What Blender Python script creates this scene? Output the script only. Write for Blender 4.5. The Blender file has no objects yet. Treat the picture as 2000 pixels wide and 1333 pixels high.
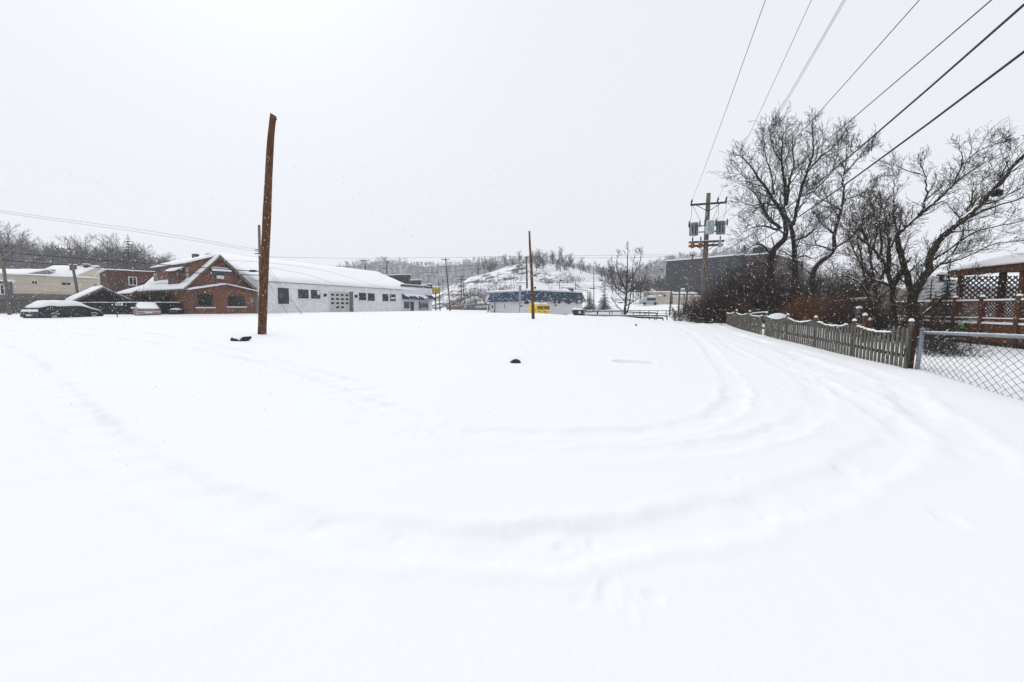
import bpy, math, random
import numpy as np
from mathutils import Vector

R = math.radians
scene = bpy.context.scene
COL = scene.collection
rnd = random.Random(7)

# ------------------------------------------------------------------ camera
FPX, HZ, CX, CY = 833.3, 601.0, 1000.0, 666.5
CAMZ = 1.65
PITCH = math.atan((CY - HZ) / FPX)
cam_d = bpy.data.cameras.new('camera')
cam_d.sensor_width = 36.0
cam_d.lens = 15.0
cam_d.clip_start = 0.05
cam_d.clip_end = 3000
cam = bpy.data.objects.new('camera', cam_d)
cam.location = (0, 0, CAMZ)
cam.rotation_euler = (math.pi / 2 - PITCH, 0, 0)
COL.objects.link(cam)
scene.camera = cam
cp, sp_ = math.cos(PITCH), math.sin(PITCH)


def ray(px, py):
    u = (px - CX) / FPX
    v = (CY - py) / FPX
    return (u, cp + v * sp_, -sp_ + v * cp)


def at(px, py, Y):
    d = ray(px, py)
    t = Y / d[1]
    return Vector((d[0] * t, Y, CAMZ + d[2] * t))


def colx(px, Y):          # x of a picture column at depth Y, at horizon height
    return at(px, HZ, Y).x


# ------------------------------------------------------------------ terrain
PROF = [
    (-800, [(0, 0), (20, .43), (40, .87), (46, 1.0), (60, 1.05), (700, 1.05)]),
    (520, [(0, 0), (20, .43), (40, .87), (46, 1.0), (60, 1.05), (700, 1.05)]),
    (840, [(0, 0), (20, .43), (40, .87), (46, 1.0), (78, 1.08), (95, 1.1), (700, 1.1)]),
    (950, [(0, 0), (20, .43), (35, .76), (55, .86), (71, .66), (85, .85), (110, 1.0), (700, 1.0)]),
    (1042, [(0, 0), (20, .43), (35, .77), (55, .86), (68, .66), (85, .5), (110, .9), (700, 1.0)]),
    (1130, [(0, 0), (20, .43), (35, .75), (47, .78), (58, .52), (72, .3), (85, .2), (110, .9), (700, 1.0)]),
    (1200, [(0, 0), (20, .43), (30, .64), (40, .78), (48, .5), (60, -.1), (75, 0), (97, 1.9), (115, 2.6), (700, 3)]),
    (1300, [(0, 0), (20, .43), (33, .64), (41, .3), (55, -.3), (75, .3), (94, 2.3), (120, 2.8), (700, 3)]),
    (1400, [(0, 0), (20, .43), (28, .56), (34, .25), (50, 0), (80, 1.5), (110, 2.6), (700, 3)]),
    (1500, [(0, 0), (20, .43), (26, .54), (35, .5), (60, .6), (110, 2), (700, 3)]),
    (1760, [(0, 0), (10, .21), (14, .32), (30, .5), (60, .7), (110, 2), (700, 3)]),
    (3200, [(0, 0), (10, .21), (14, .32), (30, .5), (60, .7), (110, 2), (700, 3)]),
]
_A = np.array([(p - CX) / FPX for p, _ in PROF])


def base_z(X, Y):
    X = np.asarray(X, float); Y = np.asarray(Y, float)
    Yc = np.maximum(Y, 0.0)
    a = np.clip(X / np.maximum(Yc, 0.3), _A[0], _A[-1])
    cols = np.array([np.interp(Yc, [q[0] for q in pr], [q[1] for q in pr]) for _, pr in PROF])
    i = np.clip(np.searchsorted(_A, a) - 1, 0, len(_A) - 2)
    t = (a - _A[i]) / (_A[i + 1] - _A[i])
    flat = np.arange(a.size).reshape(a.shape)
    c2 = cols.reshape(len(_A), -1)
    z0 = c2[i.ravel(), flat.ravel()].reshape(a.shape)
    z1 = c2[(i + 1).ravel(), flat.ravel()].reshape(a.shape)
    t = t * t * (3 - 2 * t)
    return z0 * (1 - t) + z1 * t


def G(x, y):
    return float(base_z(np.array([x]), np.array([y]))[0])


def gp(px, py):            # picture point on the snow -> world
    d = ray(px, py)
    y = 8.0
    for _ in range(60):
        z = G(d[0] / d[1] * y, y)
        y2 = (z - CAMZ) / (d[2] / d[1])
        y = y * .5 + y2 * .5
    return Vector((d[0] / d[1] * y, y, G(d[0] / d[1] * y, y)))


# ------------------------------------------------------------------ materials
MATS = {}


def new_mat(name):
    m = bpy.data.materials.new(name)
    m.use_nodes = True
    nt = m.node_tree
    b = nt.nodes['Principled BSDF']
    return m, nt, b


def N(nt, typ, **kw):
    n = nt.nodes.new(typ)
    for k, v in kw.items():
        if k in n.inputs:
            n.inputs[k].default_value = v
        else:
            setattr(n, k, v)
    return n


def ramp(nt, stops):
    r = nt.nodes.new('ShaderNodeValToRGB')
    el = r.color_ramp.elements
    while len(el) < len(stops):
        el.new(0.5)
    for e, (p, c) in zip(el, stops):
        e.position = p
        e.color = (c[0], c[1], c[2], 1)
    return r


def mat(name, c1, c2=None, scale=3.0, rough=0.8, stretch=(1, 1, 1), bump=0.0, metal=0.0, snow=0.0,
        detail=6, lo=.35, hi=.65, courses=None):
    """two-tone noise material; snow>0 = real snow lodged on up-facing surface patches; courses=(dirx,diry,bw,bh)"""
    if name in MATS:
        return MATS[name]
    m, nt, b = new_mat(name)
    L = nt.links
    if c2 is None:
        c2 = tuple(x * .75 for x in c1)
    tc = N(nt, 'ShaderNodeTexCoord')
    mp = N(nt, 'ShaderNodeMapping')
    mp.inputs['Scale'].default_value = stretch
    L.new(tc.outputs['Object'], mp.inputs['Vector'])
    nz = N(nt, 'ShaderNodeTexNoise', Scale=scale, Detail=detail, Roughness=.62)
    L.new(mp.outputs[0], nz.inputs['Vector'])
    r = ramp(nt, [(lo, c2), (hi, c1)])
    L.new(nz.outputs['Fac'], r.inputs[0])
    col = r.outputs['Color']
    if courses:
        dx, dy, bw, bh, dark = courses
        dot = N(nt, 'ShaderNodeVectorMath', operation='DOT_PRODUCT')
        dot.inputs[1].default_value = (dx, dy, 0)
        L.new(tc.outputs['Object'], dot.inputs[0])
        sx = N(nt, 'ShaderNodeSeparateXYZ')
        L.new(tc.outputs['Object'], sx.inputs[0])
        cb = N(nt, 'ShaderNodeCombineXYZ')
        L.new(dot.outputs['Value'], cb.inputs['X'])
        L.new(sx.outputs['Z'], cb.inputs['Y'])
        bt = N(nt, 'ShaderNodeTexBrick')
        bt.inputs['Scale'].default_value = 1.0
        bt.inputs['Brick Width'].default_value = bw
        bt.inputs['Row Height'].default_value = bh
        bt.inputs['Mortar Size'].default_value = bh * .09
        bt.inputs['Color1'].default_value = (1, 1, 1, 1)
        bt.inputs['Color2'].default_value = (.8, .8, .8, 1)
        bt.inputs['Mortar'].default_value = (dark, dark, dark, 1)
        L.new(cb.outputs[0], bt.inputs['Vector'])
        mx = N(nt, 'ShaderNodeMix', data_type='RGBA', blend_type='MULTIPLY')
        mx.inputs[0].default_value = 1
        L.new(col, mx.inputs[6]); L.new(bt.outputs['Color'], mx.inputs[7])
        col = mx.outputs[2]
    if snow > 0:
        ge = N(nt, 'ShaderNodeNewGeometry')
        sx = N(nt, 'ShaderNodeSeparateXYZ')
        L.new(ge.outputs['Normal'], sx.inputs[0])
        n2 = N(nt, 'ShaderNodeTexNoise', Scale=4.0, Detail=3)
        L.new(tc.outputs['Object'], n2.inputs['Vector'])
        ad = N(nt, 'ShaderNodeMath', operation='ADD')
        L.new(sx.outputs['Z'], ad.inputs[0]); L.new(n2.outputs['Fac'], ad.inputs[1])
        rr = ramp(nt, [(0, (0, 0, 0)), (1, (1, 1, 1))])
        mr = N(nt, 'ShaderNodeMapRange')
        mr.inputs['From Min'].default_value = 1.5 - snow
        mr.inputs['From Max'].default_value = 1.6 - snow
        L.new(ad.outputs[0], mr.inputs['Value'])
        mx = N(nt, 'ShaderNodeMix', data_type='RGBA')
        L.new(mr.outputs[0], mx.inputs[0])
        L.new(col, mx.inputs[6]); mx.inputs[7].default_value = (.86, .87, .89, 1)
        col = mx.outputs[2]
    L.new(col, b.inputs['Base Color'])
    b.inputs['Roughness'].default_value = rough
    b.inputs['Metallic'].default_value = metal
    b.inputs['Specular IOR Level'].default_value = .3
    if bump:
        bp = N(nt, 'ShaderNodeBump', Strength=bump, Distance=.03)
        L.new(nz.outputs['Fac'], bp.inputs['Height'])
        L.new(bp.outputs[0], b.inputs['Normal'])
    MATS[name] = m
    return m


def snow_mat(name='snow'):
    m, nt, b = new_mat(name)
    L = nt.links
    tc = N(nt, 'ShaderNodeTexCoord')
    n1 = N(nt, 'ShaderNodeTexNoise', Scale=14.0, Detail=8, Roughness=.6)
    n2 = N(nt, 'ShaderNodeTexNoise', Scale=2.0, Detail=4, Roughness=.55)
    mp = N(nt, 'ShaderNodeMapping')
    mp.inputs['Scale'].default_value = (1, .45, 1)
    mp.inputs['Rotation'].default_value = (0, 0, .35)
    L.new(tc.outputs['Object'], mp.inputs['Vector'])
    L.new(mp.outputs[0], n1.inputs['Vector']); L.new(mp.outputs[0], n2.inputs['Vector'])
    ad = N(nt, 'ShaderNodeMath', operation='MULTIPLY_ADD')
    ad.inputs[1].default_value = .25
    L.new(n1.outputs['Fac'], ad.inputs[0]); L.new(n2.outputs['Fac'], ad.inputs[2])
    bp = N(nt, 'ShaderNodeBump', Strength=.35, Distance=.05)
    L.new(ad.outputs[0], bp.inputs['Height'])
    L.new(bp.outputs[0], b.inputs['Normal'])
    b.inputs['Base Color'].default_value = (.845, .853, .866, 1)
    b.inputs['Roughness'].default_value = .7
    b.inputs['Specular IOR Level'].default_value = .15
    MATS[name] = m
    return m


SNOW = snow_mat()
GLASS = mat('dark_glass', (.02, .022, .025), (.012, .012, .014), scale=1.5, rough=.15)

# ------------------------------------------------------------------ mesh builder


class MB:
    def __init__(s):
        s.v = []; s.f = []; s.mi = []; s.cur = 0

    def face(s, pts):
        n = len(s.v)
        s.v.extend([tuple(p) for p in pts])
        s.f.append(tuple(range(n, n + len(pts)))); s.mi.append(s.cur)

    def prism(s, pts, ext):
        n = len(s.v); k = len(pts)
        ext = Vector(ext)
        pts = [Vector(p) for p in pts]
        s.v.extend([tuple(p) for p in pts]); s.v.extend([tuple(p + ext) for p in pts])
        s.f.append(tuple(range(n, n + k))); s.f.append(tuple(range(n + 2 * k - 1, n + k - 1, -1)))
        s.mi += [s.cur, s.cur]
        for i in range(k):
            j = (i + 1) % k
            s.f.append((n + i, n + k + i, n + k + j, n + j)); s.mi.append(s.cur)
        return s

    def box8(s, c):
        n = len(s.v)
        s.v.extend([tuple(p) for p in c])
        for q in ((3, 2, 1, 0), (4, 5, 6, 7), (0, 1, 5, 4), (1, 2, 6, 5), (2, 3, 7, 6), (3, 0, 4, 7)):
            s.f.append(tuple(n + i for i in q)); s.mi.append(s.cur)
        return s

    def box(s, x0, x1, y0, y1, z0, z1):
        return s.box8([(x0, y0, z0), (x1, y0, z0), (x1, y1, z0), (x0, y1, z0),
                       (x0, y0, z1), (x1, y0, z1), (x1, y1, z1), (x0, y1, z1)])

    def bar(s, a, b, w, h, up=(0, 0, 1)):
        a = Vector(a); b = Vector(b)
        t = (b - a).normalized()
        up = Vector(up)
        if abs(t.dot(up)) > .95:
            up = Vector((0, 1, 0))
        sd = t.cross(up).normalized(); uu = sd.cross(t).normalized()
        sd *= w / 2; uu *= h / 2
        return s.box8([a - sd - uu, a + sd - uu, b + sd - uu, b - sd - uu,
                       a - sd + uu, a + sd + uu, b + sd + uu, b - sd + uu])

    def tube(s, pts, rad, sides=6, cap=True):
        n = len(pts)
        if not hasattr(rad, '__len__'):
            rad = [rad] * n
        base = len(s.v)
        prev = None
        cs = [(math.cos(2 * math.pi * k / sides), math.sin(2 * math.pi * k / sides)) for k in range(sides)]
        for i in range(n):
            a = pts[max(i - 1, 0)]; b = pts[min(i + 1, n - 1)]
            tx, ty, tz = b[0] - a[0], b[1] - a[1], b[2] - a[2]
            l = math.sqrt(tx * tx + ty * ty + tz * tz) or 1e-9
            tx /= l; ty /= l; tz /= l
            if prev is None:
                rx, ry, rz = (1, 0, 0) if abs(tx) < .8 else (0, 1, 0)
            else:
                rx, ry, rz = prev
            d = rx * tx + ry * ty + rz * tz
            rx -= d * tx; ry -= d * ty; rz -= d * tz
            l = math.sqrt(rx * rx + ry * ry + rz * rz) or 1e-9
            rx /= l; ry /= l; rz /= l
            prev = (rx, ry, rz)
            bx, by, bz = ty * rz - tz * ry, tz * rx - tx * rz, tx * ry - ty * rx
            p = pts[i]; r = rad[i]
            for c, q in cs:
                s.v.append((p[0] + r * (c * rx + q * bx), p[1] + r * (c * ry + q * by), p[2] + r * (c * rz + q * bz)))
        for i in range(n - 1):
            o = base + i * sides
            for k in range(sides):
                k2 = (k + 1) % sides
                s.f.append((o + k, o + k2, o + sides + k2, o + sides + k)); s.mi.append(s.cur)
        if cap:
            s.f.append(tuple(base + k for k in range(sides - 1, -1, -1))); s.mi.append(s.cur)
            o = base + (n - 1) * sides
            s.f.append(tuple(o + k for k in range(sides))); s.mi.append(s.cur)
        return s

    def cyl(s, a, b, r0, r1=None, sides=10):
        return s.tube([tuple(a), tuple(b)], [r0, r0 if r1 is None else r1], sides)

    def dome(s, c, rx, ry, rz, nu=12, nv=5, rot=0.0, wob=0.0, full=False):
        """upper half ellipsoid with closed base"""
        base = len(s.v)
        ca, sa = math.cos(rot), math.sin(rot)
        for j in range(nv):
            ph = (math.pi / 2) * j / nv if not full else -math.pi / 2 + math.pi * (j + .5) / nv
            for k in range(nu):
                th = 2 * math.pi * k / nu
                w = 1 + (rnd.uniform(-wob, wob) if wob else 0)
                x = rx * math.cos(ph) * math.cos(th) * w; y = ry * math.cos(ph) * math.sin(th) * w
                s.v.append((c[0] + x * ca - y * sa, c[1] + x * sa + y * ca, c[2] + rz * math.sin(ph) * w))
        s.v.append((c[0], c[1], c[2] + rz))
        for j in range(nv - 1):
            for k in range(nu):
                k2 = (k + 1) % nu
                o = base + j * nu
                s.f.append((o + k, o + k2, o + nu + k2, o + nu + k)); s.mi.append(s.cur)
        o = base + (nv - 1) * nu
        for k in range(nu):
            s.f.append((o + k, o + (k + 1) % nu, base + nv * nu)); s.mi.append(s.cur)
        s.f.append(tuple(base + k for k in range(nu - 1, -1, -1))); s.mi.append(s.cur)
        return s

    def build(s, name, mats, parent=None, smooth=False, loc=None):
        me = bpy.data.meshes.new(name)
        off = Vector((0, 0, 0))
        if parent is not None:
            p = parent
            while p is not None:
                off += p.location; p = p.parent
        elif loc is not None:
            off = Vector(loc)
        v = [(a[0] - off[0], a[1] - off[1], a[2] - off[2]) for a in s.v]
        me.from_pydata(v, [], s.f)
        if not isinstance(mats, (list, tuple)):
            mats = [mats]
        for m in mats:
            me.materials.append(m)
        if len(mats) > 1:
            me.polygons.foreach_set('material_index', s.mi)
        if smooth:
            me.polygons.foreach_set('use_smooth', [True] * len(me.polygons))
        me.update()
        o = bpy.data.objects.new(name, me)
        COL.objects.link(o)
        if parent is not None:
            o.parent = parent
        else:
            o.location = off
        return o


def bevel(o, w=.02, seg=2):
    m = o.modifiers.new('bevel', 'BEVEL'); m.width = w; m.segments = seg; m.limit_method = 'ANGLE'
    return o


def tag(o, label=None, cat=None, group=None, kind=None):
    if label: o['label'] = label
    if cat: o['category'] = cat
    if group: o['group'] = group
    if kind: o['kind'] = kind
    return o


def thing(name, loc, label, cat, group=None, kind=None):
    o = bpy.data.objects.new(name, None)
    o.empty_display_size = .2
    o.location = loc
    COL.objects.link(o)
    return tag(o, label, cat, group, kind)


def text(name, s, size, m, pos, udir, parent, align='CENTER', extrude=.004):
    cu = bpy.data.curves.new(name, 'FONT')
    cu.body = s; cu.size = size; cu.align_x = align; cu.align_y = 'CENTER'; cu.extrude = extrude
    cu.materials.append(m)
    tmp = bpy.data.objects.new('tmp', cu)
    COL.objects.link(tmp)
    bpy.context.view_layer.update()
    me = bpy.data.meshes.new_from_object(tmp.evaluated_get(bpy.context.evaluated_depsgraph_get()))
    bpy.data.objects.remove(tmp)
    me.name = name
    me.materials.clear(); me.materials.append(m)
    o = bpy.data.objects.new(name, me)
    COL.objects.link(o)
    o.parent = parent
    off = Vector((0, 0, 0)); p = parent
    while p is not None:
        off += p.location; p = p.parent
    o.location = Vector(pos) - off
    o.rotation_euler = (math.pi / 2, 0, math.atan2(udir[1], udir[0]))
    return o


class Frame:
    """vertical reference plane: u along (right in view), v = away from the camera, z up"""
    def __init__(s, A, B):
        s.o = Vector((A[0], A[1], 0)); d = Vector((B[0] - A[0], B[1] - A[1], 0))
        s.L = d.length; s.u = d.normalized(); s.n = Vector((-s.u.y, s.u.x, 0))
        if s.n.dot(s.o) < 0: s.n = -s.n

    def pt(s, u, v, z):
        p = s.o + s.u * u + s.n * v
        return Vector((p.x, p.y, z))

    def hit(s, px, py, v=0.0):
        d = Vector(ray(px, py)); c = Vector((0, 0, CAMZ))
        q = s.o + s.n * v
        t = (q - c).dot(s.n) / d.dot(s.n)
        p = c + d * t
        return ((p - s.o).dot(s.u), p.z)

    def box(s, mb, u0, u1, v0, v1, z0, z1):
        mb.box8([s.pt(u0, v0, z0), s.pt(u1, v0, z0), s.pt(u1, v1, z0), s.pt(u0, v1, z0),
                 s.pt(u0, v0, z1), s.pt(u1, v0, z1), s.pt(u1, v1, z1), s.pt(u0, v1, z1)])
        return mb

    def rect(s, px0, py0, px1, py1, v=0.0):
        pm = (px0 + px1) / 2; ym = (py0 + py1) / 2
        return s.hit(px0, ym, v)[0], s.hit(px1, ym, v)[0], s.hit(pm, py1, v)[1], s.hit(pm, py0, v)[1]

    def poly(s, pts, v=0.0):
        return [s.pt(*((lambda h: (h[0], v, h[1]))(s.hit(x, y, v)))) for x, y in pts]


def window(fr, parent, r, frame_m, v=0.0, sill=None, fw=.07, bars=(0, 0), pane_m=None, name='window'):
    """window part with frame mesh, and pane, sill as sub-parts; r=(u0,u1,z0,z1)"""
    u0, u1, z0, z1 = r
    mb = MB()
    fr.box(mb, u0, u0 + fw, v - .05, v + .04, z0, z1); fr.box(mb, u1 - fw, u1, v - .05, v + .04, z0, z1)
    fr.box(mb, u0 + fw, u1 - fw, v - .05, v + .04, z1 - fw, z1); fr.box(mb, u0 + fw, u1 - fw, v - .05, v + .04, z0, z0 + fw)
    for i in range(bars[0]):
        u = u0 + (u1 - u0) * (i + 1) / (bars[0] + 1)
        fr.box(mb, u - .025, u + .025, v - .04, v + .03, z0 + fw, z1 - fw)
    for i in range(bars[1]):
        z = z0 + (z1 - z0) * (i + 1) / (bars[1] + 1)
        fr.box(mb, u0 + fw, u1 - fw, v - .035, v + .03, z - .02, z + .02)
    w = mb.build(name, frame_m, parent)
    p = MB(); fr.box(p, u0 + fw * .6, u1 - fw * .6, v - .015, v + .02, z0 + fw * .6, z1 - fw * .6)
    p.build('pane', pane_m or GLASS, w)
    if sill:
        q = MB(); fr.box(q, u0 - .1, u1 + .1, v - .14, v + .02, z0 - .13, z0 - .004)
        q.build('sill', sill, w)
    return w
# ------------------------------------------------------------------ snow field
def snoise(X, Y, seed, wl, n=7, aniso=1.0, ang=0.0):
    r = random.Random(seed)
    out = np.zeros_like(X)
    ca, sa = math.cos(ang), math.sin(ang)
    U = (X * ca + Y * sa) * aniso; V = -X * sa + Y * ca
    wx = np.sin(U / wl * 2.1 + 1.3) * wl * .35; wy = np.sin(V / wl * 1.7 + .4) * wl * .35
    for _ in range(n):
        a = r.uniform(0, math.pi * 2); k = 2 * math.pi / (wl * r.uniform(.6, 1.7))
        out += np.sin((U + wx) * math.cos(a) * k + (V + wy) * math.sin(a) * k + r.uniform(0, 6.28))
    return out / n


TRACKS = [
    # (picture points along the rut, rut width m, depth m)
    ([(-60, 655), (30, 690), (85, 740), (130, 790), (190, 845), (270, 905), (390, 968), (520, 1012), (640, 1040),
      (800, 1058), (1000, 1066), (1160, 1052), (1350, 1022), (1540, 975), (1680, 915), (1770, 850), (1790, 800),
      (1740, 745), (1640, 705), (1530, 676), (1430, 650), (1340, 632), (1270, 624), (1200, 619)], .20, .060),
    ([(-60, 643), (60, 648), (180, 656), (330, 676), (450, 700), (570, 735), (700, 782), (820, 825), (880, 846),
      (1000, 850), (1130, 851), (1260, 846), (1370, 826), (1430, 790), (1430, 745), (1400, 702), (1376, 672),
      (1345, 648), (1300, 632), (1240, 623)], .17, .040),
    ([(-60, 637), (100, 640), (250, 648), (400, 672), (560, 712), (680, 748), (780, 790), (840, 822)], .18, .045),
    ([(900, 884), (1050, 890), (1220, 888), (1400, 872), (1540, 838), (1600, 792), (1570, 740), (1500, 700),
      (1430, 668), (1380, 648), (1330, 634)], .16, .030),
    ([(1310, 626), (1400, 640), (1480, 664), (1580, 704), (1690, 745), (1800, 800), (1890, 870), (1960, 960)], .22, .050),
    ([(1395, 655), (1450, 690), (1540, 722), (1640, 765), (1720, 812), (1840, 900)], .14, .030),
    ([(1440, 668), (1520, 700), (1610, 745), (1680, 800)], .12, .025),
    ([(0, 1065), (120, 1010), (240, 960), (330, 930)], .16, .022),
    ([(430, 1330), (470, 1240), (500, 1180), (530, 1150)], .12, .020),
    ([(1000, 1140), (1200, 1110), (1400, 1090), (1560, 1060)], .10, .010),
]
PITS = [(1190, 1160, .09, .05), (1220, 1185, .07, .035), (1275, 1165, .06, .045), (1130, 1175, .05, .025),
        (1098, 1062, .07, .04), (1158, 1052, .06, .035), (690, 828, .13, .06), (778, 1046, .06, .03),
        (790, 848, .12, .04), (815, 852, .10, .04), (870, 842, .22, .06), (528, 955, .04, .02), (1650, 915, .12, .04),
        (1860, 880, .16, .04), (1850, 1010, .12, .04), (1430, 935, .06, .03), (1500, 1010, .07, .035),
        (1540, 1005, .07, .03), (1590, 1000, .07, .03), (620, 1030, .10, .04), (330, 925, .1, .03), (1470, 920, .06, .02),
        (1480, 770, .14, .04), (1530, 760, .14, .04), (1560, 800, .14, .04), (1610, 780, .12, .04), (1455, 735, .14, .03)]


def seg_dist(X, Y, P):
    best = np.full(X.shape, 1e9); arc = np.zeros_like(X); side = np.zeros_like(X)
    s = 0.0
    for (x0, y0), (x1, y1) in zip(P[:-1], P[1:]):
        dx, dy = x1 - x0, y1 - y0
        L2 = dx * dx + dy * dy + 1e-9
        t = np.clip(((X - x0) * dx + (Y - y0) * dy) / L2, 0, 1)
        ex = X - (x0 + t * dx); ey = Y - (y0 + t * dy)
        d = ex * ex + ey * ey
        m = d < best
        best[m] = d[m]
        arc[m] = s + t[m] * math.sqrt(L2)
        side[m] = np.sign(ex * dy - ey * dx)[m]
        s += math.sqrt(L2)
    return np.sqrt(best), arc, side, s


def smooth_path(P, n=8):
    out = []
    P = [P[0]] + list(P) + [P[-1]]
    for i in range(1, len(P) - 2):
        p0, p1, p2, p3 = P[i - 1], P[i], P[i + 1], P[i + 2]
        for k in range(n):
            t = k / n
            out.append(tuple(.5 * (2 * p1[j] + (p2[j] - p0[j]) * t + (2 * p0[j] - 5 * p1[j] + 4 * p2[j] - p3[j]) * t * t
                                   + (3 * p1[j] - p0[j] - 3 * p2[j] + p3[j]) * t ** 3) for j in range(len(p1))))
    out.append(tuple(P[-1]))
    return out


def ground():
    az = np.concatenate([np.linspace(R(-63), R(63), 860), np.linspace(R(63), R(297), 62)[1:-1]])
    rr = [0.25, .6, .9]
    r = 1.15
    while r < 62:
        rr.append(r); r *= 1.0078
    while r < 640:
        rr.append(r); r *= 1.06
    rr = np.array(rr)
    A, Rr = np.meshgrid(az, rr)
    X = Rr * np.sin(A); Y = Rr * np.cos(A)
    Z = base_z(X, Y)
    near = Rr < 75
    fade = np.clip((Rr - 1.5) / 3, 0, 1) * np.clip((90 - Rr) / 40, 0, 1)
    Z += fade * (snoise(X, Y, 3, 9.0) * .08 + snoise(X, Y, 5, 3.2) * .034 + snoise(X, Y, 6, 1.3, aniso=.5, ang=.4) * .008)
    Z += np.clip((40 - Rr) / 30, 0, 1) * snoise(X, Y, 8, .8, 9, aniso=.35, ang=.5) * (.004 + .005 * (X < -1.0))
    # drift banked against the brick house, the white building and the blue roofed building
    for px, Yd, w, h in ((420, 41.0, 5, .10), (640, 51, 7, .08), (1030, 62, 4.0, .10), (1000, 66, 5, .12), (300, 36, 5, .06), (1400, 26, 4, .10)):
        x0 = colx(px, Yd)
        Z += h * np.exp(-((X - x0) / w) ** 2 - ((Y - Yd) / 2.2) ** 2)
    for k, (P, w, dep) in enumerate(TRACKS):
        W = smooth_path([(lambda q: (q.x, q.y))(gp(*p)) for p in P], 6)
        d, arc, side, tot = seg_dist(X[near], Y[near], W)
        mod = .62 + .38 * np.sin(arc * 1.3 + k) * np.sin(arc * .47 + 2 * k) + .25 * np.sin(arc * 9.0 + k) * np.exp(-(d / w) ** 2)
        endf = np.clip(arc / 2.0, 0, 1) * np.clip((tot - arc) / 2.0, 0, 1)
        wob = d + .03 * np.sin(arc * 5 + k) + .02 * np.sin(arc * 13)
        crumb = snoise(X[near], Y[near], 50 + k, .16, 9) * np.exp(-((wob - w * 1.15) / (w * .5)) ** 2)
        dd_ = dep * (.7 if k == 0 else 1.1)
        g = -dd_ * np.exp(-np.clip(wob / w, 0, 9) ** 4.5) + dd_ * .42 * np.exp(-((wob - w * 1.55) / (w * .42)) ** 2) + crumb * dd_ * .26
        Z[near] += g * mod * endf * np.interp(X[near], [-6, -1, 2, 6], [1.35, 1.1, .85, .75])
    for px, py, w, dep in PITS:
        q = gp(px, py)
        ox, oy = rnd.uniform(-.3, .3), rnd.uniform(.4, 1)
        d2 = ((X[near] - q.x) ** 2 * 1.6 + (Y[near] - q.y) ** 2 * .7 + (X[near] - q.x) * (Y[near] - q.y) * ox) / (w * w)
        dep *= .24; w *= .75
        d2 = d2 * (1.3 + .35 * np.sin(np.arctan2(Y[near] - q.y, X[near] - q.x) * 2 + px) + .3 * np.sin(X[near] * 23 + py) * np.sin(Y[near] * 19))
        Z[near] += -dep * np.exp(-d2 ** 2) + dep * .3 * np.exp(-(np.sqrt(d2) - 1.5) ** 2 * 5)
    # the hollow over something long buried in the field
    a, b = gp(1214, 706), gp(1264, 708)
    d, arc, side, tot = seg_dist(X[near], Y[near], [(a.x, a.y), (b.x, b.y)])
    Z[near] += -.22 * np.exp(-(d / .19) ** 6) + .02 * np.exp(-((d - .3) / .1) ** 2)
    # hollows scoured round the two foreground poles and the dark lumps
    for px, py, w, dep in ((512, 652, .5, .05), (1041, 621, .5, .05), (468, 658, .5, .07), (1004, 700, .3, -.07), (462, 655, .6, -.10)):
        q = gp(px, py)
        Z[near] -= dep * np.exp(-((X[near] - q.x) ** 2 + (Y[near] - q.y) ** 2) / (w * w))
    na, nr = len(az), len(rr)
    V = np.stack([X, Y, Z], -1).reshape(-1, 3)
    idx = np.arange(na * nr).reshape(nr, na)
    a = idx[:-1]; b = idx[1:]
    F = np.stack([a, np.roll(a, -1, 1), np.roll(b, -1, 1), b], -1).reshape(-1, 4)
    F = F[:, ::-1]
    c = len(V)
    V = np.vstack([V, [[0, 0, 0]]])
    me = bpy.data.meshes.new('ground')
    nf = len(F)
    T = np.stack([idx[0], np.roll(idx[0], -1), np.full(na, c)], -1)[:, ::-1]
    me.vertices.add(len(V)); me.vertices.foreach_set('co', V.ravel())
    loops = np.concatenate([F.ravel(), T.ravel()])
    me.loops.add(len(loops)); me.loops.foreach_set('vertex_index', loops.astype(np.int32))
    starts = np.concatenate([np.arange(nf) * 4, nf * 4 + np.arange(na) * 3])
    me.polygons.add(len(starts)); me.polygons.foreach_set('loop_start', starts.astype(np.int32))
    me.polygons.foreach_set('use_smooth', np.ones(len(starts), bool))
    me.update(calc_edges=True); me.validate()
    me.materials.append(SNOW)
    o = bpy.data.objects.new('ground', me)
    COL.objects.link(o)
    tag(o, kind='structure')
    bp = SNOW
    return o


ground()


# ------------------------------------------------------------------ hills
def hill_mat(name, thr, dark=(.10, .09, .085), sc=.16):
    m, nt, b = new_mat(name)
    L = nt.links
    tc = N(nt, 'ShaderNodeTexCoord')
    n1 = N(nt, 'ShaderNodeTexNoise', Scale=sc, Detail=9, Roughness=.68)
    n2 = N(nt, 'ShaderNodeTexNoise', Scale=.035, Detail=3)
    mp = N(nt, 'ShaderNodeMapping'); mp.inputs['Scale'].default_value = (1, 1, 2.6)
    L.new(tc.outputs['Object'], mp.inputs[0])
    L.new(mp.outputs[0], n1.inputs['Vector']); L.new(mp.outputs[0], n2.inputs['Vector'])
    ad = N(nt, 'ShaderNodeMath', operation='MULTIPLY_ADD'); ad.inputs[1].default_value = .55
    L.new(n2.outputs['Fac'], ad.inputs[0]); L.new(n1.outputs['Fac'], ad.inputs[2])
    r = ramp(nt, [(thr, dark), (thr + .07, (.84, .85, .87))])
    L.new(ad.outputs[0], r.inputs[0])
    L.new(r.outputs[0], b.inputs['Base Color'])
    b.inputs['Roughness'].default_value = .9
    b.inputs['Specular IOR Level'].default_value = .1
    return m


HILLS = {}


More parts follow.
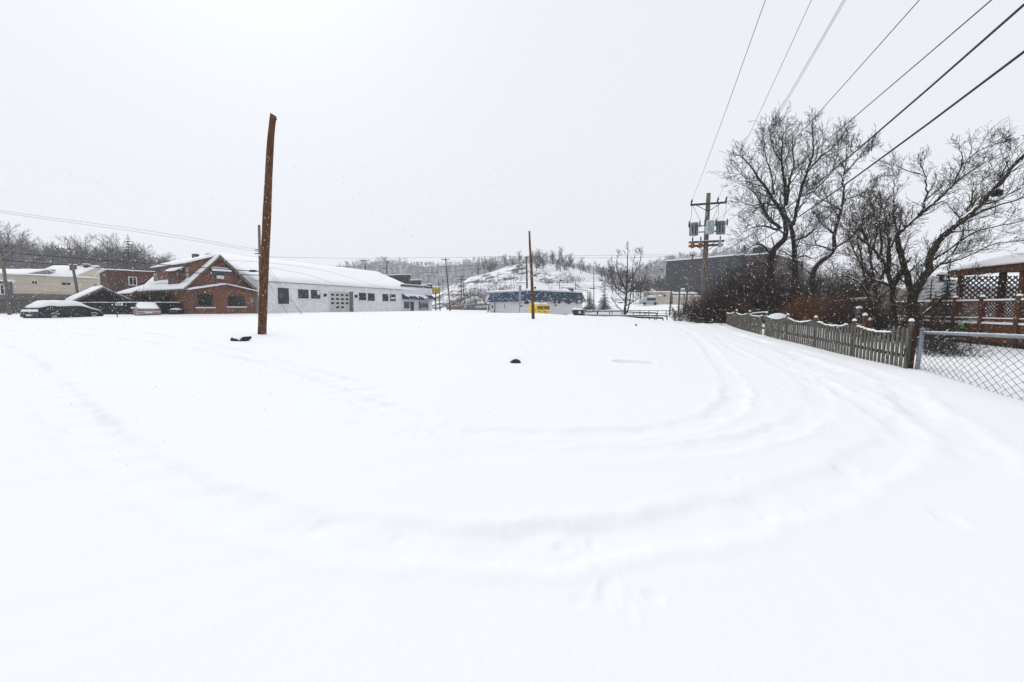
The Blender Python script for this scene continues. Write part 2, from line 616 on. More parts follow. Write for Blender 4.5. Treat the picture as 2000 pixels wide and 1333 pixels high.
def hill(name, ridge, Yfoot, Yridge, Yback, m, seed, amp=1.0, curve=1.0, nx=160, ny=60):
    """terrain rising from Yfoot to a ridge whose skyline passes through the given points"""
    px = [p for p, _ in ridge]
    A = np.linspace((px[0] - CX) / FPX, (px[-1] - CX) / FPX, nx)
    ry = np.interp(A * FPX + CX, px, [q for _, q in ridge])
    Hr = CAMZ + (HZ - ry) / FPX * Yridge
    Ys = np.concatenate([np.linspace(Yfoot, Yridge, ny), np.linspace(Yridge, Yback, 10)[1:]])
    YY, AA = np.meshgrid(Ys, A, indexing='ij')
    X = AA * YY
    t = np.clip((YY - Yfoot) / (Yridge - Yfoot), 0, 1)
    z0 = base_z(X, YY) - .3
    prof = t ** curve
    zz = z0 + (Hr[None, :] - z0) * prof
    back = np.clip((YY - Yridge) / (Yback - Yridge), 0, 1)
    zz += (Hr[None, :] - z0) * back * .05
    zz += amp * np.sin(t * 3.1416) * (snoise(X, YY, seed, 22) * 1.6 + snoise(X, YY, seed + 1, 7) * .5)
    # benches cut across the slope
    zz += amp * .5 * np.sin(zz * 1.5 + snoise(X, YY, seed + 2, 40) * 3) * np.clip(t * 4, 0, 1) * (1 - back)
    n0, n1 = X.shape
    V = np.stack([X, YY, zz], -1).reshape(-1, 3)
    idx = np.arange(n0 * n1).reshape(n0, n1)
    F = np.stack([idx[:-1, :-1], idx[:-1, 1:], idx[1:, 1:], idx[1:, :-1]], -1).reshape(-1, 4)
    me = bpy.data.meshes.new(name)
    me.from_pydata(V.tolist(), [], F.tolist())
    me.polygons.foreach_set('use_smooth', [True] * len(me.polygons))
    me.materials.append(m)
    o = bpy.data.objects.new(name, me)
    COL.objects.link(o)
    tag(o, kind='structure')

    def zf(x, y):
        a = x / y
        j = np.interp(a, A, np.arange(nx)); i = np.interp(y, Ys, np.arange(len(Ys)))
        return float(zz[int(round(i)), int(round(j))])
    HILLS[name + str(seed)] = zf
    return zf


left_z = hill('hillside', [(-700, 470), (-300, 492), (0, 508), (130, 524), (260, 538), (350, 556), (450, 568), (570, 588), (640, 601)],
              88, 150, 230, hill_mat('hill_snow_a', .66), 11, .8, 1.15)
mid_z = hill('hill', [(640, 604), (770, 592), (860, 572), (900, 552), (950, 533), (1000, 522), (1030, 517), (1080, 520), (1130, 528),
                      (1180, 541), (1230, 553), (1290, 572), (1360, 592), (1420, 602)], 116, 172, 215, hill_mat('hill_snow_b', .665, (.11, .10, .10), .22), 21, 1.0, .85)
ridge_mat = hill_mat('wooded_hill_hazed', .97, (.40, .40, .415), .3)  # pale grey: snowy branches, with distance haze put into the colour
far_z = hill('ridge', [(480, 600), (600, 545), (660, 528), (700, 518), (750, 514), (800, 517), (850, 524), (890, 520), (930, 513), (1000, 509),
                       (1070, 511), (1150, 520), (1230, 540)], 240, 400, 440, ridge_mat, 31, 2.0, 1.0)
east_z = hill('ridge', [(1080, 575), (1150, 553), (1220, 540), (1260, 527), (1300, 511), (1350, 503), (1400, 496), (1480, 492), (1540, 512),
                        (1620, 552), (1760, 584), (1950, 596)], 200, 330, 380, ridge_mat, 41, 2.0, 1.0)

# ------------------------------------------------------------------ light, sky, air
EL, SAZ = R(46), R(-32)          # veiled sun: high, ahead of the camera and to the left
w = bpy.data.worlds.new('World'); scene.world = w; w.use_nodes = True
nt = w.node_tree
bg = nt.nodes['Background']
sk = nt.nodes.new('ShaderNodeTexSky'); sk.sky_type = 'NISHITA'; sk.sun_disc = False
sk.sun_elevation = EL; sk.sun_rotation = SAZ; sk.dust_density = 6; sk.air_density = 1.5; sk.ozone_density = 1
hs = nt.nodes.new('ShaderNodeHueSaturation'); hs.inputs['Saturation'].default_value = .12
nt.links.new(sk.outputs[0], hs.inputs['Color'])
mx = nt.nodes.new('ShaderNodeMix'); mx.data_type = 'RGBA'; mx.inputs[0].default_value = .96
nt.links.new(hs.outputs[0], mx.inputs[6])
mx.inputs[7].default_value = (5.68, 5.88, 6.28, 1)      # thick cloud deck over the clear sky
nt.links.new(mx.outputs[2], bg.inputs['Color'])
bg.inputs['Strength'].default_value = .115
sd = bpy.data.lights.new('sun', 'SUN'); sd.energy = .9; sd.angle = R(45); sd.color = (1, .97, .93)
so = bpy.data.objects.new('sun', sd)
sun_dir = Vector((math.cos(EL) * math.sin(SAZ), math.cos(EL) * math.cos(SAZ), math.sin(EL)))
so.rotation_euler = (-sun_dir).to_track_quat('-Z', 'Y').to_euler()
COL.objects.link(so)

hz = MB(); hz.box(-560, 520, -70, 470, -4.5, 96)
m = bpy.data.materials.new('haze'); m.use_nodes = True
for n_ in list(m.node_tree.nodes):
    if n_.type == 'BSDF_PRINCIPLED': m.node_tree.nodes.remove(n_)
pv = m.node_tree.nodes.new('ShaderNodeVolumePrincipled')
pv.inputs['Color'].default_value = (.97, .975, .985, 1); pv.inputs['Density'].default_value = .00055
pv.inputs['Anisotropy'].default_value = 0.0
m.node_tree.links.new(pv.outputs[0], m.node_tree.nodes['Material Output'].inputs['Volume'])
o = hz.build('haze', m); tag(o, kind='stuff')

scene.view_settings.view_transform = 'Standard'
scene.view_settings.look = 'None'
scene.view_settings.gamma = 1.0
scene.view_settings.exposure = .37
scene.render.engine = 'CYCLES'
cy = scene.cycles
cy.use_denoising = True
cy.max_bounces = 6; cy.diffuse_bounces = 3; cy.glossy_bounces = 2; cy.transmission_bounces = 3; cy.volume_bounces = 2
cy.transparent_max_bounces = 8
cy.use_adaptive_sampling = True
# ================================================================== materials used by the buildings
BRICK = mat('red_brick', (.265, .118, .078), (.15, .066, .046), scale=9, rough=.9, courses=(.56, .83, .22, .075, .75))
BRICK2 = mat('dark_brick', (.15, .07, .056), (.085, .042, .036), scale=7, rough=.9, courses=(.9, .4, .22, .075, .8))
WBLOCK = mat('white_painted_block', (.82, .84, .85), (.75, .77, .78), scale=.8, rough=.8, courses=(.351, .936, .42, .21, .82), lo=.25, hi=.7)
WBLOCK2 = mat('white_painted_block_b', (.78, .79, .79), (.68, .69, .69), scale=1.1, rough=.8, courses=(.7, .7, .42, .21, .86), lo=.25, hi=.7)
CREAM = mat('cream_siding', (.70, .63, .52), (.60, .54, .44), scale=1.0, rough=.8, courses=(.7, .7, 4.0, .2, .6))
STONE = mat('stone_base', (.22, .19, .17), (.12, .10, .09), scale=5, rough=.9)
DARKW = mat('black_boards', (.022, .022, .026), (.010, .010, .012), scale=4, rough=.85, stretch=(3, 3, .3))
GREYW = mat('weathered_boards', (.12, .11, .10), (.06, .055, .05), scale=5, rough=.9, stretch=(4, 4, .4))
TRIM = mat('brown_trim', (.12, .06, .045), (.07, .035, .028), scale=6, rough=.7)
WHITE = mat('white_paint', (.72, .73, .74), (.62, .63, .64), scale=3, rough=.6)
TANB = mat('brown_siding', (.17, .13, .10), (.11, .085, .07), scale=2, rough=.8, stretch=(.4, .4, 8))
METAL = mat('galvanised_steel', (.36, .38, .40), (.24, .26, .28), scale=9, rough=.5, metal=.4)
BLACKM = mat('black_metal', (.018, .018, .02), (.01, .01, .011), scale=6, rough=.5)
NAVY = mat('navy_canvas', (.010, .020, .105), (.006, .012, .06), scale=5, rough=.8)
YELLOW = mat('yellow_paint', (.86, .66, .012), (.74, .54, .01), scale=4, rough=.5)
CLADD = mat('dark_grey_cladding', (.042, .045, .054), (.028, .030, .036), scale=.5, rough=.7, stretch=(5, 5, .15))

GRP_W = 'windows'


def slab(fr, pts, th):
    """roof snow / roof sheet from (u,v,z) corner points, thickened upward"""
    mb = MB(); mb.prism([fr.pt(*p) for p in pts], (0, 0, th)); return mb


def soft_slab(fr, quad, th, nu=24, nv=6, edge=.5, seed=1, lump=.05, droop=.0):
    """snow lying on a roof plane: quad = eave-left, eave-right, ridge-right, ridge-left in (u,v,z); rounded lip, uneven top"""
    a, b, c, d = [fr.pt(*q) for q in quad]
    r = random.Random(seed)
    mb = MB()
    top = []; bot = []
    ph = [r.uniform(0, 6.28) for _ in range(6)]
    for j in range(nv + 1):
        tv = j / nv
        row = []; rb = []
        for i in range(nu + 1):
            tu = i / nu
            p = (a * (1 - tu) + b * tu) * (1 - tv) + (d * (1 - tu) + c * tu) * tv
            e = min(1, (min(tv, .999) * nv + .0) / 1.0) if j == 0 else 1
            hgt = th * (1 + lump * 4 * (math.sin(tu * 17 + ph[0]) * .5 + math.sin(tu * 41 + ph[1] + tv * 5) * .3 + math.sin(tv * 9 + ph[2]) * .3))
            edge_f = 1.0
            if j == 0: edge_f = .55
            if i == 0 or i == nu: edge_f *= .7
            q = Vector(p); q.z += hgt * edge_f
            if j == 0:
                q.z -= droop * (1 + .5 * math.sin(tu * 29 + ph[3]))
                p = Vector(p); p.z -= droop
            row.append(q); rb.append(p)
        top.append(row); bot.append(rb)
    base = len(mb.v)
    for row in top: mb.v.extend([tuple(p) for p in row])
    o2 = len(mb.v)
    for row in bot: mb.v.extend([tuple(p) for p in row])
    W = nu + 1
    for j in range(nv):
        for i in range(nu):
            k = j * W + i
            mb.f.append((base + k, base + k + 1, base + k + W + 1, base + k + W)); mb.mi.append(0)
            mb.f.append((o2 + k + W, o2 + k + W + 1, o2 + k + 1, o2 + k)); mb.mi.append(0)
    for i in range(nu):
        for j, fl in ((0, 0), (nv, 1)):
            k = j * W + i
            q = (o2 + k, o2 + k + 1, base + k + 1, base + k)
            mb.f.append(q if not fl else q[::-1]); mb.mi.append(0)
    for j in range(nv):
        for i, fl in ((0, 1), (nu, 0)):
            k = j * W + i
            q = (o2 + k, o2 + k + W, base + k + W, base + k)
            mb.f.append(q if not fl else q[::-1]); mb.mi.append(0)
    return mb


# ================================================================== the long white garage building
def white_building():
    A = at(520, HZ, 48.5); B = at(848, HZ, 81)
    fr = Frame((A.x, A.y), (B.x, B.y))
    gz = lambda u: G(*fr.pt(u, 0, 0).xy)
    u0 = fr.hit(506, 600)[0]; uJ = fr.hit(785, 590)[0]; uE = fr.hit(843, 590)[0]
    zE = fr.hit(620, 553.5)[1]                       # eave
    zF = fr.hit(836, 560)[1]                         # front parapet, street end
    zb = .3
    t = thing('garage_building', fr.pt(10, 0, gz(10)), 'long low white painted block garage with a snow covered roof, roller door and blue awnings', 'building')
    RV = 7.5
    zR = fr.hit(530, 507, RV)[1] - .25
    w = MB()
    # gable ended main block, in one wall mesh
    ends = [(u0, 0, zb), (u0, 0, zE), (u0, RV, zR), (u0, 2 * RV, zE), (u0, 2 * RV, zb)]
    w.prism([fr.pt(*p) for p in ends], fr.u * (uJ - u0))
    w.build('wall', WBLOCK, t)
    # street end block with stepped parapet
    s = MB()
    fr.box(s, uJ + .003, uE, -.06, 2 * RV, zb, zF - .35)
    s.build('front_wall', WBLOCK, t)
    p = MB()
    fr.box(p, uJ + .05, uE - .45, -.09, .25, zF - .347, zF)
    fr.box(p, uE - .447, uE + .06, -.12, .5, zF - .347, zF + .45)
    fr.box(p, uE - .35, uE + .03, .503, 2.2, zF - .347, zF + .30)
    fr.box(p, uE - .35, uE + .03, 2.203, 4.6, zF - .347, zF + 1.25)
    fr.box(p, uE - .35, uE + .03, 4.603, 10.5, zF - .347, zF + 2.35)
    p.build('parapet', [GREYW if 0 else mat('tarred_parapet_back', (.07, .07, .075), (.045, .045, .05), scale=3)], t)
    c = MB()
    fr.box(c, uJ + .05, uE - .45, -.14, .30, zF + .003, zF + .12)
    fr.box(c, uE - .46, uE + .10, -.16, .54, zF + .453, zF + .62)
    fr.box(c, uE - .40, uE + .08, .55, 2.15, zF + .303, zF + .44)
    fr.box(c, uE - .40, uE + .08, 2.16, 4.55, zF + 1.253, zF + 1.40)
    fr.box(c, uE - .40, uE + .08, 4.56, 10.55, zF + 2.353, zF + 2.52)
    bevel(c.build('snow_cap', SNOW, t), .05)
    # snow on the two roof planes
    uS = fr.hit(810, 560, 0)[0]
    sm = soft_slab(fr, [(u0 - .4, -.32, zE - .10), (uS, -.32, zE - .10), (uS - .2, RV, zR + .02), (u0 - .4, RV, zR + .02)], .30, 60, 8, seed=3, lump=.03, droop=.06)
    sm.build('roof_snow', SNOW, t, True)
    sm = soft_slab(fr, [(uS - .2, 2 * RV + .3, zE - .1), (u0 - .4, 2 * RV + .3, zE - .1), (u0 - .4, RV + .01, zR + .02), (uS - .2, RV + .01, zR + .02)], .30, 30, 4, seed=4)
    sm.build('roof_snow', SNOW, t, True)
    g = MB(); fr.box(g, u0 - .3, uJ - .02, -.14, -.003, zE - .22, zE - .12)
    g.build('gutter', METAL, t)
    # windows (picture rectangles)
    for k, r in enumerate([(543, 563, 563.5, 594), (582.5, 566, 602, 583.5), (607.5, 567, 625, 584), (701, 572.5, 714.5, 587), (718.5, 573.5, 731, 588),
                           (747, 575, 758, 588.5), (761.5, 575.5, 772, 588.5)]):
        rr = fr.rect(r[0], r[1], r[2], r[3])
        wd = window(fr, t, rr, mat('window_frame_grey', (.05, .05, .055)), v=-.02, sill=WHITE, fw=.05,
                    bars=(1, 2) if k == 0 else (2, 1), pane_m=mat('glass_block', (.045, .048, .05), (.02, .022, .024), scale=7, rough=.3))
        if k == 2:
            q = MB(); fr.box(q, rr[1] - .52, rr[1] - .06, -.09, -.065, rr[3] - .55, rr[3] - .05); q.build('vent_panel', WHITE, wd)
        if k == 6:
            q = MB(); fr.box(q, rr[0] + .1, rr[1] - .2, -.09, -.065, rr[2] + .35, rr[2] + .6); q.build('vent_panel', WHITE, wd)
    # sectional garage door in a recess-like frame
    d0, d1, dz0, dz1 = fr.rect(643.5, 570.5, 682.5, 611.5)
    dz0 = .6
    d = MB(); fr.box(d, d0, d1, -.035, .02, dz0, dz1)
    for i in range(1, 5):
        z = dz0 + (dz1 - dz0) * i / 5
        fr.box(d, d0 + .02, d1 - .02, -.045, -.036, z - .015, z + .015)
    door = d.build('garage_door', mat('door_white', (.52, .51, .50), (.43, .42, .40), scale=2, rough=.6), t)
    for j, row in enumerate((1, 1, 1, 0)):
        for i in range(4):
            if not row and i in (0, 3): continue
            uu = d0 + (d1 - d0) * (i + .28) / 4.15; z = dz1 - .30 - j * .56
            q = MB(); fr.box(q, uu, uu + (d1 - d0) * .145, -.052, -.046, z - .26, z); q.build('pane', GLASS, door)
    f = MB()
    fr.box(f, d0 - .12, d0 - .003, -.10, .02, dz0, dz1 + .1); fr.box(f, d0, d1, -.10, .02, dz1 + .003, dz1 + .1)
    f.build('door_frame', WHITE, t)
    f = MB(); fr.box(f, d1 + .003, d1 + .62, -.13, .02, dz0, dz1 + .1)
    f.build('door_jamb', mat('weathered_door_jamb', (.17, .16, .15), (.09, .085, .08), scale=6), t)
    for px in (633.5, 694):
        u, z = fr.hit(px, 576 if px < 650 else 578.5)
        l = MB(); fr.box(l, u - .16, u + .16, -.32, -.004, z - .12, z + .14); fr.box(l, u - .12, u + .12, -.26, -.02, z - .26, z - .123)
        bevel(l.build('wall_lamp', BLACKM, t), .03)
    # awnings over the shop front
    for k, (x0, x1, yt, yb) in enumerate(((784.5, 818, 575, 586), (816, 845.5, 577, 586.5))):
        a0 = fr.hit(x0, 580)[0]; a1 = fr.hit(x1, 580)[0] if k == 0 else uE - .05
        zt = fr.hit((x0 + x1) / 2, yt)[1]; zl = zt - .88
        a0 += .05
        m_ = MB()
        m_.prism([fr.pt(a0, -.065, zt), fr.pt(a0, -1.15, zl + .22), fr.pt(a0, -1.15, zl), fr.pt(a0, -.065, zl)], fr.u * (a1 - a0 - .04))
        aw = m_.build('awning', NAVY, t)
        sn = MB()
        rr = random.Random(k)
        n = 14
        lim = (0, 1) if k == 0 else (.02, .40)
        pts_t = []; pts_b = []
        for i in range(n + 1):
            f_ = lim[0] + (lim[1] - lim[0]) * i / n
            u = a0 + .03 + (a1 - a0 - .1) * f_
            q = (.35 + rr.uniform(0, .45)) if k == 0 else .93
            if k == 0 and i in (2, 9): q = .95
            v0, z0 = -.10, zt + .0
            v1, z1 = -.10 + (-1.05) * q, zt + (zl + .22 - zt) * q
            pts_t.append(fr.pt(u, v0, z0 + .01)); pts_b.append(fr.pt(u, v1, z1 + .012))
        nn = len(sn.v)
        for p_ in pts_t + pts_b: sn.v.append(tuple(p_))
        for p_ in pts_t + pts_b: sn.v.append((p_.x - fr.n.x * .03, p_.y - fr.n.y * .03, p_.z + .05))
        K = n + 1
        for i in range(n):
            sn.f.append((nn + i, nn + K + i, nn + K + i + 1, nn + i + 1)); sn.mi.append(0)
            o_ = nn + 2 * K
            sn.f.append((o_ + i, o_ + i + 1, o_ + K + i + 1, o_ + K + i)); sn.mi.append(0)
            sn.f.append((nn + K + i, o_ + K + i, o_ + K + i + 1, nn + K + i + 1)); sn.mi.append(0)
        sn.build('snow', SNOW, aw)
        if k == 1:
            q = MB()
            u = a0 + .9
            for wd_ in (.20, .12, .16, .30, .14, .22, .28, .35):
                fr.box(q, u, u + wd_, -1.165, -1.152, zl + .06, zl + .17); u += wd_ + .07
            q.build('lettering', WHITE, aw)
    # shop windows and door
    window(fr, t, fr.rect(787, 589, 799.5, 604), WHITE, v=-.075, sill=WHITE, fw=.09, pane_m=mat('shop_glass', (.13, .125, .12), (.05, .05, .05), scale=1.2, rough=.2))
    wd = window(fr, t, fr.rect(817.5, 590, 835.5, 604.5), mat('dark_window_frame', (.06, .06, .06)), v=-.075, sill=WHITE, fw=.09, bars=(1, 0), pane_m=mat('shop_glass', (.1, .1, .1)))
    q0, q1, q2, q3 = fr.rect(819.5, 591, 834, 592.5)
    q = MB(); fr.box(q, q0, q1, -.14, -.13, q2, q3); fr.box(q, q0 + .3, q1 - .3, -.14, -.13, q2 - 1.0, q2 - .85); q.build('window_lettering', WHITE, wd)
    r = fr.rect(801, 590, 807.5, 609)
    d = MB(); fr.box(d, r[0], r[1], -.11, -.063, .6, r[3])
    dd = d.build('door', mat('dark_door', (.05, .055, .055), (.03, .032, .032), scale=4), t)
    d = MB(); fr.box(d, r[0] + .12, r[1] - .12, -.125, -.113, r[3] - 1.2, r[3] - .2); d.build('pane', GLASS, dd)
    # neighbour roofed shed at its left end, between the brick house and this wall
    l0 = fr.hit(478, 590)[0]; l1 = fr.hit(503, 590)[0]
    return fr


WB = white_building()


# ================================================================== brick house with the gabled porch
def brick_house():
    A = at(372, HZ, 42); B = at(498, HZ, 47)
    fr = Frame((A.x, A.y), (B.x, B.y))
    zb = .3
    t = thing('brick_house', fr.pt(3, 0, G(*fr.pt(3, 0, 0).xy)), 'red brick house with steep snowy gable, side dormers and low gabled brick porch', 'house')
    uL, uR = fr.hit(380, 590)[0], fr.hit(496, 590)[0]
    uLe, uRe = fr.hit(371, 566)[0], fr.hit(500, 566)[0]
    zE = fr.hit(436, 566)[1]
    um, zA = fr.hit(440, 553)
    # porch
    w = MB(); w.prism([fr.pt(uL, 0, zb), fr.pt(uR, 0, zb), fr.pt(uR, 0, zE - .1), fr.pt(um, 0, zA - .28), fr.pt(uL, 0, zE - .1)], fr.n * 2.0)
    w.build('porch_wall', BRICK, t)
    f = MB()
    for (ua, za, ub, zb_) in ((uLe, zE - .12, um, zA - .16), (um, zA - .16, uRe, zE - .12)):
        f.prism([fr.pt(ua, -.35, za - .20), fr.pt(ub, -.35, zb_ - .20), fr.pt(ub, -.35, zb_), fr.pt(ua, -.35, za)], fr.n * .12)
        f.prism([fr.pt(ua, -.2, za - .05), fr.pt(ub, -.2, zb_ - .05), fr.pt(ub, -.2, zb_ + .0), fr.pt(ua, -.2, za + .0)], fr.n * 2.2)
    f.build('porch_roof', TRIM, t)
    for q in ([(uLe - .05, -.42, zE - .11), (um, -.42, zA - .15), (um, 2.2, zA - .15), (uLe - .05, 2.2, zE - .11)],
              [(um, -.42, zA - .15), (uRe + .1, -.42, zE - .11), (uRe + .1, 2.2, zE - .11), (um, 2.2, zA - .15)]):
        sm = soft_slab(fr, q, .17, 16, 3, seed=5, lump=.04); sm.build('snow', SNOW, t, True)
    # main gable behind the porch
    V0 = .8
    gl, gzl = fr.hit(368, 556, V0); gr, gzr = fr.hit(487, 560, V0); ga, gza = fr.hit(426, 500, V0)
    gz0 = (gzl + gzr) / 2
    DEP = 12.5
    w = MB(); w.prism([fr.pt(gl + .25, V0, zb), fr.pt(gr - .25, V0, zb), fr.pt(gr - .25, V0, gz0), fr.pt(ga, V0, gza - .1), fr.pt(gl + .25, V0, gz0)], fr.n * DEP)
    w.build('wall', BRICK, t)
    # eave flares out over the left side wall
    su, sz = fr.hit(372, 563, V0)
    zfl = sz - .12
    roof = MB()
    ul = gl - .55
    roof.prism([fr.pt(ga, V0 - .45, gza), fr.pt(gl, V0 - .45, gz0 + .15), fr.pt(ul, V0 - .45, zfl), fr.pt(ul, V0 - .45, zfl - .14), fr.pt(gl + .1, V0 - .45, gz0 - .05), fr.pt(ga, V0 - .45, gza - .2)], fr.n * (DEP + .9))
    roof.prism([fr.pt(ga + .003, V0 - .45, gza), fr.pt(ga + .003, V0 - .45, gza - .2), fr.pt(gr + .45, V0 - .45, gz0 - .5), fr.pt(gr + .45, V0 - .45, gz0 - .3)], fr.n * (DEP + .9))
    roof.build('roof', TANB, t)
    # barge boards
    b = MB()
    b.prism([fr.pt(ga, V0 - .58, gza + .05), fr.pt(ga, V0 - .58, gza - .32), fr.pt(gr + .5, V0 - .58, gz0 - .62), fr.pt(gr + .5, V0 - .58, gz0 - .25)], fr.n * .12)
    b.build('bargeboard', TANB, t)
    sm = soft_slab(fr, [(gl, V0 + DEP, gz0 + .16), (gl, V0 - .5, gz0 + .16), (ga, V0 - .5, gza + .02), (ga, V0 + DEP, gza + .02)], .20, 20, 6, seed=7, lump=.03)
    sm.build('roof_snow', SNOW, t, True)
    sm = soft_slab(fr, [(ul - .1, V0 + DEP, zfl), (ul - .1, V0 - .5, zfl), (gl + .05, V0 - .5, gz0 + .16), (gl + .05, V0 + DEP, gz0 + .16)], .2, 20, 3, seed=8, lump=.03)
    sm.build('roof_snow', SNOW, t, True)
    sm = soft_slab(fr, [(gr + .45, V0 - .45, gz0 - .3), (gr + .45, V0 + DEP, gz0 - .3), (ga, V0 + DEP, gza + .02), (ga, V0 - .4, gza + .02)], .14, 12, 4, seed=9)
    sm.build('roof_snow', SNOW, t, True)
    # gable window with awning, attic vent
    r = fr.rect(413.5, 532, 443, 546, V0)
    wd = window(fr, t, r, mat('grey_frame', (.16, .17, .18)), v=V0 - .04, fw=.1, bars=(2, 0), pane_m=mat('curtained_glass', (.12, .13, .14), (.04, .045, .05), scale=3, rough=.2))
    q = MB(); um2 = (r[0] + r[1]) / 2; fr.box(q, um2 - .32, um2 + .32, V0 - .28, V0 - .1, r[2] + .05, r[2] + .38); q.build('air_conditioner', WHITE, wd)
    q = MB(); q.prism([fr.pt(r[0] - .15, V0 - .02, r[3] + .45), fr.pt(r[0] - .15, V0 - .7, r[3] + .05), fr.pt(r[0] - .15, V0 - .02, r[3] + .05)], fr.u * (r[1] - r[0] + .3))
    aw = q.build('awning', TANB, t)
    sm = soft_slab(fr, [(r[0] - .2, V0 - .74, r[3] + .06), (r[1] + .2, V0 - .74, r[3] + .06), (r[1] + .1, V0 - .02, r[3] + .47), (r[0] - .1, V0 - .02, r[3] + .47)], .13, 8, 3, seed=2)
    sm.build('snow', SNOW, aw, True)
    r = fr.rect(421, 509, 428.5, 517, V0)
    q = MB(); fr.box(q, r[0], r[1], V0 - .05, V0 + .01, r[2], r[3]); q.build('vent', GREYW, t)
    # porch windows
    window(fr, t, fr.rect(383, 573, 417, 600), TRIM, v=-.03, sill=WHITE, fw=.12, bars=(0, 0))
    window(fr, t, fr.rect(444, 578, 478.5, 599), TRIM, v=-.03, sill=WHITE, fw=.08)
    q = MB(); q.cyl(fr.pt(uL - .12, -.1, zb), fr.pt(uL - .12, -.1, zE - .3), .06, sides=8); q.build('downpipe', TRIM, t)
    # shed dormer along the left slope
    uD = gl + .35
    slope = (gza - gz0) / (ga - gl)
    sd_fr = lambda px, py: None
    vz = []
    O = Vector((0, 0, CAMZ))

    def side(px, py, u):          # hit the vertical plane at u = const -> (v,z)
        d = Vector(ray(px, py)); q = fr.o + fr.u * u
        tt = (q - O).dot(fr.u) / d.dot(fr.u); p = O + d * tt
        return (p - fr.o).dot(fr.n), p.z
    v0, z0 = side(404, 507, uD); v1, z1 = side(303, 527, uD)
    v0 = max(v0, V0 + .6); zt = (z0 + z1) / 2
    v1 = min(max(v1, v0 + 5), DEP - .5)
    d = MB()
    zlow = gz0 + slope * (uD - gl) - .2
    d.prism([fr.pt(uD, v0, zlow), fr.pt(uD, v0, zt), fr.pt(ga, v0, gza - .1), fr.pt(ga, v0, zlow)], fr.n * (v1 - v0))
    dm = d.build('dormer', BRICK, t)
    sm = soft_slab(fr, [(uD - .35, v1 + .3, zt), (uD - .35, v0 - .3, zt), (ga + .1, v0 - .3, gza + .05), (ga + .1, v1 + .3, gza + .05)], .22, 20, 4, seed=12, lump=.03)
    sm.build('snow', SNOW, dm, True)
    q = MB(); q.prism([fr.pt(uD - .3, v0 - .25, zt - .28), fr.pt(uD - .3, v1 + .25, zt - .28), fr.pt(uD - .3, v1 + .25, zt), fr.pt(uD - .3, v0 - .25, zt)], fr.u * .2)
    q.build('fascia', TRIM, dm)
    # tall pale panel and small roofed bay on the dormer
    q = MB(); va, za = side(361, 522, uD - .05); vb, _ = side(368, 540, uD - .05)
    q.prism([fr.pt(uD - .04, va, zlow), fr.pt(uD - .04, vb, zlow), fr.pt(uD - .04, vb, zt - .3), fr.pt(uD - .04, va, zt - .3)], fr.u * .035)
    q.build('pale_panel', mat('pale_render', (.42, .36, .28), (.33, .28, .22), scale=4), dm)
    va, za = side(352, 540, uD - .5); vb, zb2 = side(330, 540, uD - .5)
    q = MB(); q.prism([fr.pt(uD - .6, va, za - 1.2), fr.pt(uD - .6, vb, za - 1.2), fr.pt(uD - .6, vb, za + .5), fr.pt(uD - .6, va, za + .5)], fr.u * .58)
    bay = q.build('bay', BRICK2, dm)
    sm = soft_slab(fr, [(uD - .95, vb + .2, za + .52), (uD - .95, va - .2, za + .52), (uD, va - .2, za + 1.0), (uD, vb + .2, za + 1.0)], .14, 8, 3, seed=15)
    sm.build('snow', SNOW, bay, True)
    va, za = side(308, 542, uD - .02); vb, _ = side(300, 542, uD - .02)
    q = MB(); q.prism([fr.pt(uD - .02, va, za - .5), fr.pt(uD - .02, vb, za - .5), fr.pt(uD - .02, vb, za + .5), fr.pt(uD - .02, va, za + .5)], fr.u * .018)
    q.build('window', GLASS, dm)
    # low wing roof behind the fence at the far left
    vA = v1 + .3
    w = MB(); fr.box(w, ul - .2, gl + 3, V0 + DEP + .003, V0 + DEP + 7, zb, zfl - .2)
    w.build('wing', BRICK2, t)
    sm = soft_slab(fr, [(ul - .6, V0 + DEP + 7.2, zfl - .2), (ul - .6, V0 + DEP - .1, zfl - .2), (gl + 3, V0 + DEP - .1, zfl + 2.2), (gl + 3, V0 + DEP + 7.2, zfl + 1.0)], .22, 12, 4, seed=17)
    sm.build('roof_snow', SNOW, t, True)
    # chimney stub on the ridge
    q = MB(); fr.box(q, ga - .25, ga + .25, 6, 6.6, gza - .2, gza + .55); q.build('chimney', BRICK2, t)
    # small lean-to between this house and the white building
    return fr


BH = brick_house()


def lean_to():
    a = at(480, HZ, 48.5); b = at(507, HZ, 49.5)
    fr = Frame((a.x, a.y), (b.x, b.y))
    r = fr.rect(484, 540, 506, 612)
    t = thing('shed', fr.pt(.6, 0, .9), 'narrow dark grey shed squeezed between the brick house and white building', 'shed')
    m_ = MB(); fr.box(m_, r[0], r[1], 0, 1.2, .4, r[3]); m_.build('wall', mat('dark_grey_boards', (.05, .05, .055), (.03, .03, .032), scale=4, stretch=(4, 4, .3)), t)
    m_ = MB(); fr.box(m_, r[0] - .06, r[1] + .06, -.1, 1.3, r[3] + .003, r[3] + .14); bevel(m_.build('snow_cap', SNOW, t), .05)
    m_ = MB(); fr.box(m_, r[1] - .32, r[1] - .05, -.06, -.004, .4, r[3] - .4); m_.build('door', WHITE, t)


lean_to()


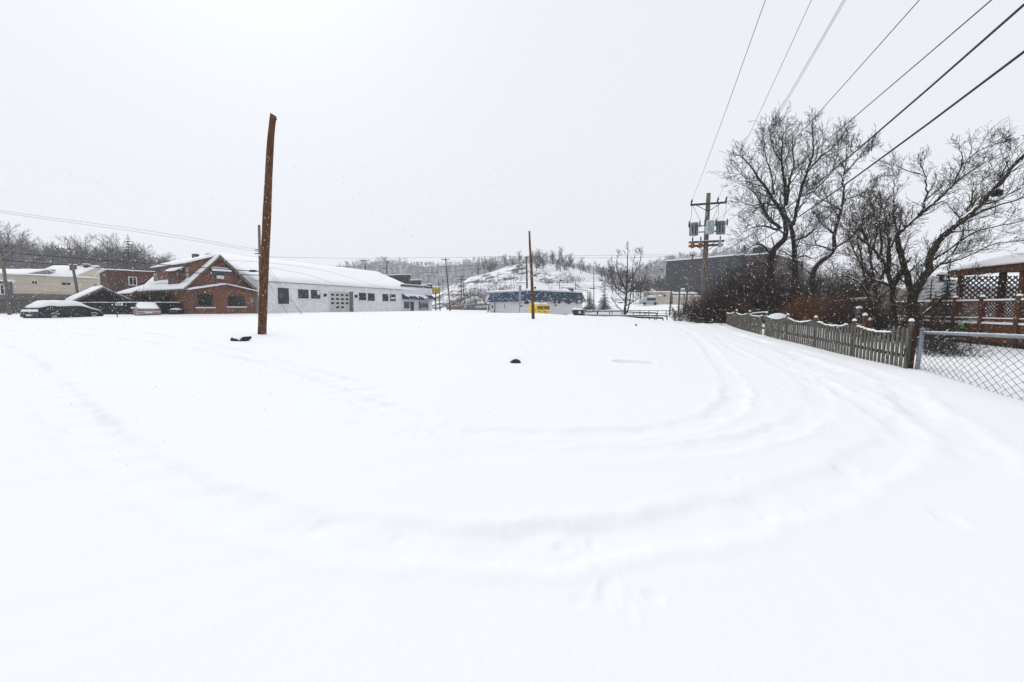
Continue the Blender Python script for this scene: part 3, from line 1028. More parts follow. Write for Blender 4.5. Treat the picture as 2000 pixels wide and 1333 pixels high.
# ================================================================== buildings behind, far left
def flat_house(name, A, B, top, depth, wallm, label, cat, base=.5, base_m=None, base_h=0, wins=(), snow_h=.18, slope=0.0, frame_m=None):
    fr = Frame((A.x, A.y), (B.x, B.y))
    zt = top
    t = thing(name, fr.pt(fr.L / 2, 0, 1.0), label, cat)
    w = MB(); fr.box(w, 0, fr.L, 0, depth, base + base_h, zt); w.build('wall', wallm, t)
    if base_h:
        w = MB(); fr.box(w, -.04, fr.L + .04, -.05, depth, base, base + base_h - .003); w.build('base', base_m, t)
    sm = soft_slab(fr, [(-.25, -.3, zt + .02), (fr.L + .25, -.3, zt + .02), (fr.L + .25, depth + .2, zt + .02 + slope), (-.25, depth + .2, zt + .02 + slope)], snow_h, 24, 4, seed=len(name))
    sm.build('roof_snow', SNOW, t, True)
    for r in wins:
        window(fr, t, fr.rect(*r), frame_m or WHITE, v=-.03, fw=.09, bars=(1, 0))
    return fr, t


A = at(-60, HZ, 54); B = at(196, HZ, 66)
fr0 = Frame((A.x, A.y), (B.x, B.y))
ztop = (fr0.hit(0, 535)[1] + fr0.hit(190, 545)[1]) / 2
flat_house('long_building', A, B, ztop, 9, CREAM, 'long cream sided building with small windows on the far left', 'building', .4, STONE, fr0.hit(100, 575)[1] - .4,
           [(60.5, 548.5, 74, 556), (118, 551, 140, 558.5), (181, 554, 190, 560), (14, 546, 27, 553)], slope=.5)
A = at(-40, HZ, 52); B = at(22, HZ, 53.5)
fr, t = flat_house('kiosk', A, B, Frame((A.x, A.y), (B.x, B.y)).hit(10, 550)[1], 1.2, mat('blue_grey_panel', (.10, .14, .17), (.07, .10, .12), scale=2), 'small blue grey glazed annex in front of the cream building', 'building', .4,
                   wins=[(0, 556, 17, 576)], snow_h=.15)
A = at(214, HZ, 55); B = at(318, HZ, 59)
fr1 = Frame((A.x, A.y), (B.x, B.y))
flat_house('brick_block', A, B, fr1.hit(260, 530)[1], 9, BRICK2, 'dark brick flat roofed block with one pale window behind the shed', 'building', .5,
           wins=[(251, 541, 267.5, 558)], snow_h=.25)


def gabled(name, pxL, pxR, py_e, py_r, Y, depth, wallm, label, cat, base=.6, skew=0.0, snow=.2, chim=None, wins=(), ridge_side=True):
    """house seen on its roof side: eave line towards the camera, ridge parallel behind"""
    A = at(pxL, HZ, Y); B = at(pxR, HZ, Y + skew)
    fr = Frame((A.x, A.y), (B.x, B.y))
    zE = fr.hit((pxL + pxR) / 2, py_e)[1]; zR = fr.hit((pxL + pxR) / 2, py_r, depth / 2)[1]
    t = thing(name, fr.pt(fr.L / 2, 0, base + .4), label, cat)
    w = MB(); w.prism([fr.pt(0, 0, base), fr.pt(0, 0, zE), fr.pt(0, depth / 2, zR), fr.pt(0, depth, zE), fr.pt(0, depth, base)], fr.u * fr.L)
    w.build('wall', wallm, t)
    sm = soft_slab(fr, [(-.3, -.4, zE - .1), (fr.L + .3, -.4, zE - .1), (fr.L + .3, depth / 2, zR + .03), (-.3, depth / 2, zR + .03)], snow, 16, 4, seed=len(label))
    sm.build('roof_snow', SNOW, t, True)
    sm = soft_slab(fr, [(fr.L + .3, depth + .4, zE - .1), (-.3, depth + .4, zE - .1), (-.3, depth / 2 + .01, zR + .03), (fr.L + .3, depth / 2 + .01, zR + .03)], snow, 10, 3, seed=3)
    sm.build('roof_snow', SNOW, t, True)
    if chim:
        for cu, cv, ch in chim:
            q = MB(); fr.box(q, cu, cu + .7, cv, cv + .7, zE, zR + ch); c = q.build('chimney', BRICK2, t)
            q = MB(); fr.box(q, cu - .05, cu + .75, cv - .05, cv + .75, zR + ch + .003, zR + ch + .15); q.build('snow_cap', SNOW, c)
    for r in wins:
        window(fr, t, fr.rect(*r), WHITE, v=-.03, fw=.1, bars=(0, 1))
    return fr


gabled('house', 62, 150, 541, 521, 78, 9, CREAM, 'snow roofed house with two chimneys behind the cream building, widest roof there', 'house', chim=[(5.2, 2.2, .1), (2.2, 1.2, -.9), (6.6, 3.4, .3)])
gabled('house', 142, 205, 543, 529, 84, 8, STONE, 'small snow roofed house just left of the dark brick block', 'house', chim=[(1.2, 1.2, -.3)])
gabled('house', -60, 48, 537, 528, 74, 8, mat('grey_siding', (.25, .26, .28)), 'grey house with a low snowy roof at the far left edge', 'house')


# ================================================================== black shed with a snowy gable, fences, cars
def black_shed():
    A = at(145, HZ, 42.2); B = at(256, HZ, 51)
    A = at(146, HZ, 43.5); B = at(256, HZ, 47)
    fr = Frame((A.x, A.y), (B.x, B.y))
    ua, za = fr.hit(200, 561); ul, zl = fr.hit(146, 587.5); ur, zr = fr.hit(256, 588)
    ze = (zl + zr) / 2
    t = thing('garden_shed', fr.pt(ua, 0, .95), 'black boarded shed with a snow covered gable roof behind the parked cars', 'shed')
    ua = (ul + ur) / 2 * .4 + ua * .6
    D = 5.0
    w = MB(); w.prism([fr.pt(ul + .2, 0, .4), fr.pt(ur - .2, 0, .4), fr.pt(ur - .2, 0, ze), fr.pt(ua, 0, za - .15), fr.pt(ul + .2, 0, ze)], fr.n * D)
    w.build('wall', DARKW, t)
    for q, sd in (([(ul - .3, D, ze - .1), (ul - .3, -.3, ze - .1), (ua, -.3, za - .05), (ua, D, za - .05)], 1), ([(ur + .3, -.3, ze - .1), (ur + .3, D, ze - .1), (ua, D, za - .05), (ua, -.3, za - .05)], 2)):
        soft_slab(fr, q, .22 if sd == 1 else .12, 12, 4, seed=sd).build('roof_snow', SNOW, t, True)
    b = MB()
    b.prism([fr.pt(ua, -.34, za - .04), fr.pt(ua, -.34, za - .3), fr.pt(ur + .3, -.34, ze - .36), fr.pt(ur + .3, -.34, ze - .1)], fr.n * .1)
    b.prism([fr.pt(ua, -.34, za - .04), fr.pt(ul - .3, -.34, ze - .1), fr.pt(ul - .3, -.34, ze - .36), fr.pt(ua, -.34, za - .3)], fr.n * .1)
    b.build('bargeboard', GREYW, t)


black_shed()


def board_fence(name, A, B, top, m_, label, base=.5, snow=True, gap=.02, bw=.14, post_every=2.4, jag=0.0):
    fr = Frame((A.x, A.y), (B.x, B.y))
    t = thing(name, fr.pt(fr.L / 2, 0, G(*fr.pt(fr.L / 2, 0, 0).xy)), label, 'fence')
    mb = MB(); u = 0
    r = random.Random(5)
    while u < fr.L:
        j = r.uniform(-jag, jag)
        fr.box(mb, u, u + bw - gap, -.012, .012, base, top + j); u += bw
    mb.build('board_panel', m_, t)
    u = 0
    while u < fr.L + .1:
        q = MB(); fr.box(q, u - .05, u + .05, .015, .115, base, top + .05); q.build('post', m_, t); u += post_every
    for z in (base + .35, top - .25):
        q = MB(); fr.box(q, 0, fr.L, .015, .055, z - .045, z + .045); q.build('rail', m_, t)
    if snow:
        mb = MB(); u = 0
        while u < fr.L - .2:
            ln = r.uniform(.3, .9)
            fr.box(mb, u, min(u + ln, fr.L), -.04, .05, top + jag + .002, top + jag + r.uniform(.04, .09)); u += ln + (r.uniform(0, .06) if r.random() < .5 else 0)
        mb.build('snow', SNOW, t)
    return fr


A = at(120, HZ, 43.2); B = at(352, HZ, 44.0)
board_fence('board_fence', A, B, at(250, 591.5, 43.6).z, DARKW, 'black board fence with a line of snow along its top behind the cars')
A = at(-70, HZ, 45); B = at(127, HZ, 45.5)
board_fence('board_fence', A, B, at(60, 584, 45.2).z, GREYW, 'grey weathered board fence with ragged top behind the black car', snow=False, gap=.05, bw=.16, jag=.06)


# ------------------------------------------------------------------ cars
def loft(mb, st):
    """st: list of (s, [(half width, z) ...bottom to top]) -> closed mirrored hull; local axes x=side, y=forward"""
    n = len(st[0][1]); base = len(mb.v)
    for s, pr in st:
        for w, z in pr: mb.v.append((w, s, z))
        for w, z in reversed(pr): mb.v.append((-w, s, z))
    m_ = 2 * n
    for i in range(len(st) - 1):
        for k in range(m_):
            k2 = (k + 1) % m_
            mb.f.append((base + i * m_ + k, base + i * m_ + k2, base + (i + 1) * m_ + k2, base + (i + 1) * m_ + k)[::-1]); mb.mi.append(mb.cur)
    mb.f.append(tuple(base + k for k in range(m_))); mb.mi.append(mb.cur)
    o = base + (len(st) - 1) * m_
    mb.f.append(tuple(o + k for k in range(m_ - 1, -1, -1))); mb.mi.append(mb.cur)
    return mb


def interp_st(keys, n):
    ss = [k[0] for k in keys]; m_ = len(keys[0][1])
    out = []
    for i in range(n + 1):
        s = ss[0] + (ss[-1] - ss[0]) * i / n
        out.append((s, [(float(np.interp(s, ss, [k[1][j][0] for k in keys])), float(np.interp(s, ss, [k[1][j][1] for k in keys]))) for j in range(m_)]))
    return out


def car(name, label, pos, heading, paint, kind, snow_h, lights=True, sink=.22):
    """kind: 'suv' (rear hatch) or 'sedan'; y = forward"""
    t = bpy.data.objects.new(name, None); COL.objects.link(t)
    t.location = (pos[0], pos[1], pos[2] - sink); t.rotation_euler = (0, 0, heading)
    tag(t, label, 'car', 'cars parked by the black fence')

    def put(mb, nm, m_, par=None, smooth=False):
        me_par = par or t
        me = bpy.data.meshes.new(nm)
        me.from_pydata(mb.v, [], mb.f)
        me.materials.append(m_)
        if smooth: me.polygons.foreach_set('use_smooth', [True] * len(me.polygons))
        o = bpy.data.objects.new(nm, me); COL.objects.link(o); o.parent = me_par
        return o
    suv = kind == 'suv'
    L, W = (4.9, .97) if suv else (4.6, .90)
    hb = 1.05 if suv else .92            # belt line
    ht = 1.62 if suv else 1.40           # roof
    # lower hull
    body = MB()
    K = [(0, [(W * .88, .42), (W * .93, .55), (W * .94, hb * .8), (W * .86, hb * .93), (W * .5, hb * .95)]),
         (.18, [(W * .97, .28), (W, .5), (W, hb * .82), (W * .93, hb), (W * .5, hb * 1.02)]),
         (L * .3, [(W * .98, .26), (W * 1.0, .5), (W * 1.01, hb * .8), (W * .95, hb), (W * .5, hb * 1.03)]),
         (L * .7, [(W * .98, .26), (W * 1.0, .5), (W * 1.0, hb * .78), (W * .94, hb * .98), (W * .5, hb * 1.02)]),
         (L * .93, [(W * .95, .28), (W * .97, .45), (W * .95, hb * .66), (W * .86, hb * .84), (W * .5, hb * .9)]),
         (L, [(W * .80, .36), (W * .84, .48), (W * .82, hb * .6), (W * .74, hb * .7), (W * .4, hb * .74)])]
    loft(body, interp_st(K, 26))
    bo = put(body, 'body', paint, smooth=False); bevel(bo, .03, 2)
    gh = MB()
    if suv:
        Kg = [(.22, [(W * .90, hb * .98), (W * .88, hb + .12), (W * .4, hb + .16)]), (.75, [(W * .92, hb), (W * .76, ht - .06), (W * .5, ht)]),
              (2.4, [(W * .92, hb), (W * .76, ht - .02), (W * .5, ht + .04)]), (3.0, [(W * .92, hb), (W * .74, ht - .1), (W * .5, ht - .05)]), (3.9, [(W * .9, hb * .97), (W * .86, hb + .02), (W * .5, hb + .06)])]
    else:
        Kg = [(.75, [(W * .9, hb * .98), (W * .86, hb + .03), (W * .4, hb + .05)]), (1.45, [(W * .92, hb), (W * .70, ht - .06), (W * .5, ht)]),
              (2.5, [(W * .92, hb), (W * .72, ht - .03), (W * .5, ht + .02)]), (3.5, [(W * .9, hb * .97), (W * .86, hb + .02), (W * .5, hb + .04)])]
    loft(gh, interp_st(Kg, 20))
    put(gh, 'glasshouse', GLASS)
    # snow blanket over the upper half
    sn = MB()
    q = snow_h
    if suv:
        Ks = [(.10, [(W * .80, hb + .05), (W * .78, hb + .14), (W * .3, hb + .2)]), (.30, [(W * .97, hb + .09), (W * .92, hb + .28), (W * .4, hb + .36)]), (.85, [(W * 1.0, hb - .02), (W * .84, ht + q * .6), (W * .45, ht + q)]),
              (1.6, [(W * 1.04, hb - .12), (W * .86, ht + q * .7), (W * .45, ht + q * 1.1)]), (2.4, [(W * 1.03, hb + .0), (W * .86, ht + q * .6), (W * .45, ht + q)]),
              (3.1, [(W * 1.0, hb + .04), (W * .84, ht - .05 + q * .5), (W * .45, ht - .03 + q)]), (3.95, [(W * .97, hb - .03), (W * .92, hb + .12), (W * .45, hb + .2)]),
              (4.6, [(W * .90, hb * .84), (W * .82, hb * .96), (W * .4, hb * 1.04)]), (4.85, [(W * .8, hb * .74), (W * .76, hb * .8), (W * .4, hb * .86)])]
    else:
        Ks = [(.0, [(W * .90, hb * .98), (W * .84, hb * .99 + .03), (W * .4, hb * 1.0 + .05)]), (.25, [(W * .98, hb * .96), (W * .92, hb + .14), (W * .4, hb + .2)]), (.9, [(W * 1.0, hb - .05), (W * .90, hb + .26), (W * .45, hb + .34)]),
              (1.5, [(W * 1.02, hb - .03), (W * .80, ht + q * .6), (W * .45, ht + q)]), (2.5, [(W * 1.02, hb), (W * .8, ht + q * .6), (W * .45, ht + q * 1.05)]),
              (3.4, [(W * 1.0, hb), (W * .9, hb + .2), (W * .45, hb + .3)]), (4.4, [(W * .9, hb * .84), (W * .8, hb * .96), (W * .4, hb * 1.02)])]
    loft(sn, interp_st(Ks, 30))
    rr = random.Random(4)
    sn.v = [(x + rr.uniform(-.012, .012), y, z + rr.uniform(-.012, .012)) for x, y, z in sn.v]
    so_ = put(sn, 'snow_cover', SNOW, smooth=True)
    sb = so_.modifiers.new('soft', 'SUBSURF'); sb.levels = 1; sb.render_levels = 1
    # rear end
    if suv:
        q_ = MB(); q_.box(-W * .92, W * .92, .02, .30, hb - .02, hb + .10); bevel(put(q_, 'spoiler', paint), .03)
        q_ = MB(); q_.prism([(-W * .86, -.02, hb * .80), (W * .86, -.02, hb * .80), (W * .80, .06, hb - .04), (-W * .80, .06, hb - .04)], (0, -.06, .02)); put(q_, 'tailgate_snow', SNOW)
    q_ = MB(); q_.box(-W * .95, W * .95, -.10, .14, .40, .66); bevel(put(q_, 'bumper', paint), .05)
    q_ = MB(); q_.box(-.26, .26, -.118, -.102, .50, .62) if suv else q_.box(-.26, .26, -.118, -.102, .5, .61); put(q_, 'number_plate', WHITE)
    if not suv:
        q_ = MB(); q_.box(-W * .93, W * .93, -.11, .0, .663, .70); put(q_, 'bumper_snow', SNOW)
        for s in (-1, 1):
            q_ = MB(); q_.box(min(s * W * .56, s * W * .91), max(s * W * .56, s * W * .91), -.035, .10, .72, .86)
            bevel(put(q_, 'tail_light', mat('red_lens', (.42, .012, .015), (.3, .008, .01), rough=.3)), .02)
        q_ = MB(); q_.box(-W * .55, W * .55, -.02, .05, .73, .85); put(q_, 'trim_strip', mat('grey_trim', (.16, .155, .15)))
        q_ = MB(); q_.box(-W - .22, -W * .9, 3.0, 3.12, hb, hb + .16); bevel(put(q_, 'wing_mirror', SNOW), .03)
    for s in (-1, 1):
        for yy in (.95, L - .95):
            q_ = MB(); q_.cyl((s * (W - .12), yy, .36), (s * (W + .025), yy, .36), .36, sides=20); wh = put(q_, 'wheel', mat('tyre_rubber', (.02, .02, .02)))
            q_ = MB(); q_.cyl((s * (W + .0), yy, .36), (s * (W + .035), yy, .36), .21, sides=14); put(q_, 'rim', METAL, wh)
            a_ = [(s * (W + .03), yy + .44 * math.cos(R(k)), .36 + .44 * math.sin(R(k))) for k in range(20, 165, 18)]
            q_ = MB(); q_.tube(a_, .03, 5); put(q_, 'wheel_arch', paint)
            if suv:
                q_ = MB(); q_.tube([(s * (W + .05), yy + .37 * math.cos(R(k)), .36 + .37 * math.sin(R(k))) for k in range(35, 145, 14)], .022, 5); put(q_, 'wheel_snow', SNOW)
    return t


BLKPAINT = mat('black_car_paint', (.016, .017, .020), (.012, .012, .014), rough=.3)
SILVER = mat('silver_car_paint', (.30, .29, .28), (.24, .235, .23), rough=.4)
p0 = at(58, HZ, 35.0); p0.z = G(p0.x, p0.y)
car('parked_car', 'black hatchback car under a thick smooth coat of snow, leftmost of the parked cars', p0, R(-8), BLKPAINT, 'suv', .18, sink=.30)
p0 = at(290, HZ, 40.2); p0.z = G(p0.x, p0.y)
car('parked_car', 'silver sedan with red tail lights and a snow covered roof by the black fence', p0, R(44), SILVER, 'sedan', .17, sink=.26)
q = at(339, HZ, 42.3); z = G(q.x, q.y)
t = thing('wheeled_bin', (q.x, q.y, z), 'low black bin with snow on its lid beside the brick house corner', 'bin')
m_ = MB(); m_.prism([(q.x - .55, q.y, z - .2), (q.x + .55, q.y, z - .2), (q.x + .62, q.y, z + .5), (q.x - .62, q.y, z + .5)], (0, .6, 0)); bevel(m_.build('body', BLACKM, t), .05)
m_ = MB(); m_.dome((q.x, q.y + .3, z + .503), .6, .33, .16, 14, 4); m_.build('snow', SNOW, t, True)
m_ = MB(); m_.bar((q.x - .4, q.y - .03, z + .3), (q.x + .4, q.y - .03, z + .3), .04, .04); m_.build('handle', METAL, t)


# ================================================================== blue roofed building and things beside it
def blue_building():
    C = at(1042, HZ, 70); Lp = at(958, HZ, 80); Rp = at(1137, HZ, 80)
    BLUE = mat('blue_shingles', (.016, .062, .150), (.010, .040, .10), scale=6, rough=.7, snow=0)
    BLUE_SHADED = mat('blue_shingles_shaded', (.022, .060, .095), (.014, .04, .065), scale=6, rough=.7)  # same blue shingles, the right faces' shade put into the colour
    fl = Frame((Lp.x, Lp.y), (C.x, C.y)); fr = Frame((C.x, C.y), (Rp.x, Rp.y))
    zt = fr.hit(1046, 589)[1]; zr = fr.hit(1046, 569)[1]
    t = thing('store_building', (C.x, C.y, .7), 'low white block store with a blue shingled mansard roof edged in snow', 'building')
    back = Vector((Lp.x + Rp.x - C.x, Lp.y + Rp.y - C.y, 0))
    foot = [Vector((Lp.x, Lp.y, 0)), Vector((C.x, C.y, 0)), Vector((Rp.x, Rp.y, 0)), back]
    w = MB(); w.prism([(p.x, p.y, -.6) for p in foot], (0, 0, zt + .6)); w.build('wall', WBLOCK2, t)
    cen = sum(foot, Vector()) / 4
    out = [p + (p - cen).normalized() * .75 for p in foot]; inn = [p - (p - cen).normalized() * .05 for p in foot]
    for k in range(4):
        a, b = out[k], out[(k + 1) % 4]; c, d = inn[(k + 1) % 4], inn[k]
        m_ = MB()
        # overlapping courses of shingles
        n = 7
        for i in range(n):
            f0, f1 = i / n, (i + 1) / n
            p0 = a.lerp(d, f0); p1 = b.lerp(c, f0); p2 = b.lerp(c, f1); p3 = a.lerp(d, f1)
            z0 = zt + .02 + (zr - zt) * f0; z1 = zt + .02 + (zr - zt) * f1
            nrm = ((a + b) / 2 - cen).normalized() * .05
            m_.prism([p0 + Vector((0, 0, z0)) + nrm, p1 + Vector((0, 0, z0)) + nrm, p2 + Vector((0, 0, z1)), p3 + Vector((0, 0, z1))], -nrm * 1.5 + Vector((0, 0, -.01)))
        ms = m_.build('mansard', BLUE if k == 0 else BLUE_SHADED, t)
        if k < 2:
            s = MB(); r = random.Random(k + 3)
            for i in range(48):
                row = r.randint(0, n - 1); f0 = (row + .06) / n
                x = r.random(); ln = r.choice((.12, .2, .3, .4, .6)) * r.uniform(.6, 1.2) / (b - a).length
                nrm = ((a + b) / 2 - cen).normalized() * .06
                qa = a.lerp(b, x).lerp(d.lerp(c, x), f0); qb = a.lerp(b, min(x + ln, 1)).lerp(d.lerp(c, min(x + ln, 1)), f0)
                z0 = zt + .02 + (zr - zt) * f0 - .0
                h_ = r.uniform(.04, .10)
                s.prism([qa + Vector((0, 0, z0)) + nrm, qb + Vector((0, 0, z0)) + nrm, qb + Vector((0, 0, z0 + h_)) + nrm * .4, qa + Vector((0, 0, z0 + h_)) + nrm * .4], nrm * .5)
            s.build('lodged_snow', SNOW, ms)
    s = MB(); s.prism([(p.x, p.y, zr + .03) for p in [q + (q - cen).normalized() * .12 for q in foot]], (0, 0, .34)); so_ = s.build('roof_snow', SNOW, t)
    bevel(so_, .14, 3)
    # lumps of snow along the roof edge
    s = MB(); r = random.Random(8)
    for a, b in ((foot[0], foot[1]), (foot[1], foot[2])):
        n = 26
        for i in range(n):
            p = a.lerp(b, (i + r.random()) / n)
            s.dome((p.x, p.y, zr + .2), r.uniform(.3, .7), r.uniform(.25, .4), r.uniform(.16, .30), 8, 3)
    s.build('snow_lumps', SNOW, t, True)
    # exhaust flue on the left wall
    u, z = fl.hit(1026, 592)
    q = MB(); p = fl.pt(u, -1.1, 0); zt2 = fl.hit(1026, 557, -1.1)[1]
    q.cyl((p.x, p.y, z - .1), (p.x, p.y, zt2), .22, sides=12); fl_ = q.build('flue', METAL, t)
    q = MB(); q.cyl((p.x, p.y, zt2 + .003), (p.x, p.y, zt2 + .15), .36, .2, sides=12); q.build('flue_cap', SNOW, fl_)
    q = MB(); fl.box(q, u + .1, u + .9, -.3, -.004, z - .15, z + .2); q.build('vent_box', BLACKM, t)
    for px, py, w_, h_ in ((962, 600, .12, .5), (1018.5, 598.5, .14, .3)):
        uu, zz = fl.hit(px, py); q = MB(); fl.box(q, uu - w_, uu + w_, -.12, -.004, zz - h_ / 2, zz + h_ / 2); q.build('wall_box', BLACKM, t)
    uu, zz = fl.hit(985.5, 599); q = MB(); fl.box(q, uu - .12, uu + .12, -.03, -.004, zz - .35, zz + .35); q.build('notice', METAL, t)
    q = MB(); uu, zz = fl.hit(967, 596); q.tube([fl.pt(uu, -.08, zt - .1), fl.pt(uu, -.08, .9), fl.pt(uu - .6, -.08, .75), fl.pt(uu - .6, -.08, .3)], .06, 6); q.build('downpipe', BLACKM, t)
    q = MB(); uu, zz = fl.hit(1015, 596); fl.box(q, uu - .03, uu + .03, -.05, -.004, 0, zt - .05); q.build('door_seam', GREYW, t)
    for px, py, w_ in ((1082, 591.5, .16), (1084.5, 596.5, .14), (1091, 591, .2), (1105, 591.2, .13), (1110, 591.8, .2), (1113, 591, .12), (1135, 592, .1)):
        uu, zz = fr.hit(px, py); q = MB(); fr.box(q, uu - w_, uu + w_, -.3, -.004, zz - w_, zz + w_); bevel(q.build('wall_lamp', BLACKM, t), .03)
    uu, zz = fr.hit(1127, 591); q = MB(); fr.box(q, uu - .45, uu + .45, -.5, -.004, zz - .3, zz + .1); hb_ = q.build('heating_unit', METAL, t)
    q = MB(); fr.box(q, uu - .5, uu + .5, -.55, -.0, zz + .103, zz + .3); bevel(q.build('snow', SNOW, hb_), .06)
    # roof things: vents
    for px, py in ((1045, 562.5), (1115, 567)):
        p = at(px, py, 77); q = MB(); q.box(p.x - (.18 if px < 1100 else .5), p.x + (.18 if px < 1100 else .5), p.y, p.y + .4, zr + .2, p.z + .2); q.build('roof_vent', BLACKM, t)
    return fl, fr


BL, BRr = blue_building()

# bollards at its left corner
for i, (px, py0, py1) in enumerate(((952, 600, 612.5), (957.5, 599.5, 613))):
    p = at(px, HZ, 78); z0 = at(px, py1, 78).z; z1 = at(px, py0, 78).z
    t = thing('bollard', (p.x, p.y, z0), ['pale yellow bollard standing clear of the blue roofed store at its left', 'pale yellow bollard nearest the left wall of the blue roofed store'][i], 'bollard', 'bollards by the store')
    q = MB(); q.cyl((p.x, p.y, z0 - .3), (p.x, p.y, z1), .10, sides=10); q.build('post', mat('cream_paint', (.62, .55, .34), (.5, .44, .27)), t)
    q = MB(); q.dome((p.x, p.y, z1 + .002), .14, .14, .12, 10, 3); q.build('snow_cap', SNOW, t, True)
p = at(953, HZ, 79); z0 = at(953, 612, 79).z; z1 = at(953, 594, 79).z
t = thing('lamp_post', (p.x + .1, p.y, z0), 'short lamp post with a snow heaped head left of the blue roofed store', 'lamp post')
q = MB(); q.cyl((p.x + .1, p.y, z0), (p.x + .1, p.y, z1), .06, sides=8); q.build('pole', BLACKM, t)
q = MB(); q.dome((p.x + .1, p.y, z1 + .002), .24, .24, .36, 10, 4); q.build('snow_cap', SNOW, t, True)

# yellow bins, two of them side by side
frb = BRr
u0, z0 = frb.hit(1044, 615, -1.6); um, _ = frb.hit(1061.3, 605, -1.6); u1, _ = frb.hit(1073.5, 605, -1.6)
zt = frb.hit(1060, 595, -1.6)[1]; zb_ = frb.hit(1066, 614.5, -1.6)[1]
BROWN = mat('brown_print', (.22, .10, .01), (.16, .07, .01))
for i, (a, b) in enumerate(((u0, um - .03), (um + .03, u1))):
    c = frb.pt((a + b) / 2, -1.6, zb_)
    t = thing('donation_bin', c, ['yellow metal collection bin with brown panel, left one right behind the rusty pole', 'yellow metal collection bin with brown panel, right one of the pair'][i], 'bin', 'yellow collection bins by the store')
    q = MB(); frb.box(q, a, b, -1.6, -.4, zb_ - .4, zt); bevel(q.build('body', YELLOW, t), .04)
    zm = (zt + zb_) / 2
    lo, hi = (a + (b - a) * .33, b - .08) if i == 0 else (a + .08, b - .08)
    q = MB(); frb.box(q, lo, hi, -1.66, -1.604, zm + .02, zm + .55); q.build('chute_door', BROWN, t)
    q = MB(); frb.box(q, a + .02, b - .02, -1.64, -1.604, zm - .10, zm - .03); q.build('shelf', mat('pale_yellow', (.78, .66, .25)), t)
    q = MB()
    u = lo + .05
    for w_, h_ in ((.14, .14), (.2, .06), (.16, .06), (.22, .06)):
        frb.box(q, u, u + w_, -1.62, -1.604, zb_ + .42, zb_ + .42 + h_); u += w_ + .03
    u = lo + .02
    for w_ in (.3, .15, .35):
        frb.box(q, u, min(u + w_, hi), -1.62, -1.604, zb_ + .18, zb_ + .25); u += w_ + .05
    if i == 0:
        for dz in (.05, -.12, -.3): frb.box(q, a + .08, a + .36, -1.62, -1.604, zm + dz, zm + dz + .06)
    q.build('print', BLACKM, t)
    q = MB(); pc = frb.pt((a + b) / 2, -1.0, zt + .003)
    ang = math.atan2(frb.u.y, frb.u.x)
    q.dome(tuple(pc), (b - a) * .54, .66, .34, 16, 5, ang, .05); q.build('snow_cap', SNOW, t, True)

# dumpster
p = at(1132, HZ, 66); z0 = at(1132, 618.5, 66).z
t = thing('dumpster', (p.x, p.y, z0), 'dark green dumpster heaped with snow at the right end of the store', 'dumpster')
z1 = at(1132, 607, 66).z
xa, xb = at(1119.5, HZ, 66).x, at(1139.5, HZ, 66).x
GRN = mat('dark_green_steel', (.012, .028, .026), (.008, .018, .017), scale=5, rough=.6)
q = MB(); q.prism([(xa + .25, p.y, z0 - .2), (xb - .0, p.y, z0 - .2), (xb - .0, p.y, z1), (xa, p.y, z1)], (0, 1.4, 0)); bevel(q.build('body', GRN, t), .03)
q = MB(); q.box(xa - .04, xb + .05, p.y - .05, p.y + 1.45, z1 + .003, z1 + .07); q.build('lid', BLACKM, t)
for xx in (xa + .35, xb - .25):
    q = MB(); q.box(xx, xx + .09, p.y - .05, p.y - .003, z0, z1 - .05); q.build('rib', GRN, t)
xs = at(1132.5, HZ, 66).x
q = MB(); q.box(xs - .22, xs + .2, p.y - .03, p.y - .004, z1 - .48, z1 - .08); q.build('notice', mat('pink_label', (.62, .40, .40), (.55, .5, .42), scale=9), t)
q = MB()
for dx, w_, h_ in ((.4, .45, .4), (1.1, .5, .32), (.75, .8, .2)):
    q.dome((xa + dx, p.y + .7, z1 + .073), w_, .6, h_, 14, 5, 0, .06)
q.build('snow_cap', SNOW, t, True)
# brick lump in the snow left of it
p = gp(1107, 619.5); p = at(1107, HZ, 63); z0 = at(1107, 618.5, 63).z
t = thing('brick_step', (p.x, p.y, z0), 'low red brick block half buried in snow left of the dumpster', 'brick block')
q = MB(); q.box(p.x - .45, p.x + .1, p.y, p.y + .5, z0 - .4, z0 + .26); bevel(q.build('block', mat('dull_red_brick', (.15, .07, .055), (.1, .045, .04)), t), .02)
q = MB(); q.dome((p.x + .55, p.y + .3, z0 - .1), .75, .5, .5, 16, 5); q.build('snow_heap', SNOW, t, True)

# ================================================================== far right of the centre: tavern, dark warehouse, billboard
fr = Frame(tuple(at(1300, HZ, 128).xy), tuple(at(1500, HZ, 108).xy))
zt = (fr.hit(1300, 511)[1] + fr.hit(1440, 499)[1]) / 2
t = thing('warehouse', fr.pt(15, 0, 2.5), 'huge windowless dark grey warehouse with snow along its roof edge', 'building')
uA = fr.hit(1300, 550)[0]; uB = fr.hit(1452, 550)[0]; uC = fr.hit(1500, 550)[0]
q = MB(); fr.box(q, uA, uB, 0, 30, -1, zt)
for k in range(24):
    u = uA + (uB - uA) * (k + .5) / 24
    fr.box(q, u - .04, u + .04, -.05, -.002, 0, zt - .1)
q.build('wall', CLADD, t)
q = MB(); fr.box(q, uB + .003, uC + .5, .3, 30, -1, zt - .2)
q.build('brick_wall', mat('purple_brick', (.075, .045, .05), (.05, .03, .033), scale=3), t)
q = MB(); fr.box(q, uA - .2, uB, -.25, 30, zt + .003, zt + .35); fr.box(q, uB + .01, uC + .6, .1, 30, zt - .197, zt + .1); q.build('roof_snow', SNOW, t)
ta = fr.hit(1468, 490)[0]; tb = fr.hit(1493, 490)[0]; ztt = fr.hit(1480, 483)[1]
q = MB(); fr.box(q, ta, tb, .6, 6, zt - .3, ztt); q.build('stair_tower', CLADD, t)

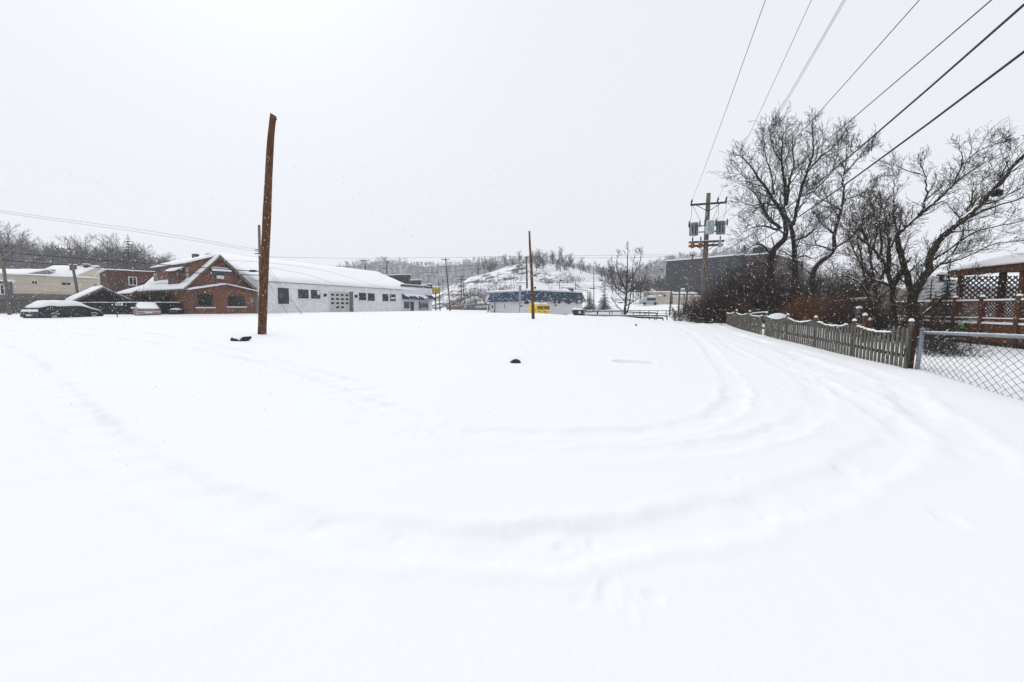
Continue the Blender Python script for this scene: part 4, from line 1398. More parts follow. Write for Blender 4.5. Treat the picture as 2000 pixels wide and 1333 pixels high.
frt = Frame(tuple(at(1256, HZ, 101).xy), tuple(at(1312, HZ, 98).xy))
r = frt.rect(1258, 571, 1311, 597)
t = thing('tavern', frt.pt(2.5, 0, 2.5), 'cream rendered tavern with dark lettering across its wall and a small brown door', 'building')
TV = mat('cream_render', (.56, .48, .40), (.47, .40, .33), scale=1.2)
q = MB(); frt.box(q, r[0], r[1], 0, 8, r[2] - 1.5, r[3]); q.build('wall', TV, t)
q = MB(); frt.box(q, r[0] - .1, r[1] + .1, -.12, 8.1, r[3] + .003, r[3] + .18); bevel(q.build('roof_snow', SNOW, t), .06)
u, z = frt.hit(1277.5, 574.6)
text('lettering', "HUFIG'S TAVERN", .62, mat('sign_dark', (.06, .05, .045)), frt.pt(u, -.02, z), frt.u, t, extrude=.015)
d = frt.rect(1281, 581, 1286, 592)
q = MB(); frt.box(q, d[0], d[1], -.05, -.003, d[2] - .4, d[3]); dd = q.build('door', mat('brown_door', (.12, .07, .06), (.08, .05, .04)), t)
q = MB(); frt.box(q, d[0] + .12, d[1] - .12, -.06, -.052, d[2] + .5, d[2] + .85); q.build('notice', WHITE, dd)
for rr in ((1296.5, 576.5, 1301, 579.5), (1271.5, 578, 1275, 581), (1259, 577.5, 1262.5, 580)):
    window(frt, t, frt.rect(*rr), TRIM, v=-.03, fw=.06)
d = frt.rect(1287, 576, 1292.5, 579)
q = MB(); q.prism([frt.pt(d[0], -.003, d[3]), frt.pt(d[0], -.5, d[2]), frt.pt(d[0], -.003, d[2])], frt.u * (d[1] - d[0])); aw = q.build('door_hood', TV, t)
q = MB(); q.prism([frt.pt(d[0], -.003, d[3] + .1), frt.pt(d[0], -.55, d[2] + .1), frt.pt(d[0], -.55, d[2] + .01), frt.pt(d[0], -.003, d[3] + .004)], frt.u * (d[1] - d[0])); q.build('snow', SNOW, aw)
# rear wing
fw_ = Frame(tuple(at(1313, HZ, 97).xy), tuple(at(1366, HZ, 94).xy))
r = fw_.rect(1313, 579, 1362, 600)
q = MB(); fw_.box(q, r[0], r[1], .3, 6, r[2] - 1.5, r[3]); q.build('wing', TV, t)
q = MB(); fw_.box(q, r[0], r[1] + .2, .1, 6, r[3] + .003, r[3] + .2); bevel(q.build('roof_snow', SNOW, t), .06)
u0 = fw_.hit(1314, 572, 3)[0]; u1 = fw_.hit(1354, 572, 3)[0]; z1 = fw_.hit(1330, 575, 3)[1]
q = MB(); fw_.box(q, u0, u1, 2.5, 6.5, r[3] + .21, z1); q.build('upper_storey', mat('grey_board', (.16, .16, .17)), t)
q = MB(); fw_.box(q, u0 - .2, u1 + .4, 2.1, 6.8, z1 + .003, z1 + .45); bevel(q.build('roof_snow', SNOW, t), .1)
u2 = fw_.hit(1333, 566, 3.2)[0]
q = MB(); fw_.box(q, u2 - .45, u2 + .45, 3.2, 4.0, z1 + .455, z1 + 1.15); q.build('roof_vent', METAL, t)
q = MB(); pz = fw_.pt(u2, 3.6, z1 + 1.153); q.dome(tuple(pz), .55, .5, .25, 10, 3); q.build('vent_snow', SNOW, t, True)

# snow covered van in front of the tavern
p = at(1266, HZ, 95); z0 = at(1266, 594, 95).z
t = thing('parked_van', (p.x, p.y, z0), 'pale van buried in snow in front of the tavern wall', 'van')
q = MB(); loft(q, [(-1.9, [(.7, .4), (.8, .8), (.6, 1.0)]), (-1.3, [(.9, .3), (.95, 1.2), (.7, 1.5)]), (-.5, [(.95, .3), (.98, 1.6), (.8, 1.95)]), (1.7, [(.95, .3), (.98, 1.6), (.8, 1.98)]), (1.95, [(.85, .4), (.9, 1.4), (.7, 1.8)])])
q.v = [(p.x + y * 1.0, p.y + x, z0 - .35 + z) for x, y, z in q.v]
q.build('body', mat('pale_grey_paint', (.40, .42, .44), (.33, .35, .37)), t)
q = MB(); q.dome((p.x + .5, p.y, z0 + 1.5), 1.45, .85, .35, 14, 4); q.build('snow_cover', SNOW, t, True)
q = MB(); q.box(p.x - .6, p.x + 1.3, p.y - .99, p.y - .96, z0 + .75, z0 + 1.25); q.build('window', GLASS, t)
for dx in (-1.1, 1.2):
    q = MB(); q.cyl((p.x + dx, p.y - 1.0, z0 + .05), (p.x + dx, p.y - .8, z0 + .05), .33, sides=12); q.build('wheel', mat('tyre_rubber', (.02, .02, .02)), t)

# billboard seen from behind
p0 = at(1231, HZ, 120); p1 = at(1253, HZ, 116)
frB = Frame(tuple(p0.xy), tuple(p1.xy)); r = frB.rect(1233, 550, 1251.5, 565)
t = thing('billboard', frB.pt(1.5, 0, 2.0), 'back of a dark steel framed billboard behind the bare roadside tree', 'billboard')
q = MB(); frB.box(q, r[0], r[1], .1, .2, r[2], r[3]); q.build('panel', mat('billboard_back', (.10, .10, .11), (.06, .06, .065), scale=1.5), t)
q = MB(); frB.box(q, r[0] - .1, r[1] + .3, -.7, .09, r[2] - .25, r[2] - .1)
for k in range(5):
    u = r[0] + (r[1] - r[0]) * k / 4; q.bar(frB.pt(u, 0, r[2]), frB.pt(u, 0, r[3]), .1, .1)
q.bar(frB.pt(r[0], 0, r[3] - .5), frB.pt(r[1], 0, r[3] - .5), .08, .08); q.bar(frB.pt(r[0], -.05, r[2] + .6), frB.pt(r[1], -.05, r[2] + .6), .08, .08)
q.build('frame', BLACKM, t)
for u in (r[0] + .5, r[1] - .3):
    q = MB(); q.cyl(frB.pt(u, .3, -1), frB.pt(u, .3, r[2] + .5), .14, sides=8); q.build('post', BLACKM, t)

# yellow sign on two dark poles by the white building
p = at(852, HZ, 76)
frs = Frame((p.x - 1, p.y + .15), (p.x + 1, p.y - .15))
r = frs.rect(845.5, 562, 858, 572)
t = thing('shop_sign', (p.x, p.y, 1.05), 'yellow box sign on a pole beside the white building', 'sign')
q = MB(); frs.box(q, r[0], r[1], -.12, .12, r[2], r[3]); q.build('cabinet', mat('sign_yellow', (.55, .40, .05), (.50, .30, .06), scale=2), t)
q = MB(); frs.box(q, r[0] - .05, r[0] - .003, -.15, .15, r[2] - .05, r[3] + .05); frs.box(q, r[1] + .003, r[1] + .05, -.15, .15, r[2] - .05, r[3] + .05); frs.box(q, r[0] - .002, r[1] + .002, -.15, .15, r[2] - .16, r[2] - .004); q.build('frame', mat('olive_frame', (.10, .085, .03)), t)
q = MB(); frs.box(q, r[0] - .05, r[1] + .05, -.18, .18, r[3] + .055, r[3] + .2); bevel(q.build('snow_cap', SNOW, t), .05)
text('lettering', 'Cars', .55, mat('sign_dark', (.06, .05, .045)), frs.pt((r[0] + r[1]) / 2, -.13, (r[2] + r[3]) / 2), frs.u, t, extrude=.01)
u = frs.hit(851, 590)[0]
q = MB(); q.cyl(frs.pt(u, 0, .6), frs.pt(u, 0, r[2] - .17), .10, sides=8); q.build('post', BLACKM, t)
# ================================================================== poles
RUSTW = mat('creosoted_wood', (.165, .060, .016), (.026, .012, .008), scale=7, rough=.85, stretch=(5, 5, .22), bump=.8, lo=.38, hi=.60)
OLDW = mat('old_pole_wood', (.19, .155, .125), (.085, .065, .05), scale=6, rough=.9, stretch=(5, 5, .35), bump=.5)
GREYPOLE = mat('grey_pole_wood', (.105, .095, .09), (.05, .045, .042), scale=6, rough=.9, stretch=(5, 5, .4))
CUTW = mat('pole_top_grey', (.10, .085, .075), (.05, .042, .038), scale=6, rough=.9)
WIRE = mat('wire_black', (.02, .02, .022), (.015, .015, .015), rough=.6)


def pole_mesh(pts, rads, sides=14, jit=.0, seed=1, slant=0.0):
    mb = MB(); P = smooth_path([tuple(p) for p in pts], 7)
    n = len(P); r = random.Random(seed)
    rr = [float(np.interp(i / (n - 1), np.linspace(0, 1, len(rads)), rads)) * (1 + r.uniform(-jit, jit)) for i in range(n)]
    mb.tube(P, rr, sides)
    if slant:
        for k in range(sides):
            v = mb.v[-sides + k]
            mb.v[-sides + k] = (v[0], v[1], v[2] - (v[0] - P[-1][0]) * slant)
    return mb


def pix_pole(pts, Y, Ytop=None):
    """pole axis from picture points, base first"""
    out = []
    for i, (x, y) in enumerate(pts):
        out.append(at(x, y, Y))
    return out


# rusty brown pole in the near left
b = gp(512, 653)
ax = [at(511.5, 653 + 12, b.y), at(515, 560, b.y), at(520.5, 440, b.y), at(525, 340, b.y), at(529, 270, b.y), at(533.8, 226, b.y)]
t = thing('wooden_pole', b, 'tall bare rusty brown wooden pole with no wires, nearest in the snow field', 'pole')
pole_mesh(ax, [.185, .18, .175, .155, .14, .125], 18, .03, 2, .5).build('shaft', RUSTW, t, True)
q = MB(); tp = ax[-1]; q.tube([tuple(tp + Vector((0, 0, -.16))), tuple(tp + Vector((0, 0, .015)))], [.137, .128], 18)
for k in range(18):
    v = q.v[-18 + k]; q.v[-18 + k] = (v[0], v[1], v[2] - (v[0] - tp.x) * .5 + .01)
q.build('cut_top', CUTW, t, True)
# second rusty pole further out
b = gp(1041, 622)
ax = [at(1041.5, 628, b.y), at(1040, 580, b.y), at(1037.5, 520, b.y), at(1035, 480, b.y), at(1034, 452, b.y)]
t = thing('wooden_pole', b, 'thinner bare rusty brown pole standing in front of the blue roofed store', 'pole')
pole_mesh(ax, [.135, .125, .11, .085, .07], 12, .03, 3, .3).build('shaft', RUSTW, t, True)
for px, py in ((1035.5, 480), (1037, 512)):
    c = at(px, py, b.y - .1); q = MB(); q.box(c.x - .08, c.x + .05, c.y - .03, c.y + .05, c.z - .07, c.z + .07); q.build('bracket', BLACKM, t)


# ------------------------------------------------------------------ generic line poles
def line_pole(pts, Y, r0, r1, label, arms=(), m_=GREYPOLE, group='utility poles', cap=False, name='utility_pole', base=None):
    """pts: picture points base->top; arms: (t along pole, half length, dir(x,y), insulators)"""
    P = [at(x, y, Y) for x, y in pts]
    t = thing(name, P[0], label, 'utility pole' if name == 'utility_pole' else 'pole', group)
    Q = [P[0] + (P[0] - P[1]).normalized() * .5] + P
    pole_mesh(Q, [r0, r0, r1], 10, .02, 4).build('shaft', m_, t, True)
    for tt, hl, d, ins in arms:
        c = P[0].lerp(P[-1], tt); d = Vector((d[0], d[1], d[2] if len(d) > 2 else 0)).normalized()
        q = MB(); q.bar(c - d * hl + Vector((0, -r0, 0)), c + d * hl + Vector((0, -r0, 0)), .10, .12); arm = q.build('crossarm', m_, t)
        for k in ins:
            p = c + d * hl * k + Vector((0, -r0, .065))
            q = MB(); q.cyl(p, p + Vector((0, 0, .22)), .05, .035, 6); q.build('insulator', BLACKM, arm)
    return t, P


# weathered pole close behind the near rusty one
t, PW = line_pole([(510.5, 612), (506, 440)], 44.5, .16, .12, 'grey weathered utility pole leaning just behind the near rusty pole', (), OLDW)
for tt in (.62, .58):
    q = MB(); c = PW[0].lerp(PW[1], tt + .1); q.cyl(c + Vector((-.5, 0, .0)), c + Vector((-.1, 0, 0)), .05, sides=6); q.build('insulator', BLACKM, t)
q = MB(); c = PW[0].lerp(PW[1], .66); q.cyl(c + Vector((0, 0, -.06)), c + Vector((0, 0, .06)), .165, sides=10); q.build('band', WHITE, t)
q = MB(); c = at(494, 530, 44); q.tube([tuple(c + Vector((-.45, 0, 0))), tuple(c + Vector((-.2, 0, .02))), tuple(c + Vector((.2, 0, .02))), tuple(c + Vector((.45, 0, 0)))], [.05, .12, .12, .05], 8)
q.build('splice_case', BLACKM, t)
line_pole([(17.5, 604), (2, 482)], 42, .15, .11, 'leaning dark utility pole at the left edge of the street', ((.985, 1.0, (1, .35), (-.9, -.4, .5, .95)),), OLDW)
line_pole([(155, 592), (135.5, 484)], 56, .17, .12, 'leaning brown utility pole in front of the cream building', ((.97, 1.4, (1, .2), (-.95, -.5, .5, .95)),), OLDW)
line_pole([(715, 545), (713, 508)], 96, .16, .13, 'double crossarm pole rising behind the white roof, left of its pair', ((.96, .95, (1, .1, .02), (-.9, -.3, .4, .95)), (.42, 1.4, (1, .1), (-.95, -.4, .4, .9))), group='poles behind the white roof')
line_pole([(755.5, 548), (755.5, 509)], 100, .16, .13, 'double crossarm pole rising behind the white roof, right of its pair', ((.96, .5, (1, .1), (-.9, .9)), (.6, 1.2, (1, .1), (-.95, .95))), group='poles behind the white roof')
line_pole([(879.5, 608), (870, 504)], 84, .15, .11, 'tall leaning grey utility pole with a short crossarm right of the yellow sign', ((.965, .75, (1, .1), (-.9, 0, .9)),))
line_pole([(859.6, 609), (856.5, 545)], 76.5, .08, .07, 'plain black steel pole touching the yellow sign', (), BLACKM, name='steel_pole', group=None)
line_pole([(901.5, 600), (900.5, 540)], 118, .16, .13, 'slim pole with two flat crossarms left of the store, orange marker at its foot', ((.99, 1.15, (1, .1), (-.9, -.3, .3, .9)), (.9, 1.05, (1, .1), ())))
line_pole([(908, 598), (903.5, 541)], 119, .13, .10, 'second slim leaning pole close beside the flat crossarm pole', ((.9, .9, (1, .1), ()),))
line_pole([(865.5, 597), (865.2, 543)], 125, .08, .06, 'very thin distant pole between the yellow sign and the leaning pole', (), BLACKM)
t, PP = line_pole([(1029.5, 572), (1028.3, 501)], 90, .20, .16, 'dark utility pole behind the blue roof beside the thinner rusty pole', ((.96, .35, (1, 0), (-.8,)),))
q = MB(); c = at(1025, 524, 90); q.cyl(c + Vector((0, -.3, -.35)), c + Vector((0, -.3, .35)), .27, sides=12); q.build('transformer', METAL, t)
line_pole([(1160, 590), (1159.5, 523)], 112, .12, .07, 'thin pale distant pole above the small conifers', (), GREYPOLE)
t, PL = line_pole([(1338, 603), (1353, 497)], 74, .18, .12, 'leaning grey pole with lamp arm in front of the dark warehouse', ((.975, .55, (1, .4), (-.9, 0, .9)), (.87, 1.5, (1, 0), (-.95,))), GREYPOLE)
q = MB(); c = at(1342, 546, 74); q.tube([tuple(at(1346.5, 552, 74)), tuple(at(1345.5, 546, 74)), tuple(c), tuple(at(1339.5, 543.5, 74))], .045, 6); q.build('lamp_arm', METAL, t)
q = MB(); c = at(1339.5, 542.8, 74); q.box(c.x - .35, c.x + .1, c.y - .1, c.y + .1, c.z - .03, c.z + .1); bevel(q.build('lamp_head', METAL, t), .03)
line_pole([(1308, 611), (1311, 566)], 62, .10, .09, 'plain dark pole right of the tavern wall', (), BLACKM)
line_pole([(1325, 611), (1327.5, 567)], 58, .12, .10, 'dark pole with twigs round it between tavern and leaning lamp pole', (), GREYPOLE)
line_pole([(1334.5, 612), (1336.5, 574)], 60, .09, .08, 'short thin dark pole nearest the leaning lamp pole', (), GREYPOLE)

# floodlight, crossing signal, rooftop frame posts
P = [at(1093, 600, 105), at(1093, 550, 105)]
t = thing('floodlight_pole', P[0], 'thin pole with a tilted square floodlight above the blue roof', 'floodlight')
q = MB(); q.cyl(P[0], P[1], .07, sides=8); q.build('pole', GREYPOLE, t)
c = at(1095.5, 548, 105); q = MB(); q.box8([c + Vector(v) for v in ((-.35, -.2, -.25), (.25, -.2, -.35), (.25, .2, -.3), (-.35, .2, -.2), (-.2, -.15, .2), (.4, -.15, .1), (.4, .2, .15), (-.2, .2, .25))]); q.build('lamp_head', BLACKM, t)
P = [at(1124, 585, 100), at(1124, 553, 100)]
t = thing('steel_pole', P[0], 'short thin pole with a knob top above the right end of the blue roof', 'pole')
q = MB(); q.cyl(P[0], P[1], .06, sides=6); q.build('shaft', BLACKM, t)
q = MB(); q.dome(tuple(P[1]), .1, .1, .14, 8, 3); q.build('knob', BLACKM, t)
P = [at(909, 602, 106), at(909, 581, 106)]
t = thing('crossing_signal', P[0], 'railway crossing signal with paired black lamps left of the store', 'signal')
q = MB(); q.cyl(P[0], P[1], .09, sides=8); q.build('pole', METAL, t)
for dx, z in ((-.36, .45), (.36, .45), (-.42, -.28), (.5, -.28)):
    q = MB(); c = P[1] + Vector((dx, -.15, z)); q.cyl(c, c + Vector((0, .15, 0)), .2 if z > 0 else .15, sides=12); q.build('lamp', BLACKM, t)
q = MB(); q.bar(P[1] + Vector((-.9, -.05, -.25)), P[1] + Vector((.9, -.05, -.25)), .08, .14); q.bar(P[1] + Vector((-.4, -.05, .45)), P[1] + Vector((.4, -.05, .45)), .06, .06); q.build('bracket', BLACKM, t)
q = MB(); q.box(P[0].x - .3, P[0].x + .25, P[0].y - .3, P[0].y + .1, P[0].z, P[0].z + 1.0); q.build('cabinet', METAL, t)
# orange marker panel at the foot of the flat crossarm pole
P0 = at(901.5, 594, 117)
t = thing('marker_panel', P0, 'orange marker panel strapped at the foot of a slim pole', 'marker')
q = MB(); q.box(P0.x - .35, P0.x + .35, P0.y - .1, P0.y - .05, P0.z - .4, P0.z + .5); q.build('panel', mat('faded_orange', (.60, .27, .10), (.5, .24, .1)), t)
q = MB(); q.box(P0.x - .04, P0.x + .04, P0.y - .05, P0.y, P0.z - 1, P0.z + .5); q.build('strap', METAL, t)

# street sign by the cars
P = [gp(229.5, 620), at(219.5, 558, gp(229.5, 620).y)]
t = thing('street_sign', P[0], 'leaning dark sign post with a small white plate by the silver car', 'sign')
q = MB(); q.tube([tuple(P[0] + (P[0] - P[1]) * .1), tuple(P[1])], .035, 8); q.build('post', mat('dark_green_post', (.03, .035, .032), (.02, .022, .02)), t)
c = at(232.5, 594, P[0].y); q = MB(); q.box(c.x - .33, c.x + .33, c.y - .02, c.y, c.z - .14, c.z + .12); q.build('plate', WHITE, t)
q = MB(); q.box(c.x - .25, c.x - .02, c.y - .026, c.y - .021, c.z - .02, c.z + .05); q.box(c.x + .05, c.x + .26, c.y - .026, c.y - .021, c.z - .02, c.z + .05); q.box(c.x - .2, c.x + .2, c.y - .026, c.y - .021, c.z - .1, c.z - .06); q.build('print', BLACKM, t)
c = at(219.5, 561, P[0].y); q = MB(); q.box(c.x - .05, c.x + .05, c.y - .3, c.y + .3, c.z - .13, c.z + .16); q.build('name_blade', mat('green_sign', (.05, .09, .07), (.04, .07, .06)), t)


# ------------------------------------------------------------------ the transformer pole
YP = 29.0
bs = at(1370.5, 632, YP); tp = at(1384, 378, YP)
UP = thing('utility_pole', bs, 'wooden utility pole carrying three grey transformers and two crossarms', 'utility pole')
axis = [bs + (bs - tp).normalized() * .4, bs, bs.lerp(tp, .5), tp]
pole_mesh(axis, [.19, .185, .16, .13], 14, .02, 9).build('shaft', OLDW, UP, True)
AD = Vector((.946, -.325, 0))


def on_axis(py):
    return bs.lerp(tp, (632 - py) / (632 - 378))


c = on_axis(399); fwd = Vector((-.32, -.95, 0)) * .17
q = MB(); q.bar(c - AD * 1.1 + fwd, c + AD * 1.1 + fwd, .10, .12); arm = q.build('crossarm', mat('dark_wood', (.06, .052, .045), (.035, .03, .027), scale=5), UP)
INS = []
for k in (-1.04, .55, 1.04):
    p = c + AD * k + fwd + Vector((0, 0, .065)); q = MB(); q.tube([tuple(p), tuple(p + Vector((0, 0, .1))), tuple(p + Vector((.02, -.02, .16))), tuple(p + Vector((.04, -.04, .3)))], [.05, .05, .065, .03], 8); q.build('insulator', BLACKM, arm)
    INS.append(p + Vector((.04, -.04, .3)))
for s in (-1, 1):
    q = MB(); q.bar(c + AD * s * .7 + fwd + Vector((0, 0, -.06)), c + fwd * 1.05 + Vector((0, 0, -.5)), .03, .04); q.build('brace', BLACKM, UP)
cz = on_axis(446)
for k, dark in ((-.84, 1), (.0, 0), (.80, 1)):
    cc = cz + AD * k + Vector((0, -.1 if k else -.42, 0))
    m_ = mat('transformer_grey', (.20, .23, .235), (.14, .16, .165), scale=5, rough=.5) if dark else mat('transformer_pale', (.40, .47, .50), (.33, .39, .42), scale=5, rough=.5)
    q = MB()
    zs = [-.42, -.40, .30, .36, .40]; rs = [.24, .285, .285, .30, .2]
    q.tube([(cc.x, cc.y, cc.z + z) for z in zs], rs, 18)
    tr = q.build('transformer', m_, UP, False)
    q = MB(); q.tube([(cc.x, cc.y, cc.z + z) for z in (.40, .44, .47)], [.29, .25, .1], 16); q.build('lid_snow', SNOW, tr, True)
    for s in (-1, 1):
        p = cc + AD * .33 * s + Vector((0, -.1, .2)); q = MB(); q.tube([tuple(p + Vector((0, 0, -.1))), tuple(p), tuple(p + Vector((0, 0, .18))), tuple(p + Vector((0, 0, .34)))], [.03, .055, .05, .03], 8); q.build('bushing', BLACKM, tr)
    for s in (-.09, .1):
        q = MB(); p = cc + AD * s + Vector((-.09, -.28, 0)); q.bar(p + Vector((0, 0, -.34)), p + Vector((0, 0, .26)), .05, .05); q.build('fin', BLACKM if dark else METAL, tr)
q = MB(); q.bar(cz - AD * .6 + Vector((0, 0, .2)), cz + AD * .6 + Vector((0, 0, .2)), .06, .06); q.bar(cz - AD * .6 + Vector((0, 0, -.2)), cz + AD * .6 + Vector((0, 0, -.2)), .06, .06); q.build('hanger', BLACKM, UP)
for py, hl in ((472, 1.08), (478, 1.06)):
    c = on_axis(py); f2 = fwd if py == 472 else -fwd * .9
    q = MB(); q.bar(c - AD * hl + f2, c + AD * hl + f2, .10, .12); a2 = q.build('crossarm', mat('dark_wood', (.06, .052, .045)), UP)
    q = MB(); q.bar(c - AD * hl + f2 + Vector((0, 0, .075)), c + AD * hl + f2 + Vector((0, 0, .075)), .08, .03); q.build('snow', SNOW, a2)
    for s in (-1, 1):
        q = MB(); q.bar(c + AD * s * .6 + f2, c + f2 + Vector((0, 0, -.42)), .03, .04); q.build('brace', BLACKM, UP)
c = on_axis(475)
RUSTM = mat('rusty_cutout', (.26, .10, .02), (.14, .06, .02), scale=9)
for k, m_ in ((-.85, RUSTM), (-.35, RUSTM), (.82, METAL)):
    p = c + AD * k + fwd * 1.7 + Vector((0, 0, -.05))
    q = MB(); q.tube([tuple(p + Vector((0, 0, z))) for z in (-.24, -.22, .12, .2)], [.11, .13, .12, .07], 10); cu = q.build('cutout', m_, UP)
    q = MB(); q.tube([tuple(p + Vector((0, 0, z))) for z in (.2, .32, .42, .5)], [.03, .05, .04, .02], 8); q.build('bushing', BLACKM, cu)
q = MB()
for a_, b_ in ((INS[0] + Vector((0, 0, -.3)), cz - AD * 1.15 + Vector((0, -.2, .35))), (INS[0] + Vector((0, 0, -.3)), cz - AD * .5 + Vector((0, -.2, .5))), (INS[1] + Vector((0, 0, -.3)), cz + AD * .2 + Vector((0, -.3, .5))),
               (INS[1] + Vector((0, 0, -.3)), cz + AD * .5 + Vector((0, -.3, .5))), (INS[2] + Vector((0, 0, -.3)), cz + AD * .85 + Vector((0, -.3, .5))), (cz - AD * 1.15 + Vector((0, -.2, .1)), c - AD * .85 + fwd * 1.7 + Vector((0, 0, .45)))):
    mid = (a_ + b_) / 2 + Vector((.05, 0, -.08)); q.tube([tuple(a_), tuple(mid), tuple(b_)], .012, 4)
q.build('jumper_wires', WIRE, UP)


# ------------------------------------------------------------------ wires
def wire(pts3, r, label, group='power lines', n=10):
    P = smooth_path([tuple(p) for p in pts3], n)
    mb = MB(); mb.tube(P, r, 5)
    o = mb.build('power_line', WIRE, None, True, loc=pts3[0])
    return tag(o, label, 'wire', group)


HD = Vector((-.324, -.946, 0))


def plane_hit(px, py, P0, d=HD):
    """picture point on the vertical plane through P0 along d"""
    nrm = Vector((-d.y, d.x, 0)); r_ = Vector(ray(px, py)); o_ = Vector((0, 0, CAMZ))
    tt = (P0 - o_).dot(nrm) / r_.dot(nrm)
    return o_ + r_ * tt


def overhead(start, mid, end, r, label, sag=.12):
    """line from the pole on towards the camera and past it; parabola through start, mid (optional), end"""
    S = Vector(start); E = plane_hit(end[0], end[1], S)
    D = (E - S).xy.length; k = 0.0
    if mid:
        M = plane_hit(mid[0], mid[1], S); f = (M - S).xy.length / D
        k = (S.z + (E.z - S.z) * f - M.z) / (f * (1 - f))
    else:
        k = 4 * sag
    P = []
    for i in range(25):
        f = i / 24 * 1.75
        p = S.lerp(E, f) if f <= 1 else E + (E - S) * (f - 1)
        P.append((p.x, p.y, p.z - k * f * (1 - f)))
    mb = MB(); mb.tube(P, r, 6)
    o = mb.build('power_line', WIRE, None, True, loc=P[0])
    return tag(o, label, 'wire', 'overhead lines from the transformer pole')


overhead(INS[0], None, (1495, 0), .007, 'thin overhead line from the left end of the top crossarm')
overhead(INS[1], None, (1585, 0), .007, 'thin overhead line from the middle insulator of the top crossarm')
overhead(INS[2], None, (1648, 0), .007, 'thin overhead line from the right end of the top crossarm, upper strand')
overhead(INS[2] + Vector((.06, 0, -.08)), None, (1652, 0), .006, 'thin overhead line from the right end of the top crossarm, lower strand')
overhead(on_axis(436) + AD * .5, None, (1796, 0), .007, 'thin overhead line rising over the tall bare tree')
overhead(on_axis(455) + AD * .3, None, (1937, 0), .007, 'thin overhead line just above the thick black cables')
overhead(on_axis(500) + AD * .1, (1580, 372), (2000, 10), .012, 'upper thick black cable crossing in front of the trees')
overhead(on_axis(512) + AD * .12, (1551, 430), (2000, 102), .012, 'lower thick black cable crossing in front of the trees')

# street lines at the left, running to the weathered pole
dl = Vector((PW[0].x - at(0, HZ, 38).x, PW[0].y - 38, 0)).normalized()
for pix, r_, lb in (([(505, 488), (300, 453), (0, 411)], .011, 'upper of two thin lines descending from the left to the weathered pole'),
                    ([(505, 492), (300, 458), (0, 415)], .011, 'lower of two thin lines descending from the left to the weathered pole'),
                    ([(509, 531), (300, 516), (0, 492)], .04, 'upper thick black cable in front of the brick house'),
                    ([(509, 538), (330, 531), (0, 508)], .04, 'lower thick black cable in front of the brick house'),
                    ([(509, 512), (420, 508)], .010, 'short thin line in front of the white roof at the weathered pole')):
    P = [plane_hit(x, y, PW[0] + Vector((0, -.2, 0)), dl) for x, y in pix]
    if len(pix) > 2:
        e = P[-1] - P[-2]; P.append(P[-1] + e * .35 + Vector((0, 0, .5)))
    wire(P, r_, lb, 'street lines at the left')
# service drops and guy wires from the weathered pole across the white wall
for pix, Ye, lb in (([(511, 512), (640, 531), (772, 570)], 68, 'thin service line sloping across the white roof to the eave'),
                    ([(511, 520), (600, 537), (655, 556)], 55, 'thin service line from the weathered pole to the white eave above the roller door')):
    P = [at(pix[0][0], pix[0][1], 44.5), at(pix[1][0], pix[1][1], 44.5 + (Ye - 44.5) * .45), at(pix[2][0], pix[2][1], Ye - .6)]
    wire(P, .010, lb, 'service lines to the white building')
for (x0, y0), (x1, y1), lb in (((512, 505), (590, 614), 'guy wire with a black clamp, rightmost of three'), ((511, 515), (589, 613.5), 'guy wire in the middle of the three by the weathered pole'), ((511, 530), (562, 614), 'leftmost short guy wire by the tall dark window')):
    g = gp(x1, y1); wire([at(x0, y0, 44.4), (at(x0, y0, 44.4) + g) / 2 + Vector((0, 0, -.05)), g], .012, lb, 'guy wires')
# long lines across the valley
for pts, r_, lb in (([(515, 502, 60), (700, 505, 90), (870, 503, 84)], .02, 'thin line from the weathered pole to the tall leaning grey pole, upper'),
                    ([(870, 504, 84), (1000, 501, 88), (1028, 502, 90)], .02, 'thin line between leaning grey pole and dark pole behind the blue roof'),
                    ([(1029, 501, 90), (1200, 499, 86), (1353, 498, 74)], .02, 'thin line from the dark pole to the leaning lamp pole, upper strand'),
                    ([(1029, 503, 90), (1200, 504, 86), (1351, 500, 74)], .02, 'thin line from the dark pole to the leaning lamp pole, lower strand'),
                    ([(515, 515, 60), (760, 524, 95), (872, 521, 84)], .025, 'middle line over the white roof to the leaning grey pole'),
                    ([(872, 521, 84), (960, 518, 87), (1028, 512, 90)], .025, 'line rising from the leaning grey pole to the dark pole'),
                    ([(700, 536, 95), (872, 531, 84), (1028, 513, 90)], .03, 'heavier line sagging past the leaning grey pole'),
                    ([(700, 540, 96), (875, 540, 84), (1028, 544, 90)], .022, 'level line low across the snowy hill, upper'),
                    ([(860, 551, 90), (960, 552, 92), (1028, 553, 90)], .022, 'level line low across the snowy hill, middle'),
                    ([(860, 557, 90), (960, 559, 92), (1028, 556, 90)], .022, 'level line low across the snowy hill, lowest'),
                    ([(1030, 547, 90), (1180, 550, 92), (1350, 552, 90)], .022, 'level line behind the bare roadside tree, upper'),
                    ([(1030, 556, 90), (1180, 560, 92), (1345, 562, 90)], .022, 'level line behind the bare roadside tree, lower'),
                    ([(1037, 490, 35), (1062, 537, 36), (1075, 568, 37)], .008, 'slack guy wire hanging from the thinner rusty pole')):
    wire([at(*p) for p in pts], r_, lb, 'lines across the valley')
t = thing('cable_box', at(1292, 527, 110), 'small dark box hanging on a line left of the warehouse', 'cable box')
q = MB(); c = at(1291.5, 527, 110); q.box(c.x - .3, c.x + .3, c.y - .1, c.y + .1, c.z - .12, c.z + .12); bevel(q.build('case', BLACKM, t), .03)
c0 = at(1265, 527, 110); c1 = at(1302, 526, 110)
wire([c0, (c0 + c1) / 2, c1], .02, 'short line carrying a small dark box left of the warehouse', 'lines across the valley')

